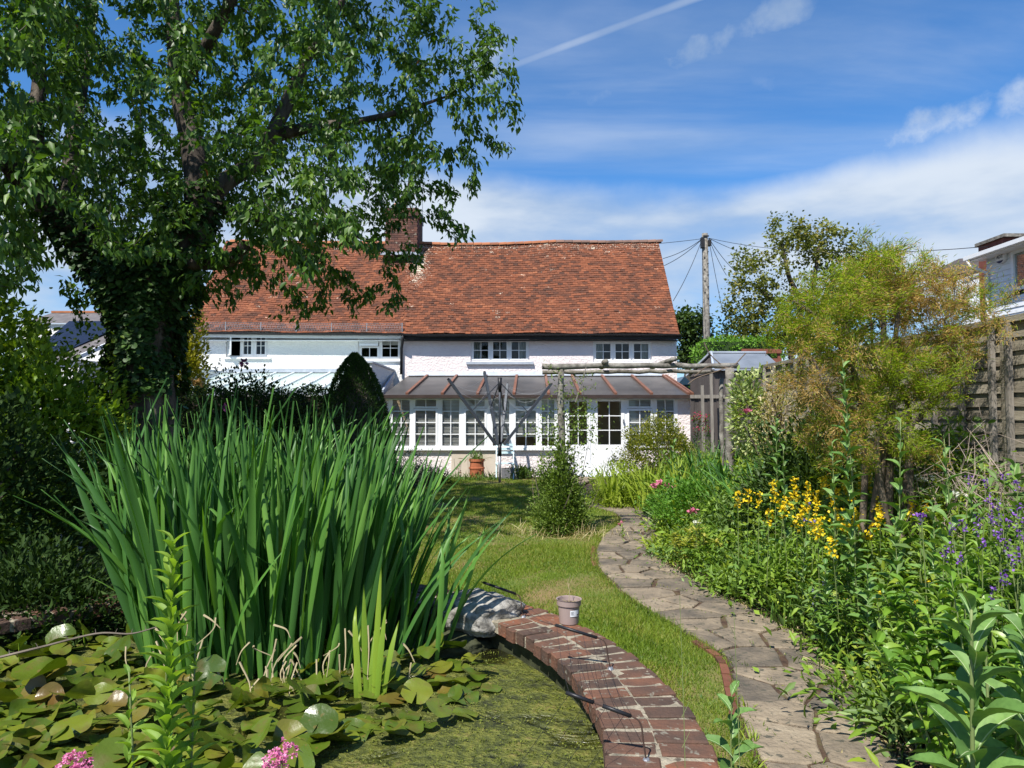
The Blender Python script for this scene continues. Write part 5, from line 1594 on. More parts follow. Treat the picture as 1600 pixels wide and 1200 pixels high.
sk.limb([cp(60, 300, -.2), cp(55, 200, -.2), cp(62, 110, -.1), cp(50, 0, 0), cp(30, -150, 0)], [.12, .10, .085, .07, .04])
sk.limb([cp(420, 215, .5), cp(480, 200, .6), cp(560, 190, .7), cp(640, 170, .8), cp(700, 150, .9)], [.10, .08, .055, .035, .015])
sk.limb([cp(330, 320, .1), cp(400, 340, .4), cp(480, 350, .9), cp(560, 370, 1.4), cp(620, 400, 1.7)], [.09, .065, .05, .03, .014])
sk.limb([cp(150, 390, 0), cp(110, 300, .8), cp(120, 180, 1.6), cp(140, 60, 2.2), cp(150, -100, 2.8)], [.16, .12, .10, .08, .05])
sk.limb([cp(10, 250, -.3), cp(-80, 260, -1.2), cp(-200, 230, -2.2), cp(-340, 180, -3.2)], [.14, .11, .08, .05])
sk.limb([cp(10, 250, -.3), Vector((-7.6, 7.6, 4.9)), Vector((-7.4, 5.8, 5.2)), Vector((-7.0, 4.2, 5.3))], [.14, .12, .09, .05])
sk.limb([cp(-60, 180, -.6), cp(-200, 60, -2), cp(-350, -60, -3.2), cp(-500, -150, -4)], [.12, .10, .07, .04])
sk.limb([cp(280, 140, .3), cp(340, 40, -.2), cp(400, -80, -.6), cp(450, -220, -.9)], [.10, .08, .06, .04])
# explicit spray ends that make the right-hand outline
tips_ = [(752, 8, .9), (700, 30, .9), (790, 62, 1.0), (760, 66, .8), (796, 112, 1.0), (760, 100, .8), (802, 160, 1.0), (770, 150, .9), (740, 180, .8), (768, 218, 1.0), (722, 232, .8), (735, 298, 1.1), (700, 268, .9), (716, 350, 1.2), (686, 330, 1.0),
         (700, 62, .8), (650, 330, 1.2), (560, 470, 1.8), (622, 466, 2.0), (580, 452, 1.8), (480, 482, 1.6), (455, 455, 1.4), (500, 440, 1.5), (430, 430, 1.2), (540, 430, 1.6), (600, 420, 1.6), (470, 410, 1.3), (395, 420, .9), (350, 440, .4), (335, 470, .3), (392, 398, -.5), (362, 388, -.6), (330, 430, -.5), (400, 372, -.4), (345, 400, -.6), (655, 400, 1.6),
         (640, 245, .6), (670, 190, .7), (660, 120, .7), (640, 60, .6), (610, 290, .9), (560, 330, 1.0), (680, 290, 1.0), (620, 350, 1.2), (670, 20, .7), (705, 105, .8), (730, 130, .8)]
T = [np.array(cp(a, b, c)) for a, b, c in tips_]
T += [t_ + rng.normal(0, 1, 3) * np.array([.20, .25, .15]) + np.array([-.12, 0, 0]) for t_ in list(T) for _ in range(4)]
outline = [(-1100, -900), (640, -900), (690, -60), (700, 10), (668, 40), (680, 100), (660, 200), (690, 240), (650, 280), (640, 330), (600, 350), (590, 400), (540, 380), (470, 430), (430, 380), (370, 365), (345, 330), (310, 360), (250, 400), (180, 400), (110, 330), (60, 420), (0, 480), (-200, 500), (-1100, 420)]
cnt = 0
cand = rng.uniform([-12.5, 5.2, 2.6], [1.5, 13.5, 10.6], (90000, 3))
x, y, f = proj(cand)
ok = in_poly(x, y, outline)
cc_ = np.array([-4.6, 9.4, 5.4])
e = np.sum(((cand - cc_) / np.array([6.2, 4.0, 5.0])) ** 2, 1)
ok &= (e < 1) & (e > .02)
ok &= ~((x > 560) & (cand[:, 1] < 9.0))
# keep the sunny gap over the pond: nothing low and near
ok &= ~((cand[:, 1] < 7.2) & (x > 140))
cand = cand[ok]; x = x[ok]
# thinner to the lower left where the sky shows
T += list(cand[:2700])
hang = [(30, 400), (60, 380), (100, 440), (130, 500), (20, 350), (120, 470), (85, 400), (45, 420), (75, 350), (110, 380), (140, 460), (10, 440)]
T += [np.array(cp(a, b, rng.uniform(-.6, .6))) for a, b in hang]
ce2 = np.array([-7.2, 4.3, 5.3]); d2 = rdir(190) * rng.random((190, 1)) ** .4
T += list(ce2 + d2 * np.array([2.3, 2.3, 1.5]))
sk.colonise(T, sag=.06, kr=.012)
sk.wood(tree, M_bark, rmin=.011)
P, D = sk.leafpts(.115, 10, .9, .05)
n = len(P)
A = rdir(n, 0, 1.0) * .62 + D * .35 + np.array([0, 0, -.70])
L = rng.uniform(.08, .135, n)
# sprays: leaves of one spot hang alike and share a tone
rn = np.clip(np.repeat(rng.random(n // 8 + 1), 8)[:n] * .6 + rng.random(n) * .4, 0, 1)
emit(tree, 'leaf', M_cherry, P, A, L, L * rng.uniform(.42, .54, n), T_LEAF4, jit=.7, rnd=rn, singles=300, tm1=T_OVAL)
k = rng.integers(0, n, 60)
emit(tree, 'red_leaf', M_cherryred, P[k] + rng.normal(0, .03, (60, 3)), A[k], L[k], L[k] * .45, T_OVAL, jit=.6, stuffname='red_leaves')
print('cherry leaves', n)

# ---- ivy up the trunk
M_ivy = leafm('ivy_leaf', [(.012, .035, .010), (.025, .06, .014), (.05, .11, .02), (.10, .17, .03)], trans=.12, rough=.5, spec=.3, pos=[0, .4, .8, 1])
ivy = thing('ivy', 'dense dark ivy clothing the tree trunk up to the fork', 'ivy', (cp(222, 700).x, CY, 0))
n = 9500
hgt = rng.random(n) ** .8
pp = np.array(tp_); zz_ = .9 + hgt * (pp[-1, 2] - .6)
cx_ = np.interp(zz_, pp[:, 2], pp[:, 0]); rr_ = np.interp(zz_, pp[:, 2], tr_)
an_ = rng.random(n) * 2 * math.pi
lump = 1 + .22 * np.sin(an_ * 3 + zz_ * 2.3) + .15 * np.sin(an_ * 5 - zz_ * 4.1)
rad = rr_ * lump * rng.uniform(.98, 1.22, n) + .03 + .10 * np.clip((zz_ - 2.2) / 1.2, 0, 1)
rad = rad * .90
P = np.c_[cx_ + rad * np.cos(an_), CY + rad * np.sin(an_), zz_]
kp = (zz_ > 1.95) | (np.cos(an_) < -.15) | (rng.random(n) < .08)
P = P[kp]; an_ = an_[kp]; n = len(P)
A = np.c_[np.cos(an_) * .6, np.sin(an_) * .6, np.full(n, -.7)] + rng.normal(0, .35, (n, 3))
emit(ivy, 'leaf', M_ivy, P, A, rng.uniform(.05, .09, n), rng.uniform(.05, .085, n), T_ROUND, up=np.c_[np.cos(an_), np.sin(an_), np.full(n, .6)], jit=.35)
for (x0_, y0_, x1_, y1_) in ((215, 470, 100, 330), (250, 460, 312, 310), (232, 460, 225, 400)):
    n = 2600; f = rng.random(n); a_, b_ = np.array(cp(x0_, y0_)), np.array(cp(x1_, y1_))
    q = a_ + (b_ - a_) * f[:, None]; d = rdir(n); rd = (.42 - .12 * f) * rng.uniform(.9, 1.15, n)
    emit(ivy, 'leaf', M_ivy, q + d * rd[:, None], d * .6 + np.array([0, 0, -.7]), rng.uniform(.05, .085, n), rng.uniform(.05, .08, n), T_ROUND, up=d, jit=.35)
# ivy and stump at the foot, left
M_vine2 = leafm('climber_yellow_leaf', [(.06, .11, .015), (.12, .19, .02), (.22, .28, .04)], trans=.35)
n = 2500; q = np.array([cp(175, 560).x, CY - .3, 1.6]) + rng.normal(0, 1, (n, 3)) * np.array([.28, .2, .6])
emit(ivy, 'leaf', M_vine2, q, rdir(n, -.4), rng.uniform(.05, .08, n), rng.uniform(.04, .06, n), T_OVAL, jit=.6)

# ================================================================== generic plants
def shrub(root, mat, c, s, n, L, Wk=.5, tm=T_OVAL, up=.35, shell=.55, singles=0, lump=.18, droop=0.0, flat=False, seed=0, cut=None, woodmat=None, minpx=9, nm='leaf'):
    """leaves filling a lumpy dome; c centre of the base, s radii (x, y, height)"""
    d = rdir(n); d[:, 2] = np.abs(d[:, 2]) if not flat else d[:, 2]
    r_ = shell + (1 - shell) * rng.random(n) ** .6
    ph = seed * 1.7
    lm = 1 + lump * (np.sin(d[:, 0] * 5 + ph) * np.cos(d[:, 1] * 4.3 + ph * 2) + .6 * np.sin(d[:, 2] * 9 + d[:, 0] * 7 + ph) + .4 * np.sin(d[:, 0] * 17 + d[:, 1] * 13 + d[:, 2] * 15))
    P = np.array(c) + d * r_[:, None] * lm[:, None] * np.array(s)
    if cut is not None:
        k = cut(P); P = P[k]; d = d[k]
    n = len(P)
    A = d * .8 + rng.normal(0, .5, (n, 3)) + np.array([0, 0, up - droop])
    ll = rng.uniform(.7, 1.25, n) * L
    emit(root, nm, mat, P, A, ll, ll * Wk * rng.uniform(.85, 1.15, n), tm, jit=.5, singles=singles, minpx=minpx)
    if woodmat is not None:
        mb = MB(); 
        for k in range(14):
            dd = rdir(1)[0]; dd[2] = abs(dd[2]) + .3
            e_ = np.array(c) + dd / np.linalg.norm(dd) * np.array(s) * .75
            mb.tube(catmull([Vector(c), Vector((np.array(c) * .6 + e_ * .4) + rng.normal(0, .03, 3)), Vector(e_)], 4), [.02 * max(s[0], .4)] * 5 + [.006] * 4 if False else .008 + .008 * s[0], 4)
        mb.build('stems', woodmat, root, kind='stuff')
def far_tree(name, lab, cat, px, py_top, base_w, Y, mat, n_t, leafL, crown, seed=1, r0=.25, zbase=0, trunks=None, nleaf=3, step=.18, kr=.018, sag=.0):
    """crown: list of (px, py, radius_x_px, radius_y_px)"""
    x0 = X_(px, Y)
    root = thing(name, lab, cat, (x0, Y, zbase))
    s_ = Skel()
    for tr in (trunks or [[(px, None), (px, py_top + 60)]]):
        pts_ = [Vector((X_(a, Y), Y, zbase)) if b is None else at(a, b, Y + rng.uniform(-.3, .3)) for a, b in tr]
        s_.limb(pts_, list(np.linspace(r0, r0 * .35, len(pts_))))
    T = []
    k = FPX / Y
    w = np.array([c[2] * c[3] for c in crown], float); w /= w.sum()
    for i, c in enumerate(crown):
        ce = np.array(at(c[0], c[1], Y)); m = max(3, int(n_t * w[i]))
        d = rdir(m) * (rng.random((m, 1)) ** (1 / 3) )
        T += list(ce + d * np.array([c[2] / k, min(c[2], c[3]) / k * 1.0, c[3] / k]))
    s_.colonise(T, sag=sag, kr=kr, seg=.5)
    s_.wood(root, M_bark, .02)
    P, D = s_.leafpts(step, nleaf, .8, leafL * .9)
    m = len(P)
    ll = rng.uniform(.7, 1.2, m) * leafL
    rn = np.clip(np.repeat(rng.random(m // 10 + 1), 10)[:m] * .6 + rng.random(m) * .4, 0, 1)
    emit(root, 'leaf', mat, P, rdir(m, -.1) + D * .3, ll, ll * .7, T_DIA if leafL * k < 14 else T_OVAL, jit=.6, rnd=rn, stuffname='crown')
    return root
M_maple = leafm('maple_leaf', [(.06, .085, .02), (.15, .17, .03), (.25, .25, .05), (.32, .25, .08)], trans=.35)
M_dkgreen = leafm('dark_tree_leaf', [(.025, .05, .014), (.05, .09, .02), (.08, .13, .03)], trans=.25)
far_tree('maple_tree', 'open bronze-green tree with several slender stems beyond the hedge', 'tree', 1255, 335, 0, 32, M_maple, 430, .17,
         [(1190, 430, 52, 55), (1230, 370, 50, 32), (1275, 380, 55, 42), (1320, 400, 45, 45), (1360, 440, 45, 45), (1180, 500, 50, 40), (1150, 470, 22, 30), (1290, 460, 70, 45), (1230, 510, 70, 35), (1390, 420, 25, 30), (1150, 520, 30, 25)],
         trunks=[[(1262, None), (1262, 500), (1272, 440), (1280, 380)], [(1258, None), (1250, 490), (1232, 430), (1222, 380)], [(1270, None), (1285, 480), (1320, 430)], [(1255, None), (1225, 500), (1185, 450)]], nleaf=10, step=.16, r0=.17)
far_tree('round_tree', 'dark green leafy tree between the cottage end and the telegraph pole', 'tree', 1082, 475, 0, 34, M_dkgreen, 150, .22,
         [(1082, 510, 30, 32), (1070, 545, 30, 28), (1098, 548, 26, 26), (1068, 500, 14, 20)], trunks=[[(1072, None), (1074, 600), (1080, 540)]], nleaf=10, step=.16, r0=.3)
far_tree('background_tree', 'mid green tree low behind the telegraph pole and the maple', 'tree', 1160, 480, 0, 40, M_dkgreen, 200, .24,
         [(1150, 525, 40, 25), (1210, 530, 50, 25), (1270, 530, 50, 30), (1330, 510, 50, 30)], nleaf=6, step=.2, r0=.3)
far_tree('tall_back_tree', 'green tree behind the top of the tamarisk', 'tree', 1380, 400, 0, 26, M_dkgreen, 130, .20,
         [(1370, 430, 45, 32), (1400, 470, 50, 40), (1340, 470, 40, 40)], nleaf=7, step=.18, r0=.2)
# hedge, clipped, bright
M_hedge = leafm('hedge_leaf', [(.09, .20, .02), (.13, .28, .03), (.20, .36, .04)], trans=.3)
hd = thing('clipped_hedge', 'bright green clipped hedge top behind the shed', 'hedge', (X_(1147, 21), 21, 0))
hx0, hx1 = X_(1086, 21), X_(1216, 21); hz0, hz1 = 0, Z_(529, 21)
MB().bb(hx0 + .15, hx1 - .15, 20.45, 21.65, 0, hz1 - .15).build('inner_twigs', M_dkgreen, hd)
n = 26000
P = rng.uniform([hx0, 20.3, .6], [hx1, 21.8, hz1], (n, 3))
edge_ = np.minimum(np.minimum(P[:, 0] - hx0, hx1 - P[:, 0]), np.minimum(P[:, 1] - 20.3, hz1 - P[:, 2]))
P = P[(edge_ < .22)]
P[:, 2] -= .25 * np.clip(1 - np.minimum(P[:, 0] - hx0, hx1 - P[:, 0]) / .5, 0, 1) ** 2
P += rng.normal(0, .02, P.shape)
emit(hd, 'leaf', M_hedge, P, rdir(len(P), .4), .085, .05, T_DIA, jit=.6)

# ---- tamarisk
M_tamg = leafm('tamarisk_green', [(.21, .29, .024), (.31, .40, .035), (.41, .48, .07)], trans=.5, rough=.6)
M_tamo = leafm('tamarisk_tan', [(.40, .27, .08), (.52, .37, .12), (.62, .46, .20)], trans=.5, tcol=(1.2, 1.1, .7), rough=.7)
M_bark2 = surf('pale_bark', [(.06, .045, .03), (.14, .11, .08), (.24, .19, .14)], scale=9, rough=.9, bump=.6, bscale=30)
TMY = 5.7
tam = thing('tamarisk', 'large feathery tamarisk bush with arching tan and green plumes against the fence', 'shrub', (X_(1390, TMY), TMY, .35))
st_ = Skel()
def tq(px, py, dy=0): return at(px, py, TMY + dy)
b0 = Vector((X_(1395, TMY), TMY, .3))
for pts_, r_ in (([b0 + Vector((-.22, .1, 0)), tq(1380, 690), tq(1350, 640), tq(1330, 560), tq(1320, 490)], .042), ([b0 + Vector((.15, 0, 0)), tq(1420, 690), tq(1440, 650), tq(1480, 600), tq(1490, 520)], .035), ([b0 + Vector((0, .15, 0)), tq(1390, 670), tq(1400, 600), tq(1400, 520), tq(1410, 450)], .042),
                 ([b0, tq(1370, 700, -.1), tq(1400, 655, -.2), tq(1450, 625, -.25)], .03), ([b0 + Vector((-.30, .0, 0)), tq(1350, 670, -.1), tq(1300, 620, -.2), tq(1270, 560, -.2)], .03), ([tq(1330, 560), tq(1280, 500), tq(1240, 470)], .03), ([b0, tq(1420, 640, .3), tq(1370, 580, .5), tq(1360, 480, .6)], .03)):
    st_.limb(pts_, list(np.linspace(r_, r_ * .3, len(pts_))))
crown_ = [(1300, 480, 80, 70, 150), (1380, 440, 70, 55, 130), (1460, 470, 70, 60, 130), (1250, 520, 45, 40, 50), (1330, 560, 80, 60, 130), (1430, 560, 75, 60, 130), (1490, 530, 35, 50, 60), (1450, 600, 35, 35, 35), (1390, 620, 70, 40, 80), (1320, 690, 70, 45, 60), (1400, 700, 60, 35, 45), (1350, 650, 60, 40, 50), (1300, 640, 45, 45, 40),  (1370, 400, 30, 20, 20), (1530, 470, 25, 25, 25), (1240, 600, 30, 40, 25)]
T = []
for c in crown_:
    ce = np.array(tq(c[0], c[1])); k = FPX / TMY
    d = rdir(c[4]) * (rng.random((c[4], 1)) ** (1 / 2.2))
    q = ce + d * np.array([c[2] / k, .60, c[3] / k]); q[:, 0] = np.where((q[:, 2] < 2.6) & (q[:, 0] > 3.85), 3.85, q[:, 0])
    T += list(q)
for a, b in ((1360, 360), (1430, 385), (1440, 400), (1465, 412), (1490, 425), (1400, 395), (1347, 372), (1385, 380), (1260, 430), (1232, 455), (1500, 430)): T.append(np.array(tq(a, b, rng.uniform(-.2, .2))))
st_.colonise(T, sag=-.25, kr=.006, seg=.18, wob=.12)
st_.wood(tam, M_bark2, .008)
P, D = st_.leafpts(.0085, 7, .95, .030)
n = len(P)
pt_n = np.sin(P[:, 0] * 3.1 + 1) * np.cos(P[:, 2] * 3.7) + np.sin(P[:, 1] * 4 + P[:, 0] * 5) * .6 + rng.normal(0, .75, n)
orange = (pt_n + .35 * (1.0 - (P[:, 2] - 1.2)) * .6) > .10
A = D * .9 + rdir(n) * .65 + np.array([0, 0, .12])
for msk_, mt_, nm_ in ((~orange, M_tamg, 'green_plumes'), (orange, M_tamo, 'tan_plumes')):
    q = P[msk_]; m = len(q)
    emit(tam, 'needle', mt_, q, A[msk_], rng.uniform(.025, .065, m) * (1.0 if mt_ is M_tamg else .7), rng.uniform(.0028, .0045, m) * (1 if mt_ is M_tamg else 1.5), T_DIA, jit=.6, stuffname=nm_)
print('tamarisk', n)
# dead twigs by the fence
M_dead = surf('dead_twig', [(.22, .17, .13), (.38, .31, .25)], bump=0, rough=.9)
dt = thing('dead_brush', 'tangle of bare grey-pink twigs leaning on the fence', 'shrub', (3.55, 6.2, .4))
mb = MB()
for k in range(330):
    a = Vector((rng.uniform(3.2, 3.9), rng.uniform(4.6, 6.8), rng.uniform(.45, 1.25)))
    d = Vector(rdir(1, .35)[0]); d.x *= .5; L = rng.uniform(.25, .75)
    b_ = a + d * L; b_.x = min(b_.x, 3.93)
    m_ = (a + b_) / 2 + Vector(rng.normal(0, .04, 3))
    mb.tube([a, m_, b_], [.004, .003, .0012], 3, cap=False)
    for q in range(3):
        e_ = m_.lerp(b_, rng.random()) ; mb.tube([e_, e_ + Vector(rdir(1, .2)[0]) * rng.uniform(.06, .18)], [.002, .001], 3, cap=False)
mb.build('twigs', M_dead, dt, kind='stuff')

# ================================================================== LEFT SIDE
M_leftb = leafm('left_bush_leaf', [(.07, .13, .015), (.14, .24, .02), (.26, .37, .03), (.40, .47, .05)], trans=.3, pos=[0, .4, .8, 1])
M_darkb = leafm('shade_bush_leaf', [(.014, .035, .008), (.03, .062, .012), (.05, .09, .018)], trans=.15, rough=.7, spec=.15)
lb = thing('left_shrub', 'tall yellow-green topped shrub at the left edge in front of the solar roof', 'shrub', (-6.6, 8.6, 0))
shrub(lb, M_leftb, (-7.35, 8.8, 1.5), (1.6, 1.4, 1.75), 22000, .105, .6, T_LEAF4, flat=True, shell=.5, seed=2, woodmat=M_bark)
shrub(lb, M_leftb, (-5.55, 8.4, 1.2), (.9, .8, 1.15), 9000, .09, .6, T_OVAL, flat=True, shell=.5, seed=3)
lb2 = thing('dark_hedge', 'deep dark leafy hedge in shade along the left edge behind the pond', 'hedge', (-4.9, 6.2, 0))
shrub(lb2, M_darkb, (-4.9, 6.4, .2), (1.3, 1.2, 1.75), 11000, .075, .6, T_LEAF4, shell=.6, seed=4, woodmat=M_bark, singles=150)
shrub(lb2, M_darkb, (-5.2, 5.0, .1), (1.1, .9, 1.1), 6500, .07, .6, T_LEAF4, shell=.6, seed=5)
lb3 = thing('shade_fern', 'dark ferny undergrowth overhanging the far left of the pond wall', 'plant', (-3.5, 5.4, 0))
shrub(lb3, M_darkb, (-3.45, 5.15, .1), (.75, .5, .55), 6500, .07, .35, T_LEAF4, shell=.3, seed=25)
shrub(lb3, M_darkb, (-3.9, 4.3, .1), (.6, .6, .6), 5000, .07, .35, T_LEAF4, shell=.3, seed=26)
yb_ = thing('golden_shrub', 'small golden-leaved shrub glimpsed low between hedge and trunk', 'shrub', (-5.4, 9.0, 0))
M_gold = leafm('golden_leaf', [(.20, .20, .02), (.32, .30, .03), (.42, .38, .05)], trans=.4)
shrub(yb_, M_gold, (X_(118, 9), 9.0, .1), (.45, .4, .85), 2200, .05, .6, T_OVAL, seed=6)
yc_ = thing('yellow_tree', 'yellow-leaved shrub showing between the trunk and the white cottage', 'shrub', (X_(296, 15), 15, 0))
shrub(yc_, M_gold, (X_(292, 15), 15, 1.2), (.42, .5, 3.1), 5000, .09, .6, T_DIA, seed=7)
# topiary: clipped conical yew
M_yew = leafm('yew_needle', [(.016, .042, .010), (.034, .078, .014), (.075, .15, .022)], trans=.1, rough=.6)
VY = 13.0
yew = thing('clipped_yew', 'dark clipped conical evergreen in front of the join between the cottages', 'topiary', (X_(556, VY), VY, 0))
n = 44000
h_ = rng.random(n); hz_ = Z_(553, VY)
prof = np.interp(h_, [0, .25, .5, .7, .82, .9, .96, 1], [.74, .74, .65, .50, .38, .27, .15, .02]) * 1.0
an_ = rng.random(n) * 2 * math.pi
lm = 1 + .04 * np.sin(an_ * 4 + h_ * 9) + .03 * np.sin(an_ * 9 + h_ * 31) + .03 * np.sin(an_ * 17 - h_ * 57)
rd = prof * lm * (1 - .10 * rng.random(n))
cxv = X_(554, VY) + .06 * (1 - h_)
P = np.c_[cxv + rd * np.cos(an_), VY + rd * np.sin(an_), h_ * hz_]
nrm = np.c_[np.cos(an_), np.sin(an_), np.full(n, .35)]
emit(yew, 'needle', M_yew, P, nrm * .8 + rng.normal(0, .45, (n, 3)) + np.array([0, 0, .5]), rng.uniform(.03, .06, n), rng.uniform(.012, .02, n), T_DIA, jit=.5)
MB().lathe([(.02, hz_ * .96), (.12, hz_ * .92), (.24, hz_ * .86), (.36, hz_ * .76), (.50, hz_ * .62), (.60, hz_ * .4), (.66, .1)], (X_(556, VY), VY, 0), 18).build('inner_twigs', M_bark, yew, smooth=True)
# hedge and rose in front of the white cottage
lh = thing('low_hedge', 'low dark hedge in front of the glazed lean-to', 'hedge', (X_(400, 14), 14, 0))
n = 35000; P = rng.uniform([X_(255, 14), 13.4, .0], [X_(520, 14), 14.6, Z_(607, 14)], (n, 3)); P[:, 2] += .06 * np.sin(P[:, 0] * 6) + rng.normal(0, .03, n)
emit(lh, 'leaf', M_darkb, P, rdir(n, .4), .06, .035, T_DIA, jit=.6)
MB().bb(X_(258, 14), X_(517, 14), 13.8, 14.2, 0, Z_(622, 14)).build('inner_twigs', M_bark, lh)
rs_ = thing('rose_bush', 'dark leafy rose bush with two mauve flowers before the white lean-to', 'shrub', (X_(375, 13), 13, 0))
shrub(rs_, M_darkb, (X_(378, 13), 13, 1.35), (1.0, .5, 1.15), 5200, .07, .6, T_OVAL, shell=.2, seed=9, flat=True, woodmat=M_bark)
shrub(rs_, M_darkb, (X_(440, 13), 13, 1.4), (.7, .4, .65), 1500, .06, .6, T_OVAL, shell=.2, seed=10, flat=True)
M_mauve = leafm('mauve_petal', [(.25, .07, .22), (.38, .12, .34)], trans=.3)
M_peach = leafm('peach_petal', [(.45, .28, .12), (.55, .38, .2)], trans=.3)
def bloom(root, c, r_, mat, n=22, nm='flower'):
    d = rdir(n, .2); P = np.array(c) + d * r_ * .2
    A = unit(d); Lq = np.full(n, r_)
    S, Nn = frames(A, None, .4)
    X = leaf_world(P - np.array(origin(root)), A, Nn, Lq, Lq * .8, T_DIA)
    T = (T_DIA[1][None] + (np.arange(n) * 4)[:, None, None]).reshape(-1, 3)
    return link(nm, np_mesh(nm, X.reshape(-1, 3), T, mat, np.repeat(rng.random(n), 2)), root)
for (a, b, mt_) in ((381, 567, M_mauve), (352, 638, M_mauve), (300, 598, M_peach), (313, 598, M_peach)): bloom(rs_, at(a, b, 12.7), .085, mt_)
# shrubs at the foot of the conservatory
M_grey = leafm('greygreen_leaf', [(.05, .07, .045), (.09, .12, .075), (.14, .17, .11)], trans=.2)
s1 = thing('grey_shrub', 'grey-green twiggy shrub growing against the conservatory left end', 'shrub', (X_(645, 16), 16, 0))
shrub(s1, M_grey, (X_(640, 16), 16, 0), (.75, .5, .85), 3800, .05, .4, T_OVAL, shell=.25, seed=11, woodmat=M_twig)
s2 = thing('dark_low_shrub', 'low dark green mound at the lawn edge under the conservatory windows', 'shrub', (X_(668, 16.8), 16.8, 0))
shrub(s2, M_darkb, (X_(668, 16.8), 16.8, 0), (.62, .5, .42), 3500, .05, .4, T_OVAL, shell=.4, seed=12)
# strappy clump along the conservatory foot
M_strap = leafm('strap_leaf', [(.05, .10, .02), (.09, .16, .03), (.15, .22, .05)], trans=.3)
s3 = thing('strappy_clump', 'low strap-leaved plants lining the lawn in front of the terracotta pot', 'plant', (X_(715, 17.9), 17.9, 0))
n = 700; P = np.c_[rng.uniform(X_(670, 17.9), X_(775, 17.9), n), rng.uniform(17.7, 18.15, n), np.full(n, .0)]
emit(s3, 'leaf', M_strap, P, rdir(n, .5) , rng.uniform(.15, .3, n), .018, T_BLADE, jit=.4)
s4 = thing('fern_clump', 'small bright fern-like plant by the wall right of the grey trough', 'plant', (X_(815, 18.3), 18.3, 0))
n = 420; P = np.c_[rng.normal(X_(815, 18.3), .18, n), rng.normal(18.3, .1, n), rng.uniform(0, .2, n)]
emit(s4, 'leaf', M_strap, P, rdir(n, .7), rng.uniform(.12, .25, n), .03, T_OVAL, jit=.4)
s5 = thing('potted_herb', 'thin plant with dark red seed heads left of the terracotta pot', 'plant', (X_(722, 18.3), 18.3, 0))
mb = MB()
M_dred = leafm('dark_red_flower', [(.12, .02, .03), (.2, .03, .04)], trans=.2)
for k in range(7):
    x_ = X_(rng.uniform(712, 742), 18.3); mb.tube([(x_, 18.3, 0), (x_ + rng.uniform(-.06, .06), 18.3, rng.uniform(.3, .62))], .006, 4)
mb.build('stem', M_twig, s5, kind='stuff')
for k in range(5): bloom(s5, at(718 + rng.uniform(-4, 4), 722 + k * 5, 18.25), .04, M_dred, 10)
for k in range(4): bloom(gt, at(790 + k * 4, 731 + (k % 2) * 2, 18.2), .035, M_dred, 10)
n = 90; P = np.c_[rng.normal(X_(744, 18.4), .1, n), rng.normal(18.45, .06, n), np.full(n, hh)]
herb = thing('pot_planting', 'wispy green plant growing out of the terracotta pot', 'plant', (X_(744, 18.4), 18.45, hh))
emit(herb, 'leaf', M_strap, P, rdir(n, 1.0), rng.uniform(.1, .35, n), .02, T_BLADE, jit=.4)
# ================================================================== LAWN GRASS
M_grass = leafm('grass_blade', [(.085, .15, .014), (.14, .22, .02), (.21, .28, .03), (.33, .29, .08), (.45, .33, .14)], trans=.35, rough=.5, pos=[0, .35, .72, .9, 1])
def grassfield(n, y0, y1, hmin, hmax, w, name):
    u_ = rng.random(n); y = (y0 ** .35 + (y1 ** .35 - y0 ** .35) * u_) ** (1 / .35)
    xl, xr_ = -.80 * y - .3, path_left(y) - .005
    xl = np.maximum(xl, np.where(y < 9, -2.2, -7.4))
    x = xl + (xr_ - xl) * rng.random(n)
    pn = np.sin(x * 2.1 + 1.3 * np.sin(y * 1.1)) * np.cos(y * 1.7 + .8 * np.sin(x * 2.7)) + .5 * np.sin(x * 5.3 + y * 3.1) + .35 * np.sin(x * 11 - y * 7)
    ok = ~in_pond(x, y, .20)
    ok &= rng.random(n) < np.clip(1.15 - .42 * np.clip(pn - .35, 0, 1) * 2, .25, 1)
    x, y, pn = x[ok], y[ok], pn[ok]
    P = np.c_[x, y, np.full(len(x), .008)]
    sc_ = .72 + .05 * y
    w = w * sc_ * 1.15
    h = rng.uniform(hmin, hmax, len(x)) * (1 - .25 * np.clip(pn, -1, 1)) * (.8 + .035 * y)
    edge = np.exp(-(path_left(y) - x) / .05) * .9
    h = h * (1 + edge * .8)
    bp2 = np.sin(x * 1.7 - y * .9 + 2) * np.sin(y * 1.9 + x * .8) + .5 * np.sin(x * 6.1 + y * 4.3)
    rn_ = np.clip(.30 + .15 * pn + .75 * np.clip(bp2 - .45, 0, 1) + rng.normal(0, .20, len(x)), 0, .999)
    emit(None, name, M_grass, P, rdir(len(x), 1.2), h, w, T_NEED, jit=.5, rnd=rn_)
grassfield(620000, 2.6, 18.4, .02, .048, .0062, 'lawn_grass')
for o in bpy.data.objects:
    if o.name.startswith('lawn_grass'): o['kind'] = 'stuff'
# broad lawn weeds
n = 5000; y = rng.uniform(3, 13, n); x = rng.uniform(-3, 2, n)
ok = (x < path_left(y) - .02) & ~in_pond(x, y, .22); x, y = x[ok], y[ok]
cl = np.sin(x * 3.3) * np.cos(y * 2.2 + 1) > .1; x, y = x[cl], y[cl]
emit(None, 'lawn_clover', M_strap, np.c_[x, y, np.full(len(x), .015)], rdir(len(x), .55), rng.uniform(.02, .045, len(x)), rng.uniform(.012, .02, len(x)), T_DIA, jit=.5)
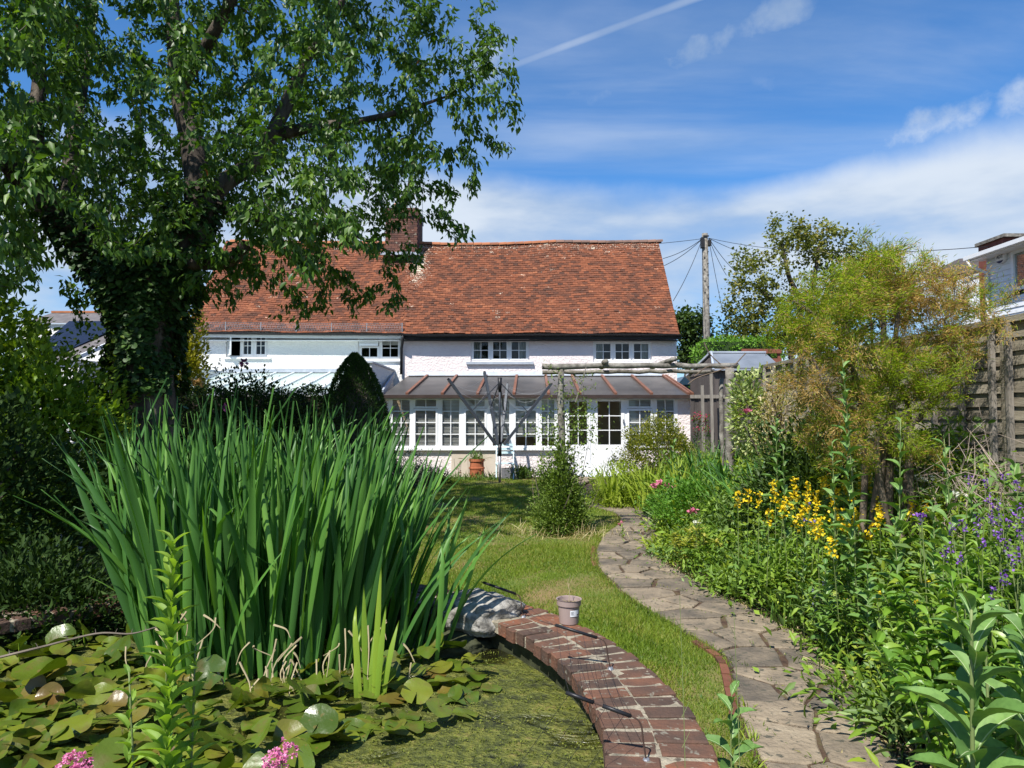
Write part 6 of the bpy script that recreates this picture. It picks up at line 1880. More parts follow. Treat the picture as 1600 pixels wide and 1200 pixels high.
# moss and small weeds in the path joints
n = 7000; s_ = rng.random(n) * 9.5 + 1.2; t_ = rng.uniform(-1.1, 1.1, n)
sel = (np.abs(t_) > .93) | (np.sin(s_ * 7 + t_ * 5) > .955)
q = np.array([list(path_map(a, b)) for a, b in zip(s_[sel], t_[sel])]); q[:, 2] = .035
emit(None, 'path_weeds', M_grass, q, rdir(len(q), .7), rng.uniform(.015, .045, len(q)), .006, T_DIA, jit=.5, rnd=rng.random(len(q)) * .7)

# ================================================================== IRIS CLUMP
M_iris = leafm('iris_blade', [(.035, .10, .022), (.060, .165, .032), (.105, .25, .042), (.18, .35, .06), (.34, .30, .09)], trans=.3, rough=.45, spec=.35, tcol=(1.4, 1.5, .3), pos=[0, .35, .7, .95, 1])
M_irisy = leafm('young_iris_blade', [(.20, .33, .035), (.32, .44, .05)], trans=.45, rough=.4)
iris = thing('iris_clump', 'great clump of tall sword-shaped green leaves rising out of the pond', 'plant', (-1.45, 4.6, WZ))
def sword(bend, twist, kink=None, seg=9):
    V = []; T = []
    for i in range(seg + 1):
        s = i / seg
        w = .5 * (0.75 + .25 * min(1, s * 3)) * (1 if s < .62 else max(.015, (1 - ((s - .62) / .38)) ** .75))
        y = s; z = -bend * s ** 2.6
        if kink and s > kink: y = kink + (s - kink) * .55; z = -bend * kink ** 2.6 - (s - kink) * .8
        a = twist * s
        for x in (-1, 0, 1):
            V.append((x * w * math.cos(a), y, z + x * w * math.sin(a) * .03 + (.0 if x else .006)))
    for i in range(seg):
        a = i * 3
        T += [(a, a + 1, a + 4), (a, a + 4, a + 3), (a + 1, a + 2, a + 5), (a + 1, a + 5, a + 4)]
    return np.array(V, float), np.array(T)
SW = [sword(b, t, k) for b, t, k in ((.06, .2, None), (.13, .4, None), (.20, -.3, None), (.30, .3, None), (.42, 0.1, None), (.05, -.4, None), (.14, .2, .80))]
def blades(root, mat, P, A, L, W, singles, wts=None, face=None):
    v = rng.choice(len(SW), len(P), p=wts)
    for k in range(len(SW)):
        m = v == k
        if m.any():
            out = A[m] * np.array([1, 1, 0]); upv = np.array([0, 0, 1.0]) * .2 - out * 1.0 + rng.normal(0, .25, (m.sum(), 3))
            # normal points back over the clump so that blades arch outwards
            emit(root, 'leaf', mat, P[m], A[m], L[m], W[m], SW[k], up=-out * 1.2 + np.array([0, -.55 if face is None else -2.0, .1]) + rng.normal(0, .5 if face is None else .15, (m.sum(), 3)), jit=0.0, singles=int(singles * m.mean()) if singles else 0, minpx=40)
n = 690
ang = rng.random(n) * 2 * math.pi; rr_ = np.sqrt(rng.random(n))
bx = -1.58 + rr_ * np.cos(ang) * .80; by = 4.72 + rr_ * np.sin(ang) * .52
kp = ~((bx > -.95) & (rng.random(n) < .4)); bx, by = bx[kp], by[kp]; n = len(bx)
P = np.c_[bx, by, np.full(n, WZ - .02)]
lean = np.clip((bx + 1.58) / .80, -1, 1)
ax_ = lean * np.where(lean > 0, .22, .15) + rng.normal(0, .085, n) - .13 * (lean < -.5) * rng.random(n)
ay_ = (by - 4.72) * .25 + rng.normal(0, .10, n)
A = unit(np.c_[ax_, ay_, np.ones(n)])
Lb = rng.uniform(1.15, 1.74, n) * (1 - .12 * np.clip(lean, 0, 1) ** 2)
k_ = rng.random(n) < .18; Lb[k_] *= rng.uniform(.35, .75, k_.sum())
blades(iris, M_iris, P, A, Lb, rng.uniform(.034, .056, n), 300, [.2, .24, .2, .12, .05, .14, .05])
# a few broad loose blades on both flanks
n = 34
P = np.c_[np.r_[rng.uniform(-2.4, -2.1, 14), rng.uniform(-.80, -.42, 20)], rng.uniform(4.45, 4.9, n), np.full(n, WZ)]
A = unit(np.c_[np.r_[rng.uniform(-.42, -.2, 14), rng.uniform(.05, .45, 20)], rng.normal(0, .12, n), np.ones(n)])
iris2 = thing('iris_side_clump', 'looser fan of bright iris leaves beside the boulder, right of the big clump', 'plant', (-.5, 4.6, WZ))
blades(iris2, M_iris, P[14:], A[14:], rng.uniform(.75, 1.15, 20), rng.uniform(.028, .042, 20), 20)
blades(iris, M_iris, P[:14], A[:14], rng.uniform(1.1, 1.5, 14), rng.uniform(.03, .045, 14), 14)
iy = thing('yellow_iris_shoot', 'short fan of pale yellow-green young leaves in front of the dark iris clump', 'plant', (X_(585, 3.95), 3.95, WZ))
yb0 = X_(583, 3.95)
for (dx, ax2, L2) in ((-.06, -.10, .52), (-.03, -.05, .60), (0, .0, .46), (.02, .03, .72), (.04, .06, .50), (.07, .12, .40), (-.08, -.02, .34)):
    blades(iy, M_irisy, np.array([[yb0 + dx, 3.95 + rng.uniform(-.03, .03), WZ]]), unit(np.array([[ax2, rng.uniform(-.05, .05), 1.0]])), np.array([L2]), np.array([.033]), 10, face=1)
# dead leaves and stalks at the foot
dl = thing('dead_iris_leaves', 'pale dry curled leaves collapsed at the foot of the iris clump', 'dead leaves', (-1.2, 4.2, WZ))
for k in range(52):
    a = Vector((X_(rng.choice([445, 465, 440, 330, 540, 250, 600, 300]), 4.12) + rng.normal(0, .09), 4.10 + rng.uniform(-.12, .1), WZ + rng.uniform(.03, .42)))
    d = Vector((rng.normal(0, .07), rng.normal(-.03, .03), -rng.uniform(.06, .34)))
    MB().tube(catmull([a, a + d * .5 + Vector((rng.normal(0, .025), 0, .012)), a + d], 4), list(np.linspace(.006, .002, 9)), 4).build('dry_leaf', M_straw, dl)

# ================================================================== WATER LILIES
M_pad = leafm('lily_pad', [(.042, .075, .009), (.09, .14, .013), (.16, .19, .018), (.14, .08, .022), (.42, .26, .02)], trans=.2, rough=.3, spec=.5, pos=[0, .35, .72, .9, 1])
_t = M_pad.node_tree; _b = _t.nodes['Principled BSDF']
_c0 = _b.inputs['Base Color'].links[0].from_socket
_n = pos_noise(_t, 9, 6); _n2 = pos_noise(_t, 32, 4)
_c1 = mixc(_t, mrange(_t, _n, .50, .66, 0, .55), _c0, (.12, .085, .02))
_c1 = mixc(_t, mrange(_t, _n2, .60, .68, 0, .6), _c1, (.17, .12, .03))
_t.links.new(_c1, _b.inputs['Base Color'])
_bp = N(_t, 'ShaderNodeBump', ins={'Strength': .55, 'Distance': .012, 'Height': math_(_t, 'ADD', _n, math_(_t, 'MULTIPLY', _n2, .3))})
_t.links.new(_bp.outputs[0], _b.inputs['Normal'])
_t.links.new(mrange(_t, _n, .3, .7, .24, .48), _b.inputs['Roughness'])
def pad(curl, wave, seed, segs=22):
    r_ = np.random.default_rng(seed); V = [(0, 0, 0)]; T = []
    ph = r_.random() * 6
    for ring_, rr in ((0, .35), (1, .72), (2, 1.0)):
        for i in range(segs + 1):
            a = math.radians(8) + (2 * math.pi - math.radians(16)) * i / segs
            e = rr * (1 + (.03 * math.sin(7 * a + ph) if rr == 1 else 0))
            z = curl * max(0, math.cos(a - ph)) ** 2 * rr ** 2.5 + wave * math.sin(3 * a + ph) * rr ** 2 + .5 * wave * math.sin(5 * a + ph * 2) * rr ** 3
            V.append((e * .5 * math.cos(a), e * .5 * math.sin(a), z))
    m = segs + 1
    for i in range(segs):
        T.append((0, 1 + i, 2 + i))
        for q in (0, 1):
            a = 1 + q * m + i
            T += [(a, a + m, a + m + 1), (a, a + m + 1, a + 1)]
    me = np_mesh('lily_pad', np.array(V), np.array(T), M_pad)
    return me
PADS = [pad(c, w, s) for s, (c, w) in enumerate([(.08, .04), (.30, .06), (.45, .08), (.14, .07), (.02, .035), (.55, .05), (.2, .10)])]
lily = thing('water_lily', 'mat of glossy green and yellowing round lily pads covering the near pond', 'water lily', (-1.2, 3.6, WZ))
region = [(-60, 1000), (60, 985), (180, 1010), (300, 1070), (420, 1080), (520, 1050), (640, 1030), (730, 1020), (765, 1060), (770, 1095), (740, 1130), (660, 1150), (600, 1165), (500, 1180), (470, 1230), (-60, 1230)]
placed = []
tries = 0
rl = random.Random(11)
while len(placed) < 290 and tries < 6000:
    tries += 1
    px, py = rl.uniform(-60, 775), rl.uniform(985, 1235)
    if not in_poly(np.array(px), np.array(py), region): continue
    g = gr(px, py, WZ)
    if not in_pond(np.array(g.x), np.array(g.y), -.22): continue
    if g.y > 4.35 and g.x < -.9 and g.x > -2.3: continue
    dn = min([math.hypot(g.x - a, g.y - b) for a, b in placed] or [9])
    if dn < .055: continue
    placed.append((g.x, g.y))
    i = len(placed)
    d = rl.choice([.10, .12, .14, .16, .17, .19])
    lift = rl.random()
    v = rl.choice([0, 0, 1, 2, 3, 3, 4, 4, 5, 6])
    tl = R(rl.uniform(0, 10) if lift < .6 else rl.uniform(12, 45)); ta = rl.uniform(0, 6.28)
    z = WZ + .006 + (i % 9) * .004 + (0 if lift < .6 else d * .35 * math.sin(tl) + rl.uniform(0, .05))
    M = Matrix.Translation((g.x, g.y, z)) @ Matrix.Rotation(ta, 4, 'Z') @ Matrix.Rotation(tl, 4, 'X') @ Matrix.Rotation(rl.uniform(0, 6.28), 4, 'Z') @ Matrix.Diagonal((d, d, d * rl.uniform(.6, 1.1), 1))
    piece(lily, 'lily_pad', PADS[v], M)
# raised cupped leaves at the left
for (a, b, d, tl, ta) in ((95, 995, .17, 55, .3), (130, 985, .16, 70, 2.5), (60, 1050, .26, 18, 1.0), (185, 1015, .2, 50, 5.5), (30, 1005, .15, 35, 4), (215, 985, .16, 65, 1), (505, 1010, .15, 50, 4.2), (470, 1075, .2, 40, 2.0), (330, 1050, .18, 60, 5.9)):
    p = at(a, b, gr(a, b, WZ + .12).y)
    M = Matrix.Translation(p) @ Matrix.Rotation(ta, 4, 'Z') @ Matrix.Rotation(R(tl), 4, 'X') @ Matrix.Diagonal((d, d, d, 1))
    piece(lily, 'lily_pad', PADS[rl.randrange(7)], M)
    MB().tube([p, Vector((p.x + rl.uniform(-.03, .03), p.y + .02, WZ - .02))], .005, 5).build('leaf_stalk', M_irisy, lily)
# thorny bare twig leaning in from the left
tg = thing('bare_twig', 'long bare brown twig reaching in over the lily pads from the left edge', 'twig', (-2.4, 3.4, .3))
tw = catmull([at(-30, 1034, 3.3), at(60, 1012, 3.35), at(150, 990, 3.4), at(205, 990, 3.4), at(250, 978, 3.45)], 6)
mb = MB().tube(tw, list(np.linspace(.007, .003, len(tw))), 5)
for k in range(3, len(tw) - 2, 3): mb.tube([tw[k], tw[k] + Vector((rng.normal(0, .01), 0, .022))], [.0025, .001], 4)
mb.build('twig', M_twig, tg)
# ================================================================== RIGHT-HAND BORDER
GREENS = [leafm('bed_leaf_a', [(.10, .18, .02), (.17, .28, .03), (.26, .38, .045)], trans=.3),
          leafm('bed_leaf_b', [(.09, .155, .04), (.155, .24, .065), (.23, .33, .10)], trans=.25),
          leafm('bed_leaf_c', [(.16, .23, .02), (.26, .35, .035), (.38, .45, .06)], trans=.35),
          leafm('bed_leaf_d', [(.055, .12, .018), (.10, .195, .028), (.16, .27, .04)], trans=.2)]
def bed_h(x, y):
    """height of the planting above ground: low by the path, rising to the fence"""
    d = x - path_right(y)
    base = .10 + .62 * np.clip(d / 1.1, 0, 1) ** .8 + .22 * np.clip((d - 1.0) / .8, 0, 1)
    base += .12 * np.sin(x * 3.1 + y * 1.3) + .10 * np.sin(y * 2.9 - x)
    return np.clip(base * np.clip(1.15 - .035 * (y - 3), .55, 1.2), .06, 1.4)
# about 420 clumps, each of one kind of leaf
ncl = 620
cy_ = 2.5 + 11.5 * rng.random(ncl) ** 1.05
cxx = path_right(cy_) + .05 + rng.random(ncl) * (3.9 - path_right(cy_) - .05)
kind = rng.integers(0, 4, ncl)
shape = rng.integers(0, 4, ncl)
acc_ = {}
for i in range(ncl):
    x0, y0 = cxx[i], cy_[i]
    if y0 < 3.2 and x0 > 3.2: continue
    h = float(bed_h(x0, y0)) * rng.uniform(.75, 1.15); r_ = rng.uniform(.16, .30)
    z0 = float(gz(x0, y0))
    dens = 1.0 if y0 < 7 else .75
    if shape[i] == 0:      # grassy
        m = int(110 * dens); P = np.c_[rng.normal(x0, r_ * .5, m), rng.normal(y0, r_ * .5, m), np.full(m, z0)]
        A = rdir(m, 2.2); Lq = rng.uniform(.5, 1.05, m) * h; Wq = np.full(m, .014); tm = T_BLADE; key = ('blade', kind[i])
    else:
        m = int((330 if shape[i] == 3 else 230) * dens)
        f = rng.random(m) ** .6
        P = np.c_[rng.normal(x0, r_ * .62, m), rng.normal(y0, r_ * .62, m), z0 + h * f]
        A = rdir(m, .35); A[:, :2] += (P[:, :2] - [x0, y0]) * 2.0
        if shape[i] == 1: Lq = rng.uniform(.06, .12, m); Wq = Lq * .32; tm = T_OVAL
        elif shape[i] == 2: Lq = rng.uniform(.04, .075, m); Wq = Lq * .62; tm = T_DIA
        else: Lq = rng.uniform(.025, .05, m); Wq = Lq * .5; tm = T_DIA
        key = ('lance' if shape[i] == 1 else 'round', kind[i])
    rn_ = np.clip(rng.random() * .55 + rng.random(m) * .45, 0, .999)
    keep = P[:, 0] < 3.92
    acc_.setdefault(key, []).append((P[keep], A[keep], Lq[keep], Wq[keep], rn_[keep], tm))
for (nm_, kd), lst in acc_.items():
    P = np.concatenate([l[0] for l in lst]); A = np.concatenate([l[1] for l in lst]); Lq = np.concatenate([l[2] for l in lst]); Wq = np.concatenate([l[3] for l in lst]); rn_ = np.concatenate([l[4] for l in lst])
    # mixed templates inside a key only for 'round' where both use the diamond
    emit(None, 'border_foliage', GREENS[kd], P, A, Lq, Wq, lst[0][5], jit=.5, rnd=rn_)
# dry stalks and pale stems
n = 900; y = rng.uniform(3, 12, n); x = path_right(y) + .1 + rng.random(n) * 1.8
x = np.minimum(x, 3.8)
P = np.c_[x, y, gz(x, y)]
M_drys = leafm('dry_blade', [(.30, .24, .10), (.45, .37, .18), (.55, .48, .28)], trans=.2)
emit(None, 'dry_stalks', M_drys, P, rdir(n, 1.6), rng.uniform(.3, .8, n) * bed_h(x, y) + .1, .007, T_BLADE, jit=.5)
# leaf litter at the path edge
n = 4000; y = rng.uniform(2.6, 12, n); x = path_right(y) + rng.normal(.02, .09, n); 
emit(None, 'leaf_litter', M_drys, np.c_[x, y, gz(x, y) + .015 + rng.random(n) * .02], rdir(n, .1), rng.uniform(.015, .04, n), .008, T_DIA, jit=1.0)

# ---- distinct plants
BL = [big_leaf(8, .30, .012, .25, s, .5) for s in range(3)]
BLS = big_leaf(5, .35, .01, .25, 7, .4)
M_big = leafm('large_grey_leaf', [(.09, .19, .045), (.135, .255, .06), (.19, .32, .08)], trans=.22, rough=.55, rib=(.42, .50, .28))
M_stemg = surf('green_stem', [(.12, .16, .05), (.2, .25, .09)], bump=0, rough=.6)
def stalk_plant(base, h, nleaf, L, W, lab, name='tall_leafy_stalk', cat='plant', group=None, mat=None, start=.15, lean=(0, 0), up=.35, top=True, stem_r=.008, tm=None, labelpart=None):
    root = thing(name, lab, cat, base, group)
    b = Vector(base); t_ = b + Vector((lean[0], lean[1], h))
    c = catmull([b, b.lerp(t_, .5) + Vector((rng.normal(0, .015), rng.normal(0, .015), 0)), t_], 6)
    MB().tube(c, list(np.linspace(stem_r, stem_r * .45, len(c))), 6).build('stem', M_stemg, root, smooth=True)
    f = start + (1 - start) * (np.arange(nleaf) + .5) / nleaf
    an_ = np.arange(nleaf) * 2.4 + rng.random() * 6
    P = np.array([np.array(b.lerp(t_, k)) for k in f])
    el = up + .9 * f ** 2.5
    A = np.c_[np.cos(an_), np.sin(an_), el + rng.normal(0, .12, nleaf)]
    sz_ = (1 - .55 * np.clip((f - .55) / .45, 0, 1)) * rng.uniform(.85, 1.1, nleaf)
    emit(root, 'leaf', mat or M_big, P, A, L * 1.15 * sz_, W * 1.45 * sz_, tm or BL[rng.integers(3)], jit=.15, singles=300, minpx=6)
    return root
# the large-leaved plants in the right foreground
def bp3(px, Y, z=None):
    x = X_(px, Y); return (x, Y, float(gz(x, Y)))
def topz(py, Y): return Z_(py, Y)
b = bp3(1508, 2.15); stalk_plant(b, topz(950, 2.15) - b[2], 22, .215, .056, 'large-leaved plant with pale midribs at the bottom right, nearest the camera', start=.30, up=.75, stem_r=.010, name='broad_leaved_plant')
b = bp3(1590, 2.35); stalk_plant(b, topz(960, 2.35) - b[2], 20, .205, .052, 'large-leaved plant cut by the right edge of the photo', start=.30, up=.8, stem_r=.010, name='broad_leaved_plant')
b = bp3(1528, 2.6); stalk_plant(b, topz(955, 2.6) - b[2], 10, .19, .052, 'younger broad-leaved plant just behind the nearest large-leaved one', start=.4, up=.4, name='broad_leaved_plant')
tall = [(1330, 4.85, 562, 28, .17, .05, 'tallest leafy stalk, rising in front of the tamarisk'), (1213, 7.2, 650, 20, .20, .055, 'leafy stalk left of the tallest one, in front of the dark laurel shrub'),
        (1395, 4.8, 655, 14, .17, .055, 'leafy stalk just right of the tallest one, below the tamarisk branches'), (1482, 4.5, 680, 13, .19, .055, 'leafy stalk in front of the dead twigs by the fence'),
        (1300, 5.1, 690, 14, .18, .05, 'shorter leafy stalk between the two tall ones'), (1590, 4.2, 725, 12, .22, .07, 'leafy stalk reaching in from the right edge'),
        (1225, 6.4, 700, 14, .20, .055, 'short leafy stalk above the yellow flowers, at their left'), (1395, 4.7, 810, 16, .15, .06, 'leafy stalk in the middle of the border right of the yellow flowers'),
        (1450, 4.4, 790, 16, .18, .06, 'grey-green leafy stalk left of the purple flowers'), (1500, 4.6, 760, 15, .18, .06, 'grey-green leafy stalk behind the purple flowers'),
        (1192, 6.3, 812, 10, .13, .04, 'small leafy stalk by the path edge below the parsley mound'), (1250, 5.3, 845, 11, .14, .045, 'small leafy stalk near the path left of the blue spikes'),
        (1285, 4.75, 880, 14, .13, .055, 'leafy stalk standing behind the blue flower spikes'), (1350, 4.4, 880, 14, .13, .055, 'leafy stalk right of the blue flower spikes'), (1045, 11.5, 690, 12, .22, .06, 'leafy stalk in front of the golden bush')]
for (px, Y, py, nl, L, W, lab) in tall:
    b = bp3(px, Y); stalk_plant(b, topz(py, Y) - b[2], int(nl * 1.7), L * .82, W * .82, lab, start=.12, up=.7, stem_r=.0055, lean=(rng.normal(0, .04), 0), group='tall leafy stalks in the border')
# foreground shrub of bright lance leaves
M_bright = leafm('bright_lance_leaf', [(.06, .14, .02), (.11, .23, .025), (.18, .33, .035), (.28, .38, .05)], trans=.33, rough=.38, spec=.5)
T_LANCE = big_leaf(5, .25, .008, .3, 3, .3)
def leafy_bush(lab, name, c, s, n, L, mat, cat='shrub', k=.36, tips=True, singles=300, seed=0, tm=None):
    root = thing(name, lab, cat, c)
    mb = MB(); P = []; A = []
    ns_ = max(8, n // 30)
    for i in range(ns_):
        a = rng.random() * 6.28; r_ = rng.random() ** .5
        b0_ = Vector((c[0] + .45 * s[0] * r_ * math.cos(a), c[1] + .45 * s[1] * r_ * math.sin(a), c[2]))
        t1 = Vector((c[0] + s[0] * r_ * math.cos(a), c[1] + s[1] * r_ * math.sin(a), c[2] + s[2] * (1 - .45 * r_ ** 2) * rng.uniform(.75, 1.08)))
        mid = b0_.lerp(t1, .55) + Vector((0, 0, .08 * s[2]))
        cv = catmull([b0_, mid, t1], 5); mb.tube(cv, list(np.linspace(.005, .0018, len(cv))), 4, cap=False)
        nl = n // ns_
        for j in range(nl):
            f = .12 + .88 * (j + rng.random()) / nl; idx = f * (len(cv) - 1); q = int(min(idx, len(cv) - 2)); p = cv[q].lerp(cv[q + 1], idx - q)
            an2 = j * 2.4 + i
            out = Vector((math.cos(an2), math.sin(an2), .25 + 1.1 * max(0, f - .8) * 5 * .6))
            P.append(tuple(p)); A.append(tuple(out))
    mb.build('stems', M_stemg, root, kind='stuff')
    P = np.array(P); A = np.array(A) + rng.normal(0, .18, (len(A), 3)); m = len(P)
    Lq = L * rng.uniform(.7, 1.15, m)
    emit(root, 'leaf', mat, P, A, Lq, Lq * k, tm or T_LANCE, jit=.25, singles=singles)
    return root
leafy_bush('dense bright green lance-leaved bush spilling over the path at the bottom right', 'lance_leaved_bush', (1.98, 2.95, .1), (.55, .5, .86), 950, .095, M_bright, seed=1)
leafy_bush('lighter lance-leaved bush with yellowish tips behind the nearest one', 'lance_leaved_bush', (2.30, 3.55, .15), (.6, .5, .88), 800, .09, M_bright, seed=2)
leafy_bush('lance-leaved bush at the right edge above the broad-leaved plants', 'lance_leaved_bush', (3.0, 3.7, .3), (.6, .5, .90), 650, .09, M_bright, seed=3)
leafy_bush('dark green small-leaved bush with blue spikes at the path edge', 'small_leaved_bush', (2.33, 4.75, .08), (.42, .38, .62), 900, .06, GREENS[3], k=.45, seed=4, tm=T_OVAL)
leafy_bush('yellowing leafy clump beside the path bend', 'yellow_leaved_clump', (1.90, 7.5, .02), (.30, .35, .50), 420, .075, leafm('yellowing_leaf', [(.18, .22, .03), (.32, .34, .05), (.48, .42, .10)], trans=.35), k=.45, seed=5, tm=T_OVAL)
# parsley-like mound, golden bush, and far end of the border
pm = thing('parsley_mound', 'fresh green fine-leaved mound at the middle of the border', 'plant', (2.95, 9.6, .2))
shrub(pm, leafm('parsley_leaf', [(.07, .17, .02), (.10, .23, .025), (.15, .30, .035)], trans=.3), (X_(1110, 9.6), 9.6, .25), (.85, .7, .62), 9000, .045, .6, T_DIA, shell=.6, seed=14)
gb_ = thing('golden_bush', 'rounded golden-green bush in front of the conservatory right windows', 'shrub', (X_(1028, 13.5), 13.5, 0))
shrub(gb_, leafm('golden_green_leaf', [(.09, .13, .015), (.17, .19, .02), (.28, .26, .03)], trans=.3), (X_(1030, 13.5), 13.5, .6), (.78, .7, 1.0), 9000, .05, .5, T_DIA, shell=.6, seed=15, woodmat=M_twig)
vs_ = thing('variegated_shrub', 'cream and green variegated shrub by the right end of the pergola', 'shrub', (X_(1165, 9.4), 9.4, .3))
shrub(vs_, leafm('variegated_leaf', [(.16, .26, .06), (.36, .42, .16), (.55, .56, .30)], trans=.3), (X_(1168, 9.4), 9.4, 1.65), (.26, .3, .62), 1500, .07, .6, T_OVAL, flat=True, shell=.3, seed=16, woodmat=M_bark2)
ps = thing('pale_tan_shrub', 'pale straw-coloured dying shrub left of the tamarisk', 'shrub', (X_(1212, 9.0), 9.0, .3))
shrub(ps, leafm('straw_leaf', [(.38, .30, .14), (.52, .43, .24), (.60, .52, .34)], trans=.3), (X_(1214, 9.0), 9.0, 1.5), (.27, .3, .68), 2000, .045, .5, T_OVAL, flat=True, shell=.25, seed=17, woodmat=M_bark2)
mb = MB()
for k in range(9):
    a = Vector((X_(1215, 9.0) + rng.normal(0, .08), 9.0, .3)); mb.tube(catmull([a, a + Vector((rng.normal(-.08, .08), 0, .6)), a + Vector((rng.normal(-.15, .15), 0, 1.2))], 5), [.018] * 5 + [.010] * 6, 5)
mb.build('stems', M_bark2, ps, kind='stuff')
lr = thing('dark_laurel', 'dark glossy green shrub below the left of the tamarisk', 'shrub', (X_(1270, 8.0), 8.0, .35))
shrub(lr, M_dkgreen, (X_(1272, 7.5), 7.5, .4), (.70, .5, 1.30), 7500, .075, .45, T_OVAL, shell=.4, seed=18, woodmat=M_bark)
fi = [(960, 12.6, 716, 'clump of strap leaves at the far path edge, left of the golden bush'), (1010, 12.0, 705, 'strap-leaved clump with browning tips under the golden bush'), (1060, 10.8, 690, 'iris-like clump left of the right pergola post'), (1140, 9.0, 690, 'iris-like fan at the foot of the right pergola post'), (1185, 8.0, 690, 'upright sword-leaved fan before the straw-coloured shrub'), (1100, 11.0, 670, 'strap-leaved clump among the pink spires')]
for (px, Y, py, lab) in fi:
    b = bp3(px, Y); r_ = thing('strap_leaved_clump', lab, 'plant', b, 'strap-leaved clumps at the far end of the border')
    m = 42; P = np.c_[rng.normal(b[0], .10, m), rng.normal(b[1], .1, m), np.full(m, b[2])]
    blades(r_, GREENS[2] if px < 1100 else M_iris, P, unit(np.c_[rng.normal(0, .22, m), rng.normal(0, .2, m), np.ones(m)]), rng.uniform(.55, 1.0, m) * (topz(py, Y) - b[2]), np.full(m, .035), 60)
fb = thing('far_border_bush', 'mixed low greenery bordering the far bend of the path', 'shrub', (X_(985, 12.8), 12.8, 0))
shrub(fb, GREENS[2], (X_(975, 12.9), 12.9, 0), (.75, .6, .75), 5500, .06, .4, T_OVAL, shell=.3, seed=19)
shrub(fb, GREENS[0], (X_(1080, 11.8), 11.8, 0), (.9, .7, .95), 6500, .06, .4, T_OVAL, shell=.4, seed=20)
shrub(fb, GREENS[3], (X_(1180, 11.0), 11.0, .2), (.9, .7, 1.1), 6500, .06, .4, T_OVAL, shell=.4, seed=21)

# ---- flowers
def flowers(name, lab, cat, spots, mat, stemh, r_, per=7, spike=.10, group=None, part='flower_head', leaves=True, leafmat=None):
    """spots: photo position and depth of each flower head; stems drop to the ground"""
    pts_ = [at(a, b, Y) for a, b, Y in spots]
    cx_ = sum(p.x for p in pts_) / len(pts_); cyy = sum(p.y for p in pts_) / len(pts_)
    root = thing(name, lab, cat, (cx_, cyy, float(gz(cx_, cyy))), group)
    mb = MB(); LP = []; LA = []
    for p in pts_:
        n = per * 3
        q = np.array(p) + np.c_[rng.normal(0, r_ * .35, n), rng.normal(0, r_ * .35, n), rng.uniform(-spike, spike * .2, n)]
        d = rdir(n, .15)
        S, Nn = frames(d, None, .5)
        X = leaf_world(q - np.array(origin(root)), d, Nn, np.full(n, r_ * .62), np.full(n, r_ * .55), T_DIA)
        T = (T_DIA[1][None] + (np.arange(n) * 4)[:, None, None]).reshape(-1, 3)
        link(part, np_mesh(part, X.reshape(-1, 3), T, mat, np.repeat(rng.random(n), 2)), root)
        base = Vector((p.x + rng.normal(0, .03), p.y + rng.normal(0, .03), max(float(gz(p.x, p.y)), p.z - stemh)))
        mb.tube([base, p], [.003, .0018], 4, cap=False)
        for k in range(10):
            f = rng.random(); LP.append(tuple(base.lerp(p, f))); LA.append(tuple(rdir(1, .5)[0]))
    mb.build('stems', M_stemg, root, kind='stuff')
    if leaves: emit(root, 'leaf', leafmat or GREENS[0], np.array(LP), np.array(LA), .06, .02, T_OVAL, jit=.4, stuffname='stem_leaves')
    return root
M_yel = leafm('yellow_petal', [(.62, .42, .01), (.75, .56, .015), (.80, .66, .03)], trans=.25, tcol=(1.1, 1, .5))
M_pur = leafm('purple_petal', [(.13, .04, .28), (.22, .08, .42), (.32, .14, .55)], trans=.25, tcol=(1, .8, 1.2))
M_blu = leafm('violet_blue_petal', [(.14, .12, .36), (.24, .21, .50)], trans=.25, tcol=(1, .9, 1.2))
M_pnk = leafm('pink_petal', [(.55, .12, .22), (.72, .26, .36)], trans=.25, tcol=(1.1, .8, .9))
M_red = leafm('crimson_petal', [(.40, .03, .08), (.55, .06, .14)], trans=.25, tcol=(1.1, .6, .6))
M_wht = leafm('white_petal', [(.65, .65, .58), (.75, .75, .68)], trans=.25)
ys_ = [(1208, 752), (1240, 748), (1212, 768), (1245, 765), (1262, 758), (1275, 770), (1290, 745), (1300, 738), (1286, 752), (1275, 785), (1262, 780), (1225, 780), (1222, 792), (1202, 800), (1255, 795), (1236, 775),
       (1320, 752), (1308, 765), (1352, 740), (1346, 752), (1358, 750), (1371, 738), (1380, 742), (1350, 762), (1372, 780), (1374, 788), (1332, 770), (1298, 762), (1316, 808), (1312, 800), (1304, 806), (1334, 796), (1340, 806), (1330, 815), (1374, 804),
       (1284, 813), (1278, 820), (1328, 825), (1270, 815), (1425, 790), (1447, 785), (1153, 772), (1170, 768), (1186, 774), (1360, 822), (1300, 845), (1302, 788), (1245, 806), (1378, 765), (1390, 757)]
grp = [[], [], [], []]
for i, (a, b) in enumerate(ys_):
    Y = 6.3 - (b - 740) / 110 * 1.7 + rng.uniform(-.1, .1)
    grp[0 if a < 1262 else 1 if a < 1325 else 2 if b < 795 else 3].append((a, b, Y))
for g, lab in zip(grp, ('leftmost drift of yellow-orange loosestrife flowers in the border', 'second drift of yellow loosestrife, left of centre of the yellow patch', 'tallest yellow flower spikes, at the back right of the yellow patch', 'front right drift of yellow flower spikes, lowest of the yellow patch')):
    flowers('yellow_flowers', lab, 'flowers', g, M_yel, .55, .042, per=12, spike=.10, group='yellow loosestrife drifts', part='flower_spike')
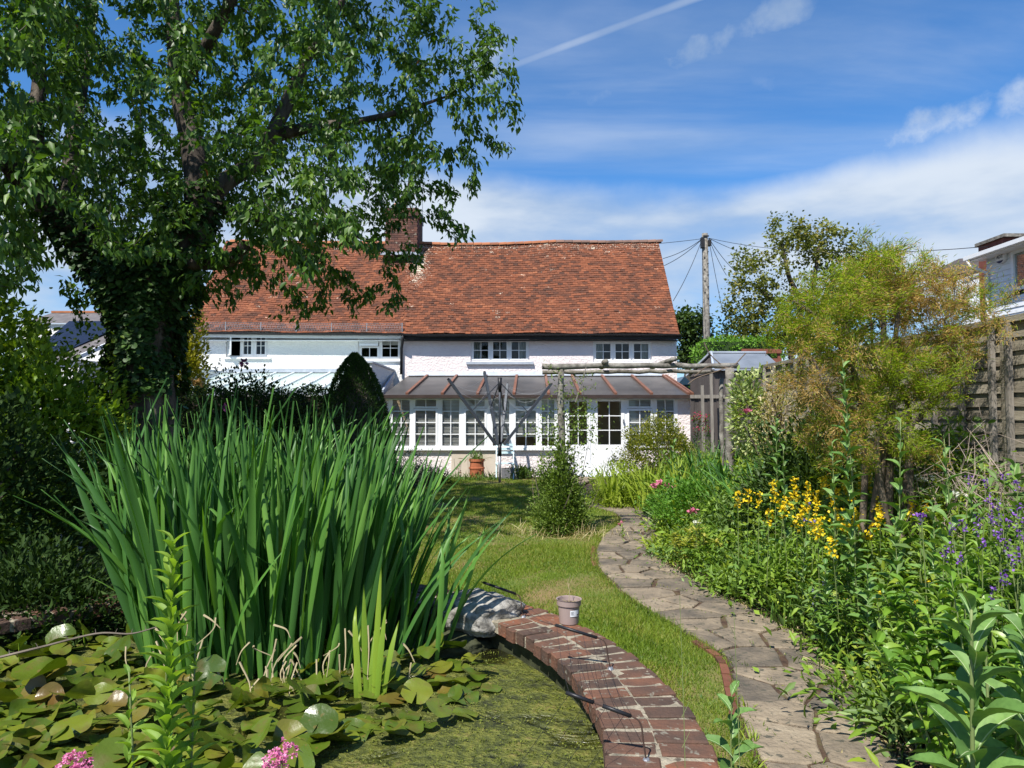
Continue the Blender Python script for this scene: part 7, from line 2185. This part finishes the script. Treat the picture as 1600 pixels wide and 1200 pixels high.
pur = [(1541, 750), (1569, 742), (1590, 752), (1545, 772), (1558, 782), (1596, 790), (1530, 808), (1548, 808), (1560, 806), (1575, 812), (1590, 820), (1527, 820), (1565, 828), (1556, 833), (1505, 815), (1487, 822), (1475, 860), (1484, 852), (1500, 865), (1575, 845), (1440, 804), (1565, 900), (1571, 895), (1551, 920), (1516, 745), (1598, 812), (1585, 800), (1552, 795), (1535, 842), (1590, 860), (1600, 835), (1580, 870)]
g1 = [(a, b, 3.9 - (b - 740) / 180 * .9 + rng.uniform(-.1, .1)) for a, b in pur]
flowers('purple_flowers', 'airy purple flower stems near the right edge of the border', 'flowers', g1, M_pur, .5, .022, per=6, spike=.05)
flowers('violet_flowers', 'single violet thistle-like flower head right of the yellow flowers', 'flowers', [(1440, 806, 4.6), (1436, 803, 4.6)], M_pur, .5, .03, per=9, spike=.015)
flowers('blue_spikes', 'pale blue-violet flower spikes standing by the path edge', 'flowers', [(1272, 922, 5.1), (1274, 930, 5.1), (1294, 912, 5.1), (1307, 940, 4.85), (1322, 938, 4.8), (1270, 945, 5.1), (1275, 950, 5.1), (1290, 905, 5.1)], M_blu, .35, .022, per=9, spike=.06)
flowers('lilac_flowers', 'few pale lilac flowers among the yellow ones', 'flowers', [(1264, 787, 5.9), (1271, 814, 5.6), (1258, 811, 5.6)], M_blu, .4, .025, per=7, spike=.01)
flowers('pink_sedum', 'flat dusty pink flower heads by the far border', 'flowers', [(1030, 752, 10.6), (1040, 756, 10.6), (1022, 757, 10.5), (1046, 760, 10.5), (1082, 797, 8.6)], M_pnk, .4, .075, per=9, spike=.02)
flowers('pink_spires', 'hazy crimson-pink flower spires left of the right pergola post', 'flowers', [(1085 + rng.uniform(-6, 26), 645 + rng.uniform(0, 26), 10.6) for _ in range(16)] + [(1155, 640, 9.9), (1150, 632, 9.9)], M_red, .6, .035, per=5, spike=.10)
flowers('pink_poppy', 'single bright pink poppy right of the pergola post', 'flower', [(1168, 641, 8.8)], M_pnk, .9, .07, per=8, spike=.01)
flowers('fallen_pink_flower', 'small coral pink flower low beside the far path', 'flower', [(972, 815, 9.0), (968, 818, 9.0)], M_pnk, .2, .03, per=6, spike=.01)
flowers('white_umbels', 'small flat white flower heads at the back of the border', 'flowers', [(1432, 745, 5.9), (1460, 746, 5.8), (1441, 749, 5.8), (1500, 772, 5.0), (1087, 816, 7.2)], M_wht, .4, .05, per=9, spike=.005)
flowers('small_yellow_flowers', 'tiny yellow flowers on thin stems among the broad leaves at bottom right', 'flowers', [(1505, 1111, 2.6), (1524, 1114, 2.6), (1532, 1119, 2.6), (1519, 1124, 2.6), (1592, 1111, 2.7)], M_yel, .25, .011, per=8, spike=.004)
flowers('orange_daisies', 'scattered small orange-yellow flowers behind the bright lance-leaved bush', 'flowers', [(1450, 908, 3.7), (1462, 912, 3.7), (1370, 935, 3.9), (1376, 925, 3.9), (1430, 938, 3.6), (1320, 960, 4.6), (1490, 915, 3.6), (1520, 925, 3.4), (1320, 935, 4.6)], M_yel, .3, .018, per=6, spike=.008)

# ---- climber wrapped round the left pergola post
M_clim = leafm('climber_leaf', [(.07, .12, .02), (.12, .19, .03), (.19, .26, .045), (.26, .19, .06)], trans=.3, pos=[0, .4, .9, 1])
cl = thing('climbing_shrub', 'loose small-leaved climber bushing out round the left pergola post', 'climber', (X_(877, PY), PY, 0))
shrub(cl, M_clim, (X_(877, PY), PY - .05, .0), (.36, .36, 1.12), 11000, .042, .55, T_OVAL, shell=.35, seed=22, lump=.25)
shrub(cl, M_clim, (X_(858, PY), PY - .25, .0), (.28, .3, .55), 2500, .04, .55, T_OVAL, shell=.4, seed=23)
n = 3600; z_ = rng.random(n) * 1.75 + .55; sp_ = .10 + .10 * np.abs(np.sin(z_ * 3.3)) + .06 * np.sin(z_ * 9)
P = np.c_[X_(877, PY) + rng.normal(0, 1, n) * sp_ + .06 * np.sin(z_ * 4), PY + rng.normal(0, .12, n), z_]
P = P[(rng.random(n) < np.clip(1.15 - (z_ - .6) * .85, .10, 1))]
emit(cl, 'leaf', M_clim, P, rdir(len(P), .2), .045, .026, T_OVAL, jit=.6)
n = 450; P = np.c_[rng.normal(X_(908, PY), .13, n), rng.normal(PY, .1, n), rng.normal(Z_(665, PY), .22, n)]
emit(cl, 'leaf', M_clim, P, rdir(n, .2), .045, .026, T_OVAL, jit=.6)
mb = MB()
for k in range(40):
    a = Vector((X_(877, PY) + rng.normal(0, .12), PY + rng.normal(0, .1), rng.uniform(0, .3)))
    b_ = a + Vector((rng.normal(0, .22), rng.normal(0, .12), rng.uniform(.5, 1.6))); mb.tube(catmull([a, (a + b_) / 2 + Vector(rng.normal(0, .06, 3)), b_], 5), [.005] * 6 + [.002] * 5, 4, cap=False)
for (p0, p1) in (((877, 590), (848, 560)), ((880, 600), (930, 585)), ((890, 620), (935, 600)), ((870, 610), (845, 640))):
    a, b_ = at(*p0, PY - .1), at(*p1, PY - .15); mb.tube(catmull([a, (a + b_) / 2 + Vector((0, 0, .05)), b_], 5), [.003] * 6 + [.0015] * 5, 4, cap=False)
    m = 30; f = rng.random((m, 1)); q = np.array(a) + (np.array(b_) - np.array(a)) * f + rng.normal(0, .02, (m, 3)); emit(cl, 'leaf', M_clim, q, rdir(m, .2), .035, .02, T_OVAL, jit=.5)
mb.build('stems', M_twig, cl, kind='stuff')
n = 700; P = np.c_[rng.normal(X_(878, 9.7), .42, n), rng.normal(9.75, .22, n), np.full(n, .01)]
emit(None, 'dry_grass', M_drys, P, rdir(n, .9), rng.uniform(.08, .25, n), .006, T_BLADE, jit=.5)

# ================================================================== FOREGROUND STEMS
M_wil = leafm('willowherb_leaf', [(.15, .27, .04), (.23, .37, .05), (.32, .46, .08)], trans=.45, rough=.5)
def fg_stalk(px, Y, py, n, L, W, lab, name, lean=0.0, base_z=0.0, up=.9):
    b = (X_(px, Y), Y, base_z)
    return stalk_plant(b, topz(py, Y) - base_z, n, L, W, lab, name=name, mat=M_wil, start=.20, up=up, lean=(lean, 0), stem_r=.0045, tm=BLS)
fg_stalk(268, 1.62, 850, 130, .095, .024, 'tall green willowherb stem rising through the middle of the lily pads, nearest the camera', 'willowherb', lean=.01)
fg_stalk(300, 1.68, 1010, 46, .08, .021, 'shorter willowherb side stem just right of the tall one', 'willowherb', lean=.02)
fg_stalk(225, 1.70, 1050, 34, .08, .021, 'short willowherb stem just left of the tall one', 'willowherb', lean=-.02)
for (px, py, Y, lab, w) in ((116, 1188, 1.55, 'left cluster of bright pink valerian flowers at the bottom edge', .034), (437, 1170, 1.55, 'right cluster of bright pink valerian flowers at the bottom edge', .034)):
    c = at(px, py, Y); root = thing('pink_valerian', lab, 'flowers', (c.x, Y, 0), 'pink valerian heads by the pond')
    M_val = MATS.get('valerian') or leafm('valerian', [(.60, .12, .30), (.75, .25, .45), (.80, .42, .58)], trans=.3, tcol=(1.1, .8, 1))
    for k in range(52):
        d = rdir(1, .3)[0]; q = np.array(c) + d * np.array([w * 1.15, w, w * .8]) * rng.random() ** .4 + np.array([0, 0, -.012])
        bloom(root, tuple(q), .0065, M_val, 10, 'floret')
    if px > 300:
        for k in range(10):
            q = np.array(at(418, 1196, Y)) + rng.normal(0, .008, 3); bloom(root, tuple(q), .006, M_val, 10, 'floret')
    MB().tube([(c.x, Y, 0), (c.x + .005, Y, c.z - .02)], [.004, .003], 6).build('stem', M_stemg, root)
# weed and wiry stems between wall and path
b = (X_(1137, 3.05), 3.05, 0.0)
stalk_plant(b, Z_(1080, 3.05), 12, .13, .045, 'young broad-leaved weed in the grass between wall and path', name='broad_leaved_weed', start=.1, up=.7, stem_r=.004)
stalk_plant((X_(1128, 2.8), 2.8, 0), .26, 12, .08, .03, 'small leafy weed at the bottom edge between wall and path', name='small_leaved_weed', mat=M_bright, start=.1, up=.5, stem_r=.003, tm=BLS)
for (px, py, pb, lab) in ((1062, 930, 1220, 'left of two tall wiry stems standing in front of the grass strip'), (1146, 940, 1200, 'right of two tall wiry stems in front of the path')):
    Y = 2.35; p0 = Vector((X_(px, Y), Y, 0)); p1 = at(px, py, Y)
    r_ = thing('wiry_stem', lab, 'plant', p0, 'wiry stems in front of the path')
    mb = MB().tube(catmull([p0, p0.lerp(p1, .5) + Vector((.008, 0, 0)), p1], 5), list(np.linspace(.0022, .0009, 11)), 4)
    for k in range(6):
        q = p0.lerp(p1, .45 + .09 * k); mb.tube([q, q + Vector((rng.choice([-1, 1]) * .025, 0, .05))], [.0011, .0005], 3, cap=False)
    mb.build('stem', M_stemg, r_)
for k, (px, Y, py) in enumerate(((1165, 3.6, 1090), (1155, 4.0, 1060), (1172, 3.3, 1140))):
    n = 26; b = (X_(px, Y), Y, .01)
    r_ = thing('grass_tuft', ('grass tuft at the edging bricks, middle of three', 'grass tuft at the edging bricks, farthest of three', 'grass tuft at the edging bricks, nearest of three')[k], 'grass', b, 'grass tufts at the path edge')
    emit(r_, 'blade', GREENS[2], np.c_[rng.normal(b[0], .02, n), rng.normal(b[1], .02, n), np.full(n, .01)], rdir(n, .9), rng.uniform(.05, .12, n), .007, T_BLADE, jit=.4)
# mown-off strappy bits and dry stalks lying on the path edge
sl = thing('dry_stalk', 'pale dry stalks lying across the paving edge', 'stalk', gr(1280, 1040, .05))
MB().tube([gr(1255, 1026, .06), gr(1300, 1045, .055), gr(1345, 1052, .06)], [.004, .003, .002], 5).tube([gr(1268, 1030, .055), gr(1300, 1050, .05)], [.003, .002], 4).build('stalk', M_straw, sl)
